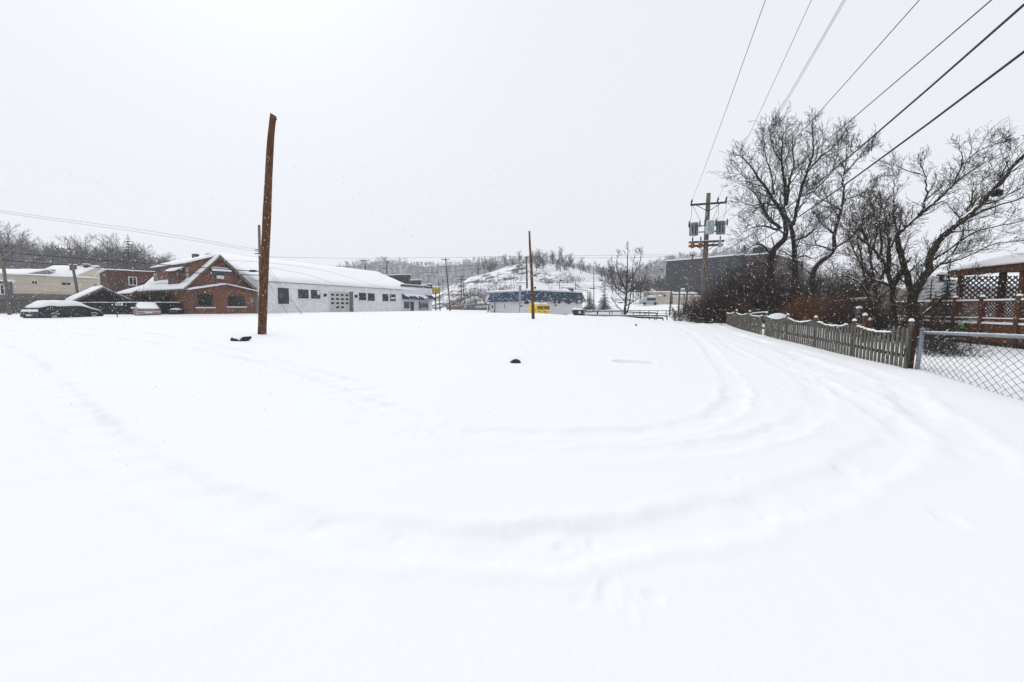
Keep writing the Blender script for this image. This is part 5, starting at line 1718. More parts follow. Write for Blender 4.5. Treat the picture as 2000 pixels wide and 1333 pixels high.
# ------------------------------------------------------------------ metal railings and low walls beyond the crest
RAILM = mat('dark_rail', (.055, .055, .06), (.03, .03, .033), scale=6, rough=.7)


def railing(pts, Y0, Y1, label, posts, hpx, rails, m_=RAILM, name='railing'):
    """pts: top line picture points; hpx height in px"""
    n = len(pts)
    P = [at(x, y, Y0 + (Y1 - Y0) * i / (n - 1)) for i, (x, y) in enumerate(pts)]
    t = thing(name, P[0] + Vector((0, 0, -.8)), label, 'railing', 'railings beyond the lot')
    for f_ in rails:
        q = MB()
        for a, b in zip(P[:-1], P[1:]): q.bar(a - Vector((0, 0, f_)), b - Vector((0, 0, f_)), .07, .09 if f_ < .1 else .06)
        q.build('rail', m_, t)
    q = MB()
    for a, b in zip(P[:-1], P[1:]): q.bar(a + Vector((0, 0, .06)), b + Vector((0, 0, .06)), .06, .035)
    q.build('snow', SNOW, t)
    for k in range(posts + 1):
        f_ = k / posts * (n - 1); i = min(int(f_), n - 2); p = P[i].lerp(P[i + 1], f_ - i)
        q = MB(); q.box(p.x - .05, p.x + .05, p.y - .05, p.y + .05, p.z - hpx, p.z); q.build('post', m_, t)


railing([(1140, 606), (1250, 607), (1318, 607.5)], 66, 68, 'long dark metal railing right of the dumpster, upper one', 8, 1.3, (0.0, .45))
railing([(1142, 608.5), (1215, 609), (1282, 611.5)], 62, 61, 'thick dark guard rail just below the long railing', 6, 1.0, (0.0, .06))
railing([(1142, 615), (1220, 616), (1303, 617)], 57, 54, 'low dark kerb rail half buried at the lot edge', 7, .6, (0.0, .05))
railing([(1150, 617.2), (1230, 618.5), (1295, 621)], 52, 48, 'lowest dark timber edge along the snow crest', 5, .5, (0.0, .06, .12))
# long grey retaining wall left of the store
a = at(872, 599, 112); b_ = at(955, 595, 104)
t = thing('retaining_wall', ((a.x + b_.x) / 2, a.y, 1.0), 'low grey retaining wall with a snowy guard rail left of the store', 'wall')
q = MB(); q.prism([(a.x, a.y, .3), (b_.x, b_.y, .3), (b_.x, b_.y, at(955, 592, 104).z), (a.x, a.y, at(872, 599.5, 112).z)], (0, 1, 0)); q.build('wall', mat('grey_concrete', (.16, .155, .15), (.09, .085, .085), scale=2), t)
q = MB(); q.bar(at(930, 601, 95), at(956, 599.5, 92), .1, .3); q.build('guard_rail', METAL, t)
q = MB(); q.bar(at(930, 600, 95) + Vector((0, 0, .13)), at(956, 598.5, 92) + Vector((0, 0, .13)), .14, .08); q.build('snow', SNOW, t)
# roof edge guard frame behind the blue roof
P = [at(1097, 580, 92), at(1097, 562, 92), at(1148, 568, 92), at(1148, 592, 92)]
t = thing('pipe_frame', P[0], 'thin dark pipe frame standing behind the right half of the blue roof', 'frame')
for a, b_ in zip(P[:-1], P[1:]):
    q = MB(); q.cyl(a, b_, .07, sides=6); q.build('pipe', BLACKM, t)
q = MB(); q.cyl(at(1097, 562.5, 92), at(1160, 563, 92), .05, sides=6); q.build('pipe', BLACKM, t)

# ================================================================== things half buried in the near snow
b = gp(468, 667)
RUB = mat('black_rubber', (.020, .021, .020), (.009, .009, .009), scale=12, rough=.7, bump=.5)
t = thing('buried_tyre', b, 'curved black tyre edge poking from the snow beside the near rusty pole', 'tyre')
q = MB()
pts = []
for k in range(19):
    a = R(-95 + 190 * k / 18)
    pts.append((b.x + .36 * math.sin(a), b.y + .12 - .16 * math.cos(a), b.z + .02 + .10 * (1 - math.cos(a * .9)) + (.05 if k > 11 else 0) - .05 * math.exp(-((k - 9.5) / 1.3) ** 2)))
q.tube(pts, [.025 + .075 * math.sin(math.pi * (k + .8) / 19.6) * (1.15 if k > 10 else .85) for k in range(19)], 10)
q.build('tread', RUB, t, True)
q = MB(); q.dome((b.x - .03, b.y + .18, b.z - .05), .36, .3, .24, 18, 6, 0, .02); q.build('snow_heap', SNOW, t, True)
b = gp(1007, 710)
t = thing('buried_tyre', b, 'dark oval tyre end poking from the open snow in the middle of the field', 'tyre')
q = MB(); n0 = 16
q.dome((b.x, b.y + .08, b.z - .03), .15, .15, .13, 18, 6, R(-25), .03); q.build('tread', mat('mottled_rubber', (.05, .042, .03), (.012, .011, .01), scale=22, rough=.8), t, True)
q = MB(); q.dome((b.x - .01, b.y + .27, b.z - .06), .20, .15, .15, 18, 6, R(-25), .02); q.build('snow_heap', SNOW, t, True)
b = gp(1243, 637)
t = thing('weed_stub', b, 'tiny dark stub sticking out of the distant snow', 'plant stub')
q = MB(); q.tube([(b.x, b.y, b.z - .05), (b.x - .02, b.y, b.z + .06), (b.x - .07, b.y, b.z + .12)], [.06, .05, .02], 6); q.build('stem', mat('dark_stem', (.03, .025, .02)), t)
# ================================================================== bare trees
BARK = mat('dark_bark', (.022, .017, .015), (.009, .007, .006), scale=8, rough=.9, stretch=(3, 3, .6), snow=0)
BARK2 = mat('mossy_bark', (.042, .036, .020), (.012, .009, .007), scale=6, rough=.9, stretch=(2, 2, .7))
REDTW = mat('reddish_twigs', (.075, .038, .030), (.030, .016, .014), scale=3, rough=.9)
ORANGE = mat('orange_brown_twigs', (.20, .085, .022), (.09, .035, .014), scale=2, rough=.9)
VINE = mat('brown_vines', (.050, .028, .021), (.016, .011, .010), scale=2, rough=.9)
FARBARK = mat('far_bark_hazed', (.11, .104, .107), (.065, .06, .062), scale=2, rough=.95)  # bark lightened, part of the distance haze put into its colour
NEEDLE = mat('dark_needles', (.028, .045, .042), (.012, .020, .020), scale=3, rough=.9)
NEEDLEFAR = mat('far_needles', (.055, .068, .068), (.030, .038, .040), scale=2, rough=.9)


def rvec(r):
    z = r.uniform(-1, 1); a = r.uniform(0, 6.2832); s = math.sqrt(1 - z * z)
    return (s * math.cos(a), s * math.sin(a), z)


def norm(v):
    l = math.sqrt(v[0] * v[0] + v[1] * v[1] + v[2] * v[2]) or 1e-9
    return (v[0] / l, v[1] / l, v[2] / l)


def grow(mb, p, d, r0, L, lev, r, opt, count):
    """one branch that wanders, thins and forks"""
    if lev < 0 or count[0] <= 0:
        return
    count[0] -= 1
    nseg = max(3, int(L / opt.get('seg', .35)))
    nseg = min(nseg, 9)
    st = L / nseg
    pts = [p]; rad = [r0]
    up = opt.get('up', .12); wob = opt.get('wob', .22)
    rmin = opt.get('rmin', .004)
    kids = []
    for i in range(nseg):
        w = rvec(r)
        d = norm((d[0] + w[0] * wob, d[1] + w[1] * wob, d[2] + w[2] * wob + up))
        p = (p[0] + d[0] * st, p[1] + d[1] * st, p[2] + d[2] * st)
        f = (i + 1) / nseg
        pts.append(p); rad.append(max(r0 * (1 - f * .72), rmin))
        if lev > 0 and (f > opt.get('bare', .15)):
            nk = opt['kids'][lev] if not callable(opt['kids']) else 1
            k = int(nk) + (1 if r.random() < nk - int(nk) else 0)
            for _ in range(k):
                kids.append((p, d, rad[-1], f))
    mb.tube(pts, rad, 5 if r0 > .05 else (4 if r0 > .02 else 3), cap=False)
    for (q, dd, rr, f) in kids:
        a = rvec(r)
        sp = opt.get('spread', .85) * r.uniform(.7, 1.25)
        perp = norm((a[0] - dd[0] * (a[0] * dd[0] + a[1] * dd[1] + a[2] * dd[2]), a[1] - dd[1] * (a[0] * dd[0] + a[1] * dd[1] + a[2] * dd[2]), a[2] - dd[2] * (a[0] * dd[0] + a[1] * dd[1] + a[2] * dd[2])))
        nd = norm((dd[0] * math.cos(sp) + perp[0] * math.sin(sp), dd[1] * math.cos(sp) + perp[1] * math.sin(sp), dd[2] * math.cos(sp) + perp[2] * math.sin(sp)))
        grow(mb, q, nd, max(rr * opt.get('thin', .62), rmin), L * opt.get('ratio', .55) * r.uniform(.65, 1.2) * (1.15 - .45 * f), lev - 1, r, opt, count)


def limb_path(P, r0, r1, r, jit):
    S = smooth_path(P, 5)
    out = []
    for i, p in enumerate(S):
        out.append((p[0] + r.uniform(-jit, jit), p[1] + r.uniform(-jit, jit), p[2] + r.uniform(-jit, jit) * .5))
    n = len(out)
    return out, [r0 + (r1 - r0) * (i / (n - 1)) ** .8 for i in range(n)]


def guided_tree(name, label, Y, limbs, m_, opt, seed, group=None, snow=True, budget=9000, density=1.0, twig=1.0, pods=None):
    """limbs: (picture points base->tip, depth offset at tip, r0, r1); fine branching grows off every limb"""
    r = random.Random(seed)
    base = at(limbs[0][0][0][0], limbs[0][0][0][1], Y)
    t = thing(name, (base.x, base.y, G(base.x, base.y)), label, 'tree', group)
    big = MB(); fine = MB(); clumps = []
    count = [budget]
    for k, (pp, dy0, dy1, r0, r1, dens) in enumerate(limbs):
        n = len(pp)
        P = [tuple(at(x, y, Y + dy0 + (dy1 - dy0) * i / (n - 1))) for i, (x, y) in enumerate(pp)]
        r0, r1 = r0 * 1.2, r1 * .85
        S, RR = limb_path(P, r0, r1, r, min(r0, .06) * .5)
        big.tube(S, RR, 9 if r0 > .08 else 6, cap=True)
        # snow lying along the limb tops
        i = 0
        while snow and i < len(S) - 2:
            ln = r.randint(2, 5)
            seg = S[i:i + ln + 1]
            if len(seg) > 2:
                tz = abs(seg[-1][2] - seg[0][2]) / (math.dist(seg[0], seg[-1]) + 1e-6)
                if tz < .80 and r.random() < .75 and RR[i] > .02:
                    q = [(p[0], p[1], p[2] + RR[min(i + j, len(RR) - 1)] * .72) for j, p in enumerate(seg)]
                    mr = [RR[min(i + j, len(RR) - 1)] * (.72 if 0 < j < len(seg) - 1 else .2) for j in range(len(seg))]
                    clumps.append((sum(mr) * math.dist(q[0], q[-1]), q, mr))
            i += ln
        tot = len(S)
        for i in range(2, tot):
            f = i / tot
            d = norm(tuple(S[i][c] - S[i - 1][c] for c in range(3)))
            seglen = math.dist(S[i], S[i - 1])
            nk = dens * density * seglen * (.4 + 1.2 * f)
            kk = int(nk) + (1 if r.random() < nk - int(nk) else 0)
            for _ in range(kk):
                a = rvec(r)
                dot = a[0] * d[0] + a[1] * d[1] + a[2] * d[2]
                perp = norm((a[0] - d[0] * dot, a[1] - d[1] * dot, a[2] - d[2] * dot + .25))
                sp = r.uniform(.5, 1.15)
                nd = tuple(d[c] * math.cos(sp) + perp[c] * math.sin(sp) for c in range(3))
                br = min(RR[i] * .5, opt.get('brmax', .035)) * r.uniform(.6, 1.1)
                grow(fine, S[i], norm(nd), max(br, .006), opt['len'] * twig * r.uniform(.5, 1.25) * (1.2 - .75 * f), opt['lev'], r, opt, count)
        # spray at the tip
        d = norm(tuple(S[-1][c] - S[-3][c] for c in range(3)))
        for _ in range(3):
            w = rvec(r)
            grow(fine, S[-1], norm(tuple(d[c] + w[c] * .45 for c in range(3))), max(r1 * .8, .007), opt['len'] * r.uniform(.3, .55), opt['lev'], r, opt, count)
    if pods:
        pod = MB(); vs = fine.v
        for _ in range(pods[0]):
            v = vs[r.randrange(len(vs))]
            if v[2] < pods[1]: continue
            l = r.uniform(.12, .28); a = rvec(r)
            pod.tube([v, (v[0] + a[0] * .03, v[1] + a[1] * .03, v[2] - l * .5), (v[0] + a[0] * .07, v[1] + a[1] * .07, v[2] - l)], [.008, .02, .006], 4)
        pod.build('seed_pods', mat('dry_pods', (.035, .03, .028), (.02, .017, .016)), t)
    big.build('trunk', m_, t, True)
    fine.build('crown', m_ if m_ is not BARK2 else BARK2, t)
    clumps.sort(key=lambda c: -c[0])
    for a_, q, mr in clumps[:70]:
        sn = MB(); sn.tube(q, mr, 6); sn.build('snow', SNOW, t, True)
    if len(clumps) > 70:
        sn = MB()
        for a_, q, mr in clumps[70:]: sn.tube(q, mr, 6)
        sn.build('snow', SNOW, t, True)['kind'] = 'stuff'
    return t, count


OPT = dict(kids=[0, 1.1, .95, .8], lev=2, len=1.9, ratio=.55, spread=.75, wob=.20, up=.07, seg=.26, rmin=.0045, thin=.6)

guided_tree('bare_tree', 'tallest bare tree with a broad rounded crown rising behind the picket fence', 33, [
    ([(1502, 632), (1503, 615), (1505, 560), (1506, 513), (1512, 488), (1533, 465), (1532, 427), (1518, 402), (1501, 375), (1483, 350), (1466, 325), (1446, 305)], 0, -1.5, .30, .03, 1.3),
    ([(1552, 625), (1551, 571), (1552, 507), (1546, 451), (1532, 415)], .6, 0, .24, .13, .4),
    ([(1536, 402), (1538, 384), (1543, 350), (1551, 322), (1548, 291), (1550, 262)], 0, .8, .12, .02, 1.7),
    ([(1548, 440), (1552, 430), (1563, 378), (1577, 335), (1588, 298), (1587, 258), (1586, 240)], .3, -.8, .14, .015, 1.6),
    ([(1575, 337), (1603, 307), (1628, 288), (1648, 264)], -.5, -2, .07, .015, 2.0),
    ([(1535, 402), (1532, 359), (1526, 316), (1528, 282), (1529, 255)], 0, -1.5, .11, .015, 1.7),
    ([(1524, 446), (1501, 427), (1489, 402), (1474, 378), (1455, 362)], 0, -2.2, .11, .02, 1.7),
    ([(1518, 402), (1494, 398), (1472, 402), (1448, 395)], 0, -1.0, .06, .012, 2.0),
    ([(1519, 450), (1492, 442), (1468, 446), (1446, 458)], 0, -1.5, .08, .012, 1.9),
    ([(1506, 500), (1490, 480), (1470, 480), (1452, 500)], 0, -1.6, .08, .012, 1.8),
    ([(1508, 520), (1480, 515), (1452, 530)], 0, -1, .08, .012, 1.8),
    ([(1512, 380), (1506, 340), (1494, 300), (1492, 268)], 0, 1.5, .07, .012, 1.9),
    ([(1560, 385), (1590, 372), (1618, 345), (1632, 318)], 0, 1.0, .07, .012, 1.9),
    ([(1549, 470), (1575, 462), (1600, 440), (1622, 418)], 0, 1.5, .08, .012, 1.7),
    ([(1478, 345), (1462, 350), (1445, 340), (1432, 345)], -1, -1.5, .04, .01, 2.0),
    ([(1526, 316), (1510, 290), (1505, 262), (1512, 246)], -1, -1.0, .05, .01, 2.0),
    ([(1503, 560), (1520, 550), (1535, 535), (1545, 548), (1552, 575)], -.2, .2, .06, .03, 1.0),
    ([(1552, 507), (1570, 500), (1590, 505), (1610, 495)], .4, -1.2, .07, .012, 1.7),
], BARK, dict(OPT, len=1.85, kids=[0, 1.15, 1.0, .8], rmin=.0088, brmax=.055), 11, budget=90000, density=3.0)

guided_tree('bare_tree', 'bare tree hung with dark seed pods at its top, right of the tallest tree', 36, [
    ([(1590, 628), (1589, 600), (1586, 571), (1592, 525), (1627, 491), (1629, 458), (1642, 415), (1648, 378), (1646, 350), (1652, 322), (1653, 285)], 0, 0, .24, .02, 1.3),
    ([(1644, 412), (1622, 398), (1600, 386), (1585, 372)], 0, -1, .07, .012, 1.7),
    ([(1630, 458), (1612, 444), (1598, 425)], 0, 1, .07, .012, 1.7),
    ([(1648, 390), (1670, 384), (1692, 372), (1702, 362)], 0, .6, .06, .012, 1.8),
    ([(1650, 340), (1668, 318), (1684, 300), (1698, 285)], 0, -.6, .05, .010, 1.9),
    ([(1650, 330), (1638, 308), (1636, 290)], 0, .6, .04, .010, 1.9),
    ([(1628, 491), (1600, 480), (1576, 478), (1556, 470)], 0, -1.5, .07, .012, 1.6),
    ([(1628, 485), (1655, 470), (1676, 448), (1694, 430)], 0, -1.5, .08, .012, 1.7),
    ([(1590, 540), (1566, 520), (1550, 500)], 0, 1, .07, .012, 1.6),
], BARK, dict(OPT, len=1.7, kids=[0, 1.15, 1.0, .8], rmin=.0088, brmax=.05), 23, budget=50000, density=2.8, pods=(2200, 8.4))

OPT3 = dict(kids=[0, 1.05, .9, .8], lev=2, len=.95, ratio=.56, spread=.7, wob=.2, up=.05, seg=.15, rmin=.0028, thin=.6, brmax=.022)
TREE3, _c = guided_tree('spreading_tree', 'big low spreading tree with several mossy limbs behind the chain link fence corner', 17, [
    ([(1781, 690), (1782, 644), (1782, 587), (1789, 566), (1812, 531), (1815, 508), (1836, 468), (1872, 436), (1914, 401), (1953, 358), (1988, 316), (2020, 286)], 0, -1.2, .165, .05, 1.6),
    ([(1840, 463), (1886, 429), (1942, 404), (2010, 384)], -.3, -.6, .06, .02, 2.6),
    ([(1781, 640), (1779, 600), (1780, 570), (1766, 517), (1755, 482), (1753, 460), (1766, 446), (1794, 422), (1829, 393), (1857, 365), (1879, 323), (1874, 288)], .1, .3, .13, .012, 2.2),
    ([(1794, 422), (1808, 390), (1809, 355), (1797, 316)], .2, .8, .05, .010, 3.2),
    ([(1755, 460), (1746, 418), (1746, 362), (1752, 345)], .1, 0, .03, .008, 2.2),
    ([(1829, 393), (1850, 372), (1872, 352), (1900, 332), (1925, 318)], .3, 1.2, .04, .010, 3.0),
    ([(1745, 672), (1745, 633), (1743, 580), (1736, 538), (1713, 496), (1681, 466), (1657, 450)], .5, .2, .12, .02, 2.2),
    ([(1742, 575), (1752, 545), (1766, 520)], .5, .2, .08, .06, .8),
    ([(1728, 665), (1712, 620), (1699, 598), (1688, 540), (1679, 482), (1676, 462)], .6, .9, .07, .02, 2.0),
    ([(1699, 580), (1671, 548), (1645, 540), (1620, 545)], .6, -.6, .05, .010, 2.4),
    ([(1743, 560), (1710, 548), (1690, 545), (1660, 560)], .5, -.5, .05, .012, 2.4),
    ([(1783, 640), (1800, 618), (1830, 592), (1860, 566), (1905, 540)], 0, -.7, .075, .02, 2.2),
    ([(1782, 600), (1795, 562), (1830, 522), (1858, 500), (1910, 480)], .2, 1.0, .05, .012, 2.4),
    ([(1858, 500), (1880, 460), (1884, 430), (1902, 395)], .8, 1.2, .03, .008, 2.8),
    ([(1720, 500), (1722, 462), (1716, 430), (1722, 402)], .4, .9, .045, .010, 2.8),
    ([(1736, 535), (1738, 490), (1732, 450), (1740, 420)], .4, -.4, .045, .010, 2.6),
    ([(1690, 470), (1684, 440), (1690, 412), (1700, 395)], .3, .6, .035, .008, 3.0),
    ([(1953, 358), (1962, 330), (1980, 300), (1985, 282)], -.9, -.5, .03, .008, 2.8),
    ([(1872, 436), (1895, 400), (1905, 365), (1930, 345)], -.4, .6, .04, .010, 2.8),
    ([(1914, 401), (1950, 392), (1985, 372), (2015, 360)], -.7, -1.0, .035, .010, 2.8),
    ([(1815, 512), (1850, 490), (1900, 455), (1960, 440), (2010, 430)], 0, -1.2, .04, .012, 2.6),
    ([(1826, 520), (1880, 505), (1940, 478), (1995, 470)], .3, -.6, .03, .010, 2.6),
    ([(1735, 668), (1740, 650), (1715, 640), (1702, 615)], .3, -.2, .05, .015, 1.2),
    ([(1786, 655), (1815, 640), (1850, 615), (1885, 600)], -.2, -.6, .045, .012, 2.4),
    ([(1879, 323), (1905, 300), (1935, 285), (1960, 278)], .3, .8, .025, .007, 3.2),
    ([(1797, 340), (1775, 335), (1755, 326), (1742, 320)], .6, .9, .022, .007, 3.2),
], BARK2, dict(OPT3, kids=[0, 1.2, 1.0, .8], rmin=.0052, brmax=.032), 37, budget=110000, density=2.5)

guided_tree('bare_tree', 'reddish twiggy smaller tree between the pod tree and the big spreading tree', 22, [
    ([(1716, 640), (1712, 600), (1705, 550), (1700, 500), (1690, 455), (1682, 420)], 0, .5, .10, .015, 2.6),
    ([(1708, 570), (1728, 530), (1736, 480), (1730, 430), (1722, 395)], 0, -.8, .07, .012, 2.8),
    ([(1704, 545), (1680, 515), (1664, 480), (1655, 445)], 0, .8, .06, .012, 2.8),
    ([(1700, 500), (1712, 460), (1708, 420), (1700, 392)], .2, .2, .05, .010, 2.8),
    ([(1712, 600), (1685, 580), (1655, 572), (1630, 580)], 0, -1, .06, .012, 2.4),
    ([(1736, 490), (1752, 460), (1762, 430)], -.5, -.8, .04, .010, 2.8),
    ([(1690, 460), (1672, 440), (1662, 412)], .5, 1.2, .04, .010, 2.8),
    ([(1712, 590), (1740, 565), (1765, 548)], 0, .8, .05, .012, 2.6),
], REDTW, dict(OPT3, len=1.25, kids=[0, 1.2, 1.1, .8], rmin=.007, brmax=.03), 41, budget=55000, density=2.8, snow=False)

guided_tree('bare_tree', 'lone slender bare tree by the dark railings right of the dumpster', 58, [
    ([(1220, 617), (1222, 590), (1224, 560), (1225, 530), (1226, 505), (1227, 484)], 0, 0, .17, .03, 1.5),
    ([(1224, 612), (1230, 590), (1233, 560), (1236, 520), (1240, 496)], .2, -.6, .09, .02, 1.5),
    ([(1224, 570), (1212, 545), (1203, 520), (1208, 498)], 0, .6, .10, .015, 1.7),
    ([(1225, 555), (1240, 535), (1250, 512), (1250, 495)], 0, .6, .09, .015, 1.7),
    ([(1224, 575), (1208, 565), (1196, 548), (1194, 530)], 0, -1, .08, .012, 1.7),
    ([(1224, 572), (1244, 562), (1260, 545), (1262, 528)], 0, -1, .08, .012, 1.7),
    ([(1223, 590), (1205, 574), (1190, 556)], 0, 1, .07, .012, 1.5),
    ([(1222, 598), (1245, 585), (1262, 575)], 0, 1, .07, .012, 1.5),
    ([(1222, 610), (1206, 600), (1198, 588)], 0, -1, .06, .012, 1.2),
], BARK, dict(OPT, len=1.45, kids=[0, 1.0, .9, .8], rmin=.014, brmax=.05), 53, budget=9000, density=1.25, snow=False)

# nest in the spreading tree
c = at(1945, 378, 16.3)
t = thing('bird_nest', c, 'dark bird nest wedged on a high limb of the spreading tree', 'nest')
mb = MB(); r = random.Random(2)
for k in range(140):
    a = r.uniform(0, 6.28); h_ = r.uniform(-.09, .09); rr = r.uniform(.12, .24) * (1 - abs(h_) * 2)
    p = (c.x + rr * math.cos(a), c.y + rr * math.sin(a), c.z + h_); a2 = a + r.uniform(.6, 1.4)
    mb.tube([p, (c.x + rr * math.cos(a2), c.y + rr * math.sin(a2), c.z + h_ + r.uniform(-.05, .05))], .012, 3, False)
mb.dome((c.x, c.y, c.z - .06), .17, .17, .12, 10, 4)
mb.build('twigs', BARK, t)


# ================================================================== shrubs, vines, thickets
def bush(name, label, cen, w, d, h, m_, n, seed, group=None, lev=1, rmin=.007, snowy=0, lean=.5, L=None, r0=.012, kids=1.3, cat='bush'):
    r = random.Random(seed)
    gz = G(cen[0], cen[1])
    t = thing(name, (cen[0], cen[1], gz), label, cat, group)
    mb = MB(); sn = MB(); count = [40000]
    o_ = dict(kids=[0, kids, kids, 1], ratio=.5, spread=.7, wob=.28, up=.03, seg=.2, rmin=rmin, thin=.7, bare=.25)
    for k in range(n):
        a = r.uniform(0, 6.28); q = math.sqrt(r.random())
        p = (cen[0] + w * q * math.cos(a), cen[1] + d * q * math.sin(a))
        z = G(p[0], p[1]) - .05
        hh = (L or h) * r.uniform(.45, 1.0) * (1 - .45 * q * q)
        dd = norm((r.gauss(0, lean) + .25 * math.cos(a) * q, r.gauss(0, lean) + .25 * math.sin(a) * q, 1))
        grow(mb, (p[0], p[1], z), dd, r0 * r.uniform(.7, 1.3), hh, lev, r, o_, count)
        if r.random() < snowy:
            e = (p[0] + dd[0] * hh * .5, p[1] + dd[1] * hh * .5, z + dd[2] * hh * .5)
            b2 = norm((r.uniform(-1, 1), r.uniform(-1, 1), r.uniform(-.1, .35)))
            sn.tube([e, (e[0] + b2[0] * .2, e[1] + b2[1] * .2, e[2] + b2[2] * .2 + .02), (e[0] + b2[0] * .45, e[1] + b2[1] * .45, e[2] + b2[2] * .45)], [.01, .03, .01], 4)
    mb.build('stems', m_, t)
    if sn.v: sn.build('snow', SNOW, t, True)
    return t


def bp(px, Y): return tuple(at(px, HZ, Y).xy)


bush('thicket', 'dense brown vine thicket right of the transformer pole', bp(1402, 28.5), 1.3, 1.0, 2.6, VINE, 190, 1, 'thickets behind the fence', lev=2, snowy=.10, kids=1.0)
bush('thicket', 'tall dark vine mass climbing the base of the tallest tree', bp(1478, 31), 1.3, 1.0, 4.6, VINE, 240, 2, 'thickets behind the fence', lev=2, snowy=.06, kids=1.0, r0=.018)
bush('thicket', 'low brown thicket under the dark vine mass at the far end of the picket fence', bp(1440, 28.0), 1.3, .8, 1.6, ORANGE, 190, 3, 'thickets behind the fence', lev=2, kids=1.0)
bush('thicket', 'grey brown tangle in front of the warehouse right of the transformer pole', bp(1432, 33), 1.9, 1.2, 3.8, VINE, 200, 4, 'thickets behind the fence', lev=2, snowy=.14, kids=1.0, r0=.016)
bush('shrub', 'broad orange brown shrub behind the middle of the picket fence', bp(1582, 27), 1.45, .9, 2.1, ORANGE, 330, 5, None, lev=2, kids=1.0)
bush('shrub', 'dark red brown shrub behind the fence between orange shrub and spreading tree', bp(1672, 21), 1.2, .9, 1.9, REDTW, 250, 6, None, lev=2, kids=1.0, snowy=.08)
bush('thicket', 'dark hanging tangle of vines between the tall trees', bp(1625, 33), 2.6, 1.2, 4.4, VINE, 260, 7, 'thickets behind the fence', lev=2, kids=1.0, r0=.016)
bush('shrub', 'thin bare saplings in front of the short dark poles', bp(1334, 50), 1.1, 1.0, 3.0, BARK, 26, 8, None, lev=2, lean=.15, rmin=.010, r0=.03)
bush('shrub', 'snowy grey scrub on the bank left of the transformer pole', bp(1350, 42), 1.7, 1.2, 1.7, mat('grey_twigs', (.10, .085, .075), (.05, .042, .038)), 120, 9, None, lev=2, snowy=.3, rmin=.007)
bush('shrub', 'brown scrub on the bank at the foot of the transformer pole', bp(1372, 33), .7, .8, 1.9, VINE, 70, 10, None, lev=2, snowy=.1)
bush('shrub', 'dark bare bush in front of the snowy wing roof beside the brick house', bp(292, 47.5), 1.3, .8, 2.7, BARK, 150, 12, None, lev=2, rmin=.008, r0=.03)
bush('shrub', 'dark bush spilling over the black fence at the brick house side wall', bp(322, 45.6), 1.5, .6, 2.3, mat('black_brown_twigs', (.035, .03, .025), (.015, .013, .012)), 260, 13, None, lev=2, rmin=.008)
bush('shrub', 'twiggy low brush under the deck behind the chain link fence', bp(1850, 12.5), .8, .5, .75, VINE, 110, 14, None, lev=2, rmin=.003, r0=.008, lean=.9)
bush('shrub', 'few dry weed stems at the near end of the thicket snowbank', bp(1410, 25.2), .05, .05, .5, VINE, 16, 15, None, lev=1, rmin=.003, r0=.006, lean=1.0)
bush('shrub', 'dense dark twiggy shrub in front of the left part of the deck', bp(1815, 14.2), .55, .4, 1.6, VINE, 90, 16, None, lev=2, rmin=.0035, r0=.010, snowy=.12)
bush('shrub', 'dark leafless shrub between spreading tree trunks behind the pickets', bp(1735, 16.5), .9, .6, 1.5, BARK2, 150, 17, None, lev=2, rmin=.0035, r0=.010, snowy=.15)
for i, (px, Y, w, h) in enumerate(((975, 120, 7, 2.2), (1005, 118, 5, 3.2), (940, 128, 5, 1.8), (985, 134, 6, 1.8), (918, 122, 4, 1.5), (1075, 140, 5, 1.5), (955, 112, 5, 2.0), (930, 136, 6, 1.6), (960, 146, 6, 1.5), (900, 132, 4, 1.4), (1010, 150, 6, 1.3), (1110, 150, 5, 1.6), (885, 122, 4, 1.3))):
    x, y = bp(px, Y)
    lab = ['grey scrub patch low on the snowy hill left of the flue', 'tall grey brush directly behind the flue on the blue roof', 'small grey scrub patch midway up the hill left of the flue',
           'scattered scrub higher on the hill above the flue', 'faint scrub patch on the lowest left flank of the hill', 'sparse scrub right of the rusty pole on the hill', 'dark scrub at the left corner of the blue roofed store'][0]
    r = random.Random(60 + i); t = None
    mb = MB(); count = [9000]
    for k in range(120):
        xx = x + r.gauss(0, w * .5); yy = y + r.gauss(0, w * .5)
        yy = max(yy, 110); z = mid_z(xx, yy) if yy > 116 else G(xx, yy)
        grow(mb, (xx, yy, z - .1), norm((r.gauss(0, .3), r.gauss(0, .3), 1)), .03, h * r.uniform(.4, 1), 1, r, dict(kids=[0, 1.6], ratio=.5, spread=.7, wob=.3, seg=.4, rmin=.02, up=.0), count)
    tag(mb.build('scrub', FARBARK), kind='stuff')


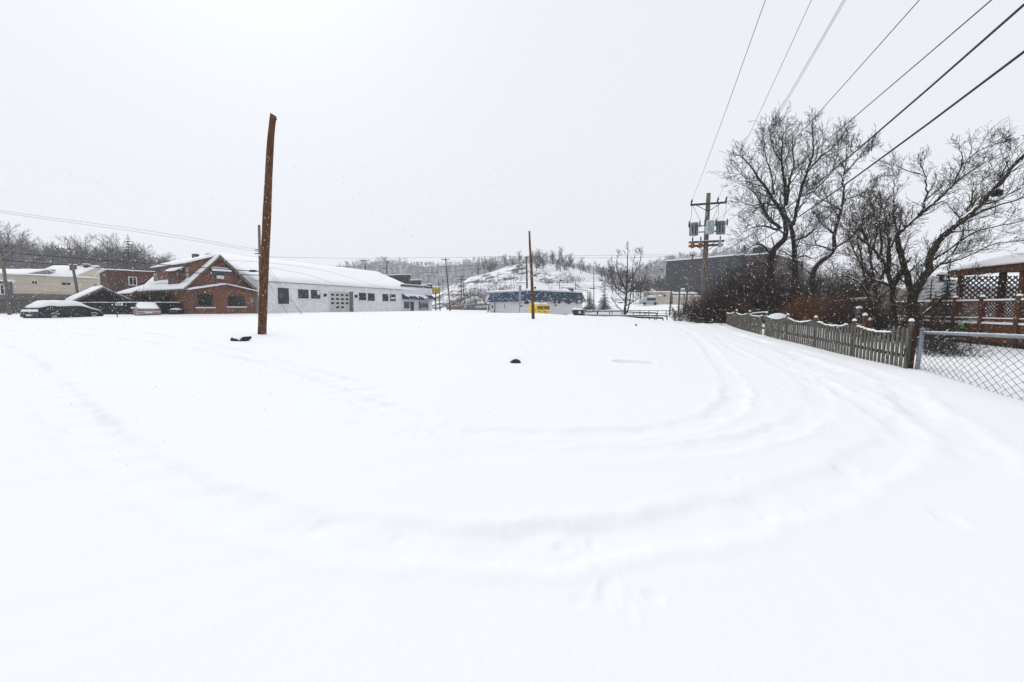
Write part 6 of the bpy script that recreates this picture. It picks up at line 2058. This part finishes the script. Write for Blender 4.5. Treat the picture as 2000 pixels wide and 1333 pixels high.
# ------------------------------------------------------------------ conifers
def conifer(name, label, pos, h, w, m_, seed, group=None, snowy=True, layers=16, parent_loc=True):
    r = random.Random(seed)
    t = thing(name, pos, label, 'conifer', group)
    mb = MB(); mb.tube([(pos[0], pos[1], pos[2] - .3), (pos[0], pos[1], pos[2] + h)], [w * .07, .02], 6); mb.build('trunk', BARK, t)
    mb = MB(); sn = MB()
    for L in range(layers):
        f = (L + .5) / layers
        z = pos[2] + h * (.06 + .92 * f); rad = w * (1 - f) ** .85 + .06 * w
        nb = int(10 + 12 * (1 - f))
        for k in range(nb):
            a = r.uniform(0, 6.28); l = rad * r.uniform(.65, 1.12)
            dz = -l * r.uniform(.15, .45)
            ca, sa = math.cos(a), math.sin(a)
            wd = l * .22 + .04 * w
            n = 4
            for q in range(n):
                f0 = q / n; f1 = (q + 1) / n
                for s in (-1, 1):
                    x0 = pos[0] + ca * l * f0; y0 = pos[1] + sa * l * f0; z0 = z + dz * f0
                    e = l * (f0 + .28); ww = s * wd * (1.1 - f0) * r.uniform(.7, 1.2)
                    x2 = pos[0] + ca * e - sa * ww; y2 = pos[1] + sa * e + ca * ww; z2 = z + dz * (f0 + .28) - wd * .25 + r.uniform(-.03, .03) * w
                    mb.face([(x0, y0, z0), (pos[0] + ca * l * f1, pos[1] + sa * l * f1, z + dz * f1), (x2, y2, z2)])
                    if snowy and r.random() < .38:
                        sn.face([(x0, y0, z0 + .03), (pos[0] + ca * l * f1, pos[1] + sa * l * f1, z + dz * f1 + .03), ((x0 + x2) / 2, (y0 + y2) / 2, (z0 + z2) / 2 + .04)])
    mb.build('foliage', m_, t)
    if snowy: sn.build('snow', SNOW, t)
    return t


for px, py0, py1, w, lab in ((1152, 566, 603, 1.65, 'small snowy conifer touching the right end of the blue roofed store'), (1180, 561, 604, 1.75, 'small snowy conifer standing alone right of the store')):
    b = at(px, py0 + (py1 - py0), 92); tp = at(px, py0, 92)
    conifer('small_conifer', lab, (b.x, b.y, b.z - .3), tp.z - b.z + .3, w, NEEDLE, px, 'conifers by the store')
b = at(1848, 610, 24); conifer('evergreen_shrub', 'dark bluish evergreen behind the bird feeder', (b.x, b.y, .5), 3.9, 1.05, NEEDLE, 5, None, False, 18)
b = at(1815, 610, 27); conifer('evergreen_shrub', 'second lower dark evergreen left of the bird feeder', (b.x, b.y, .5), 2.9, .8, NEEDLE, 6, None, False, 14)

# ------------------------------------------------------------------ distant woods: a few tree shapes, copied one by one


def tree_proto(name, seed, h, spread, m_, lev=2, slim=False, group=None, label=None):
    r = random.Random(seed)
    t = thing(name, (0, 0, 0), label, 'tree', group)
    tr = MB(); cr = MB(); count = [1400]
    n = 6
    pts = [(0, 0, -.8)]; p = [0, 0, 0]
    for i in range(n + 1):
        pts.append(tuple(p)); p = [p[0] + r.uniform(-.25, .25), p[1] + r.uniform(-.25, .25), p[2] + h * .78 / n]
    rad = [h * .020 * (1 - .8 * i / len(pts)) + .02 for i in range(len(pts))]
    tr.tube(pts, rad, 6)
    o_ = dict(kids=[0, 1.5, 1.1], ratio=.55, spread=.65, wob=.22, up=.10, seg=h * .05, rmin=.022, thin=.6, bare=.1)
    for i in range(2 if not slim else 3, len(pts)):
        for k in range(3):
            a = r.uniform(0, 6.28); el = r.uniform(.25, .9)
            d = norm((math.cos(a) * spread, math.sin(a) * spread, el))
            grow(cr, pts[i], d, rad[i] * .55, h * .38 * r.uniform(.7, 1.15) * (1.1 - .4 * i / len(pts)), lev, r, o_, count)
    tr.build('trunk', m_, t, True); cr.build('crown', m_, t)
    return t


def dup(root, loc, rz, s, label=None, group=None):
    c = root.copy(); COL.objects.link(c)
    c.location = loc; c.rotation_euler = (0, 0, rz); c.scale = (s, s, s)
    if label: c['label'] = label
    if group: c['group'] = group
    for ch in root.children:
        d = ch.copy(); COL.objects.link(d); d.parent = c
    return c


LB = 'bare grey tree of the wood covering the left hillside'
protos = [tree_proto('woodland_tree', s, h, sp, FARBARK, group='trees on the left hillside', label=LB) for s, h, sp in ((1, 12, 1.0), (2, 13, .8), (3, 11, 1.2), (4, 14, .7))]
r = random.Random(77)
first = [True] * 4
n_t = 0
for k in range(120):
    px = r.uniform(-60, 520)
    Y = r.uniform(103, 168)
    if px > 350 and r.random() < .5: continue
    x, y = bp(px, Y); z = left_z(x, y)
    i = r.randrange(4); s = r.uniform(.62, 1.0) * (1.0 if px < 300 else .75)
    if first[i]:
        o = protos[i]; o.location = (x, y, z); o.rotation_euler = (0, 0, r.uniform(0, 6)); o.scale = (s, s, s); first[i] = False
    else:
        dup(protos[i], (x, y, z), r.uniform(0, 6.28), s)
    n_t += 1
x, y = bp(259, 118); z = left_z(x, y)
conifer('hillside_conifer', 'tall dark pyramid conifer on the left hillside', (x, y, z), at(259, 456, 118).z - z, 3.6, NEEDLEFAR, 9, None, False, 20)
x, y = bp(217, 120); o = dup(protos[2], (x, y, left_z(x, y)), 1.0, 1.08, 'bare open crowned tree standing above the hillside wood, just left of the conifer', 'trees on the left hillside')

LM = 'bare tree on the crest or wooded right flank of the central snowy hill'
protm = [tree_proto('crest_tree', s, h, sp, FARBARK, slim=True, group='trees on the central hill', label=LM) for s, h, sp in ((11, 8.5, .7), (12, 10, .55), (13, 7.5, .9))]
first = [True] * 3
for k in range(150):
    if k < 100:
        px = r.choice((1055, 1085, 1100, 1140, 1185, 1205, 1240, 1265, 1285)) + r.gauss(0, 11); Y = r.uniform(158, 188) if px < 1180 else r.uniform(140, 185)
    elif k < 132:
        px = r.uniform(1180, 1330); Y = r.uniform(128, 160)
    else:
        px = r.uniform(930, 1060); Y = r.uniform(173, 195)
    x, y = bp(px, Y); z = mid_z(x, y)
    i = r.randrange(3); s = r.choice((.3, .38, .46, .54, .64)) * r.uniform(.8, 1.15)
    if k < 100 and k % 3: x += 0
    if first[i]:
        o = protm[i]; o.location = (x, y, z); o.scale = (s, s, s); first[i] = False
    else:
        dup(protm[i], (x, y, z), r.uniform(0, 6.28), s)


def wood_mass(name, zf, spec, n, seed, h, m_):
    """a far-off wood that reads as one mass"""
    r = random.Random(seed); mb = MB()
    for k in range(n):
        px = r.uniform(spec[0], spec[1]); Y = r.uniform(spec[2], spec[3])
        x, y = bp(px, Y); z = zf(x, y); hh = h * r.uniform(.55, 1.1)
        mb.tube([(x, y, z - .5), (x + r.uniform(-.4, .4), y, z + hh)], [.22, .06], 3, False)
        for q in range(9):
            f = r.uniform(.3, .95); a = r.uniform(0, 6.28); l = hh * r.uniform(.15, .4) * (1.2 - f)
            e = (x + math.cos(a) * l, y + math.sin(a) * l, z + hh * f + l * .9)
            mb.tube([(x, y, z + hh * f), e], [.10, .05], 3, False)
            for u in range(2):
                mb.tube([e, (e[0] + r.uniform(-1, 1), e[1] + r.uniform(-1, 1), e[2] + r.uniform(.3, 1.2))], [.06, .035], 3, False)
    o = mb.build(name, m_)
    tag(o, kind='stuff')


FARW = mat('far_twigs_hazed', (.37, .37, .385), (.29, .288, .30), scale=.3)  # matched to the ridge grey, distance haze in the colour
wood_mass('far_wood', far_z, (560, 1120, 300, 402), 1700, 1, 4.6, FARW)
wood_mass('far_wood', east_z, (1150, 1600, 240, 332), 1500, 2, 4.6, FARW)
wood_mass('far_wood', left_z, (-60, 560, 100, 172), 800, 3, 8, mat('undergrowth_hazed', (.21, .20, .205), (.13, .125, .13), scale=.3))  # undergrowth tone lightened to carry distance haze
# ================================================================== picket fence
PICK = mat('weathered_picket', (.155, .142, .115), (.045, .042, .033), scale=5, rough=.9, stretch=(6, 6, .5), bump=.4)
pa = gp(1770, 721); pb = gp(1419, 637.5)
F = Frame(tuple(pa.xy), tuple(pb.xy))


def fpt(s, off, z):
    p = F.o + F.u * s + F.n * off
    return Vector((p.x, p.y, z))


sgn = 1 if (F.n.x * 1.0) > 0 else -1        # +off = garden side (right)
LEN = F.L
PF = thing('picket_fence', fpt(LEN * .3, 0, G(*fpt(LEN * .3, 0, 0).xy)), 'weathered grey picket fence with scalloped tops running along the right of the lot', 'fence')
BAY = 2.42
r = random.Random(3)
gsn = {}
NP = 96
for k in range(NP):
    s = .05 + (LEN - .1) * k / (NP - 1)
    gz = G(*fpt(s, 0, 0).xy)
    f = (s % BAY) / BAY
    top = .98 - .14 * math.sin(math.pi * f) ** 1.0
    if s < .7: top = 1.02 + .03
    if 9.5 < s < 10.0: continue
    top += r.uniform(-.012, .012)
    z0 = gz - .06; z1 = gz + top * .93
    w = .046 * r.uniform(.88, 1.1); lean = r.uniform(-.018, .018)
    th = .012 * sgn
    u = F.u
    q = MB()
    prof = [(-w, z0), (w, z0), (w, z1 - .035), (w * .55, z1 - .006), (-w * .55, z1 - .006), (-w, z1 - .035)]
    q.prism([F.o + u * (s + a + lean * (z - z0)) + Vector((0, 0, z)) - F.n * th for a, z in prof], F.n * th * 2)
    q.build('picket', PICK, PF)
    if f > .12 and f < .9 and s > .7:
        c = fpt(s, 0, z1 - .008); gsn.setdefault(int(s / BAY), MB()).dome((c.x, c.y, c.z), .085, .045, .05 * r.uniform(.6, 1.2), 8, 3, math.atan2(u.y, u.x))
for g_ in gsn.values(): g_.build('snow', SNOW, PF, True)
for zf_ in (.28, .70):
    q = MB(); n = 14
    for i in range(n):
        a = fpt(LEN * i / n, .045 * sgn, 0); b = fpt(LEN * (i + 1) / n, .045 * sgn, 0)
        q.bar(a + Vector((0, 0, G(*a.xy) + zf_)), b + Vector((0, 0, G(*b.xy) + zf_)), .04, .085)
    q.build('rail', PICK, PF)
ang = math.atan2(F.u.y, F.u.x)
s = .13
while s < LEN:
    c = fpt(s, .10 * sgn, 0); gz = G(*c.xy)
    q = MB(); h = .88 if s > .5 else 1.01
    a = fpt(s - .06, .05 * sgn, 0)
    hw = .045; o0, o1 = .06 * sgn, .15 * sgn
    q.box8([fpt(s - hw, o1, gz - .2), fpt(s - hw, o0, gz - .2), fpt(s + hw, o0, gz - .2), fpt(s + hw, o1, gz - .2),
            fpt(s - hw, o1, gz + h), fpt(s - hw, o0, gz + h), fpt(s + hw, o0, gz + h), fpt(s + hw, o1, gz + h)])
    po = q.build('post', PICK, PF); bevel(po, .008)
    c = fpt(s, .11 * sgn, gz + h + .003)
    q = MB(); q.tube([(c.x, c.y, c.z), (c.x, c.y, c.z + .03), (c.x, c.y, c.z + .05), (c.x, c.y, c.z + .10)], [.085, .085, .06, .055], 4); q.build('cap', PICK, po)
    q = MB(); q.dome((c.x, c.y, c.z + .104), .058, .058, .07, 10, 4); q.build('cap_snow', SNOW, po, True)
    s += BAY

# odd rusty stake with a diagonal board, then the chain link fence
st = gp(1777, 720); sz = G(st.x, st.y)
top = at(1786, 647, st.y)
t = thing('wooden_stake', (st.x, st.y, sz), 'dark rusty red stake with a diagonal board between picket and chain link fences', 'stake')
RED = mat('rusty_red_wood', (.085, .030, .022), (.035, .015, .012), scale=7, rough=.85, stretch=(4, 4, .6))
q = MB(); q.bar(Vector((st.x, st.y, sz - .1)), top, .085, .085, (0, 1, 0)); bevel(q.build('stake', RED, t), .01)
q = MB(); a = at(1768, 690, st.y - .02); b = at(1792, 668, st.y + .35); q.bar(a, b, .05, .20); q.build('board', mat('dark_mossy_board', (.045, .040, .028), (.02, .018, .014), scale=8), t)

GALV = mat('galvanised_pipe', (.30, .33, .36), (.19, .21, .23), scale=7, rough=.5, metal=.35)
cb = gp(1790, 722); cz = G(cb.x, cb.y); ct = at(1802, 645, cb.y)
e0 = at(1803, 650, cb.y)
yE = 6.85; e1 = at(2000, 658.5, yE)
dr = (e1 - e0).normalized()
CL = thing('chain_link_fence', (cb.x, cb.y, cz), 'snow dusted chain link fence at the right edge with a grey steel corner post', 'fence')
q = MB(); q.tube([tuple(Vector((cb.x, cb.y, cz - .2))), tuple(ct)], .045, 12); po = q.build('corner_post', GALV, CL, True)
q = MB(); q.tube([tuple(ct), tuple(ct + Vector((0, 0, .03))), tuple(ct + Vector((0, 0, .06)))], [.055, .05, .015], 12); q.build('post_cap', GALV, po, True)
LENC = (e1 - e0).length + 3.4
q = MB(); q.tube([tuple(e0), tuple(e0 + dr * LENC)], .030, 8); q.build('top_rail', GALV, CL, True)
q = MB(); r = random.Random(9); n = 90
P = [e0 + dr * (LENC * i / n) + Vector((0, 0, .026 + r.uniform(-.004, .006))) for i in range(n + 1)]
q.tube([tuple(p) for p in P], [.012 + .012 * r.random() for _ in range(n + 1)], 6); q.build('rail_snow', mat('wet_snow', (.62, .66, .70), (.45, .50, .54), scale=20), CL, True)
p2 = e0 + dr * (LENC - .2)
q = MB(); q.tube([(p2.x, p2.y, G(p2.x, p2.y) - .2), tuple(p2 + Vector((0, 0, .05)))], .035, 10); q.build('line_post', GALV, CL, True)
# woven mesh: each wire zigzags from rail to ground
step = .125
mesh = MB(); k = 0; s = .05
frost = MB()
while s < LENC:
    p = e0 + dr * s
    zt = p.z + .01; zb = G(p.x, p.y) - .02
    nz = int((zt - zb) / (step * .52))
    pts = []
    for i in range(nz + 1):
        o_ = step * .5 * (1 if (i + k) % 2 else -1)
        w = p + dr * o_
        pts.append((w.x + (.004 if (i % 2) else -.004), w.y, zt - i * (zt - zb) / nz))
    mesh.tube(pts, .0050, 4, False)
    s += step; k += 1
mesh.build('wire_mesh', mat('mesh_wire', (.035, .038, .042), (.018, .02, .022), scale=30, rough=.6, metal=.3), CL)

# ================================================================== garden deck and pergola
DECK = mat('stained_cedar', (.135, .056, .020), (.052, .022, .011), scale=6, rough=.8, stretch=(2, 2, 2), bump=.2)
DARKC = mat('dark_cedar', (.045, .020, .011), (.018, .010, .008), scale=6, rough=.8)


def lattice(fr_, parent, u0, u1, z0, z1, v, m_, step=.13, w=.028, name='lattice'):
    q = MB()
    for sgn_ in (1, -1):
        c = u0 - (z1 - z0)
        while c < u1 + (z1 - z0):
            # line u = c + sgn*(z-z0)
            a_u, a_z = (c, z0) if sgn_ > 0 else (c + (z1 - z0), z0)
            b_u, b_z = (c + (z1 - z0), z1) if sgn_ > 0 else (c, z1)
            # clip
            def clip(ua, za, ub, zb):
                du, dz = ub - ua, zb - za
                t0, t1 = 0, 1
                for p_, q_ in ((-du, ua - u0), (du, u1 - ua)):
                    if p_ == 0: continue
                    tt = q_ / p_
                    if p_ < 0: t0 = max(t0, tt)
                    else: t1 = min(t1, tt)
                return (t0, t1) if t0 < t1 - .02 else None
            cl = clip(a_u, a_z, b_u, b_z)
            if cl:
                A_ = fr_.pt(a_u + (b_u - a_u) * cl[0], v + .006 * sgn_, a_z + (b_z - a_z) * cl[0]); B_ = fr_.pt(a_u + (b_u - a_u) * cl[1], v + .006 * sgn_, a_z + (b_z - a_z) * cl[1])
                q.bar(A_, B_, .010, w, (0, 0, 1))
            c += step
    return q.build(name, m_, parent)


D = Frame(tuple(at(1742, HZ, 19.5).xy), tuple(at(2000, HZ, 13.6).xy))
zr = (D.hit(1840, 593)[1] + D.hit(1990, 583)[1]) / 2           # top rail
zl = (D.hit(1850, 623)[1] + D.hit(1960, 620)[1]) / 2           # lattice bottom
zd = (D.hit(1860, 634)[1] + D.hit(1960, 630)[1]) / 2           # deck floor
UE = D.L + 2.5
DK = thing('garden_deck', D.pt(4, 0, G(*D.pt(4, 0, 0).xy)), 'orange stained timber deck with lattice railing behind the chain link fence', 'deck')
q = MB(); D.box(q, 0, UE, 0, 4.5, zd - .12, zd); q.build('floor', DECK, DK)
q = MB(); D.box(q, 0, UE, -.04, -.003, zd - .62, zd - .02); q.build('skirt_board', DECK, DK)
q = MB(); D.box(q, 0, UE, .0, .05, .1, zd - .63); q.build('skirt_base', DARKC, DK)
for i in range(24):
    u = UE * i / 24; q = MB()
q = MB(); D.box(q, 0, UE, -.06, .22, zd + .002, zd + .07); q.build('floor_snow', SNOW, DK)
posts = [D.hit(px, 600)[0] for px in (1745, 1785, 1826, 1867, 1920, 1992)] + [UE - .1]
for i, u in enumerate(posts):
    q = MB(); D.box(q, u - .065, u + .065, -.10, .03, zd - .55, zr + .14); po = q.build('post', DECK, DK); bevel(po, .01)
    q = MB(); c = D.pt(u, -.035, zr + .143); q.dome(tuple(c), .085, .08, .075, 10, 4, 0, .06); q.build('post_snow', SNOW, po, True)
for i in range(len(posts) - 1):
    a, b = posts[i] + .07, posts[i + 1] - .07
    q = MB(); D.box(q, a, b, -.055, .02, zr - .06, zr); ra = q.build('top_rail', DECK, DK)
    q = MB(); D.box(q, a, b, -.07, .03, zr + .002, zr + .06); bevel(q.build('rail_snow', SNOW, ra), .02)
    q = MB(); D.box(q, a, b, -.045, .01, zl - .07, zl); rb = q.build('bottom_rail', DECK, DK)
    q = MB(); D.box(q, a, b, -.055, .02, zl + .002, zl + .035); q.build('rail_snow', SNOW, rb)
    lattice(D, DK, a, b, zl + .04, zr - .063, -.02, DECK if i % 2 else mat('red_cedar', (.095, .030, .022), (.045, .017, .013), scale=6), .115, .034)
# pergola / covered pavilion
Pg = Frame(tuple(at(1868, HZ, 18.2).xy), tuple(at(2000, HZ, 15.2).xy))
ze = (Pg.hit(1880, 537)[1] + Pg.hit(1990, 517)[1]) / 2
PV = thing('garden_pavilion', Pg.pt(2, 0, zd), 'timber garden pavilion with dark lattice walls and a snowy roof at the right edge', 'pavilion')
UP2 = Pg.L + 2.2
uA = Pg.hit(1880, 560)[0]
q = MB(); Pg.box(q, -.1, UP2, -.25, -.19, ze - .16, ze + .12); q.build('fascia', DECK, PV)
q = MB(); Pg.box(q, 0, UP2, -.18, 3.6, ze - .02, ze + .05); q.build('roof', DARKC, PV)
soft_slab(Pg, [(-.25, -.32, ze + .10), (UP2, -.32, ze + .10), (UP2, 1.9, ze + .75), (.7, 1.9, ze + .75)], .12, 24, 5, seed=6, lump=.05).build('roof_snow', SNOW, PV, True)
soft_slab(Pg, [(UP2, 3.9, ze + .10), (-.25, 3.9, ze + .10), (.7, 1.91, ze + .75), (UP2, 1.91, ze + .75)], .20, 12, 3, seed=7).build('roof_snow', SNOW, PV, True)
ups = [uA, Pg.hit(1962, 560)[0], Pg.hit(2000, 560)[0] + .05, UP2 - .1]
for i, u in enumerate(ups):
    for v in (0, 3.3):
        q = MB(); Pg.box(q, u - .075, u + .075, v - .15, v, zd - .1, ze - .021); q.build('post', DECK if v == 0 and i != 1 else DARKC, PV)
zlat = Pg.hit(1930, 584)[1]
for i in range(len(ups) - 1):
    a, b = ups[i] + .08, ups[i + 1] - .08
    lattice(Pg, PV, a, b, zlat, ze - .17, 3.2, DARKC, .20, .052)
    q = MB(); Pg.box(q, a, b, 3.1, 3.2, zlat - .08, zlat - .003); ra = q.build('lattice_rail', DARKC, PV)
    q = MB(); Pg.box(q, a, b, 3.08, 3.2, zlat - .001, zlat + .035); q.build('rail_snow', SNOW, ra)
# left side lattice wall of the pavilion
Ps = Frame(tuple(Pg.pt(uA - .03, 0, 0).xy), tuple(Pg.pt(uA - .03, 3.3, 0).xy))
lattice(Ps, PV, .05, 3.1, zlat, ze - .17, 0, DARKC, .20, .052)

# bright green toy on the deck edge
c = D.pt(D.hit(1885, 637)[0], -.16, 0); c.z = D.hit(1885, 637)[1]
t = thing('plastic_toy', c, 'bright green plastic thing at the deck edge dusted with snow', 'toy')
q = MB(); q.dome((c.x, c.y, c.z - .09), .20, .08, .16, 12, 4, math.atan2(D.u.y, D.u.x)); q.cyl(c + Vector((-.12, 0, -.12)), c + Vector((-.2, 0, -.02)), .03); q.build('shell', mat('bright_green', (.10, .50, .04), (.06, .36, .03), scale=5, rough=.4), t, True)
q = MB(); q.dome((c.x + .04, c.y, c.z + .05), .13, .07, .06, 10, 3); q.build('snow', SNOW, t, True)

# bird feeder on its hook
c = at(1839, 541, 17.5)
t = thing('bird_feeder', (c.x, c.y, G(c.x, c.y)), 'dark domed bird feeder topped with snow hanging left of the pavilion', 'bird feeder')
q = MB(); q.tube([(c.x + .25, c.y, G(c.x, c.y)), (c.x + .25, c.y, c.z + .25), (c.x + .2, c.y, c.z + .38), (c.x + .08, c.y, c.z + .38), (c.x, c.y, c.z + .27)], .012, 6); q.build('hook_pole', BLACKM, t)
q = MB(); q.dome((c.x, c.y, c.z + .03), .17, .17, .09, 14, 4); q.build('roof', BLACKM, t, True)
q = MB(); q.dome((c.x, c.y, c.z + .075), .16, .16, .12, 14, 4); q.build('snow', SNOW, t, True)
q = MB(); q.cyl((c.x, c.y, c.z - .17), (c.x, c.y, c.z + .028), .07, sides=10)
for k in range(12):
    a = k / 12 * 6.283; q.cyl((c.x + .13 * math.cos(a), c.y + .13 * math.sin(a), c.z - .2), (c.x + .13 * math.cos(a), c.y + .13 * math.sin(a), c.z + .03), .006, sides=4)
q.build('cage', BLACKM, t)
q = MB(); q.cyl((c.x, c.y, c.z - .22), (c.x, c.y, c.z - .20), .16, sides=14); q.build('tray', BLACKM, t)

# little things behind the picket fence
def yard_post(px, py0, py1, Y, w, m_, label):
    b = at(px, py1, Y); tp_ = at(px, py0, Y); gz = min(G(b.x, b.y), b.z)
    t = thing('yard_post', (b.x, b.y, gz), label, 'post', 'posts in the yard')
    q = MB(); q.box(b.x - w, b.x + w, b.y - w, b.y + w, gz - .1, tp_.z); bevel(q.build('post', m_, t), .01)
    q = MB(); q.dome((b.x, b.y, tp_.z + .002), w * 1.5, w * 1.5, .11, 10, 3); q.build('snow_cap', SNOW, t, True)


yard_post(1676, 603, 640, 18.5, .09, GREYW, 'grey yard post with a snow cap left of the orange post')
yard_post(1687.5, 617, 650, 16, .06, DECK, 'short orange brown yard post with a snow cap behind the pickets')
yard_post(1697, 626, 650, 16, .035, DECK, 'thin orange brown stub beside the short orange post')
c = at(1519, 624, 24.5); gz = G(c.x, c.y)
t = thing('garden_table', (c.x, c.y, gz), 'round garden table heaped with a dome of snow behind the far pickets', 'table')
q = MB(); q.cyl((c.x, c.y, gz), (c.x, c.y, c.z), .06, sides=8); q.build('leg', BLACKM, t)
q = MB(); q.cyl((c.x, c.y, c.z), (c.x, c.y, c.z + .05), .50, sides=20); q.build('table_top', BLACKM, t)
q = MB(); q.dome((c.x, c.y, c.z + .053), .52, .5, .30, 18, 5, 0, .02); q.build('snow', SNOW, t, True)
a = at(1464, 615, 27); b = at(1496, 612, 26)
t = thing('yard_bench', ((a.x + b.x) / 2, a.y, G(a.x, a.y)), 'dark flat bench top under snow behind the far end of the picket fence', 'bench')
q = MB(); q.bar(a, b, .35, .08); q.build('seat', BLACKM, t)
q = MB(); q.bar(a + Vector((0, 0, .075)), b + Vector((0, 0, .075)), .36, .07); q.build('snow', SNOW, t)
for p in (a, b):
    q = MB(); q.box(p.x - .04, p.x + .04, p.y - .04, p.y + .04, G(p.x, p.y) - .1, p.z - .045); q.build('leg', BLACKM, t)
# stacked lumber with snow, pale board
a = at(1632, 588, 23); b = at(1690, 584, 21)
t = thing('board_rack', ((a.x + b.x) / 2, (a.y + b.y) / 2, G(a.x, a.y)), 'long pale board laid level among the shrubs with snow along it', 'board')
q = MB(); q.bar(a, b, .22, .05); q.build('board', mat('pale_board', (.33, .27, .19), (.22, .18, .13), scale=4), t)
q = MB(); q.bar(a + Vector((.4, 0, .055)), b + Vector((0, 0, .055)), .2, .05); q.build('snow', SNOW, t)
for f in (.1, .9):
    p = a.lerp(b, f); q = MB(); q.box(p.x - .04, p.x + .04, p.y - .04, p.y + .04, G(p.x, p.y) - .1, p.z - .03); q.build('leg', GREYW, t)
# houses seen through the branches
gabled('house', 1765, 1880, 566, 545, 46, 8, mat('tan_siding', (.34, .29, .24), (.27, .23, .19)), 'tan house with a snowy roof seen through the spreading tree', 'house', base=.3, wins=[(1800, 573, 1812, 586), (1840, 573, 1852, 586)])
gabled('house', 1560, 1700, 588, 574, 62, 8, mat('dull_siding', (.17, .15, .14), (.13, .115, .11)), 'dull brown low house behind the orange shrub and tall trees', 'house', base=.3)
gabled('house', 1905, 2120, 560, 540, 40, 8, mat('grey_white_siding', (.40, .40, .41)), 'pale house with a snowy roof glimpsed through the pavilion lattice', 'house', base=.3)

# ================================================================== falling snow
r = random.Random(99)
rs = np.random.RandomState(5)
N_F = 36000
Yf = (2.6 ** 3 + rs.rand(N_F) * (17.0 ** 3 - 2.6 ** 3)) ** (1 / 3.)
Xf = (rs.rand(N_F) * 2 - 1) * (1.28 * Yf + .6)
Zf = .25 + rs.rand(N_F) * (1.4 + .32 * Yf)
Zf = Zf + base_z(Xf, Yf)
size = .0036 + .0060 * rs.rand(N_F) ** 2.5
size = np.minimum(size, .0011 * Yf + .0012)
octv = np.array([(1, 0, 0), (-1, 0, 0), (0, 1, 0), (0, -1, 0), (0, 0, 1), (0, 0, -1)], float)
octf = np.array([(0, 2, 4), (2, 1, 4), (1, 3, 4), (3, 0, 4), (2, 0, 5), (1, 2, 5), (3, 1, 5), (0, 3, 5)])
V = (octv[None] * size[:, None, None] * (1 + .35 * rs.randn(N_F, 6, 1)).clip(.5, 1.6) + np.stack([Xf, Yf, Zf], -1)[:, None]).reshape(-1, 3)
Fc = (octf[None] + (np.arange(N_F) * 6)[:, None, None]).reshape(-1, 3)
me = bpy.data.meshes.new('snowfall')
me.vertices.add(len(V)); me.vertices.foreach_set('co', V.ravel())
me.loops.add(Fc.size); me.loops.foreach_set('vertex_index', Fc.ravel().astype(np.int32))
me.polygons.add(len(Fc)); me.polygons.foreach_set('loop_start', (np.arange(len(Fc)) * 3).astype(np.int32))
me.update(calc_edges=True); me.validate()
m, nt, b = new_mat('snowflake')
b.inputs['Base Color'].default_value = (.93, .94, .95, 1); b.inputs['Roughness'].default_value = .8
tr = N(nt, 'ShaderNodeBsdfTranslucent'); tr.inputs['Color'].default_value = (.93, .94, .95, 1)
ms = N(nt, 'ShaderNodeMixShader'); ms.inputs[0].default_value = .5
nt.links.new(b.outputs[0], ms.inputs[1]); nt.links.new(tr.outputs[0], ms.inputs[2]); nt.links.new(ms.outputs[0], nt.nodes['Material Output'].inputs['Surface'])
me.materials.append(m)
o = bpy.data.objects.new('snowfall', me); COL.objects.link(o); tag(o, kind='stuff')
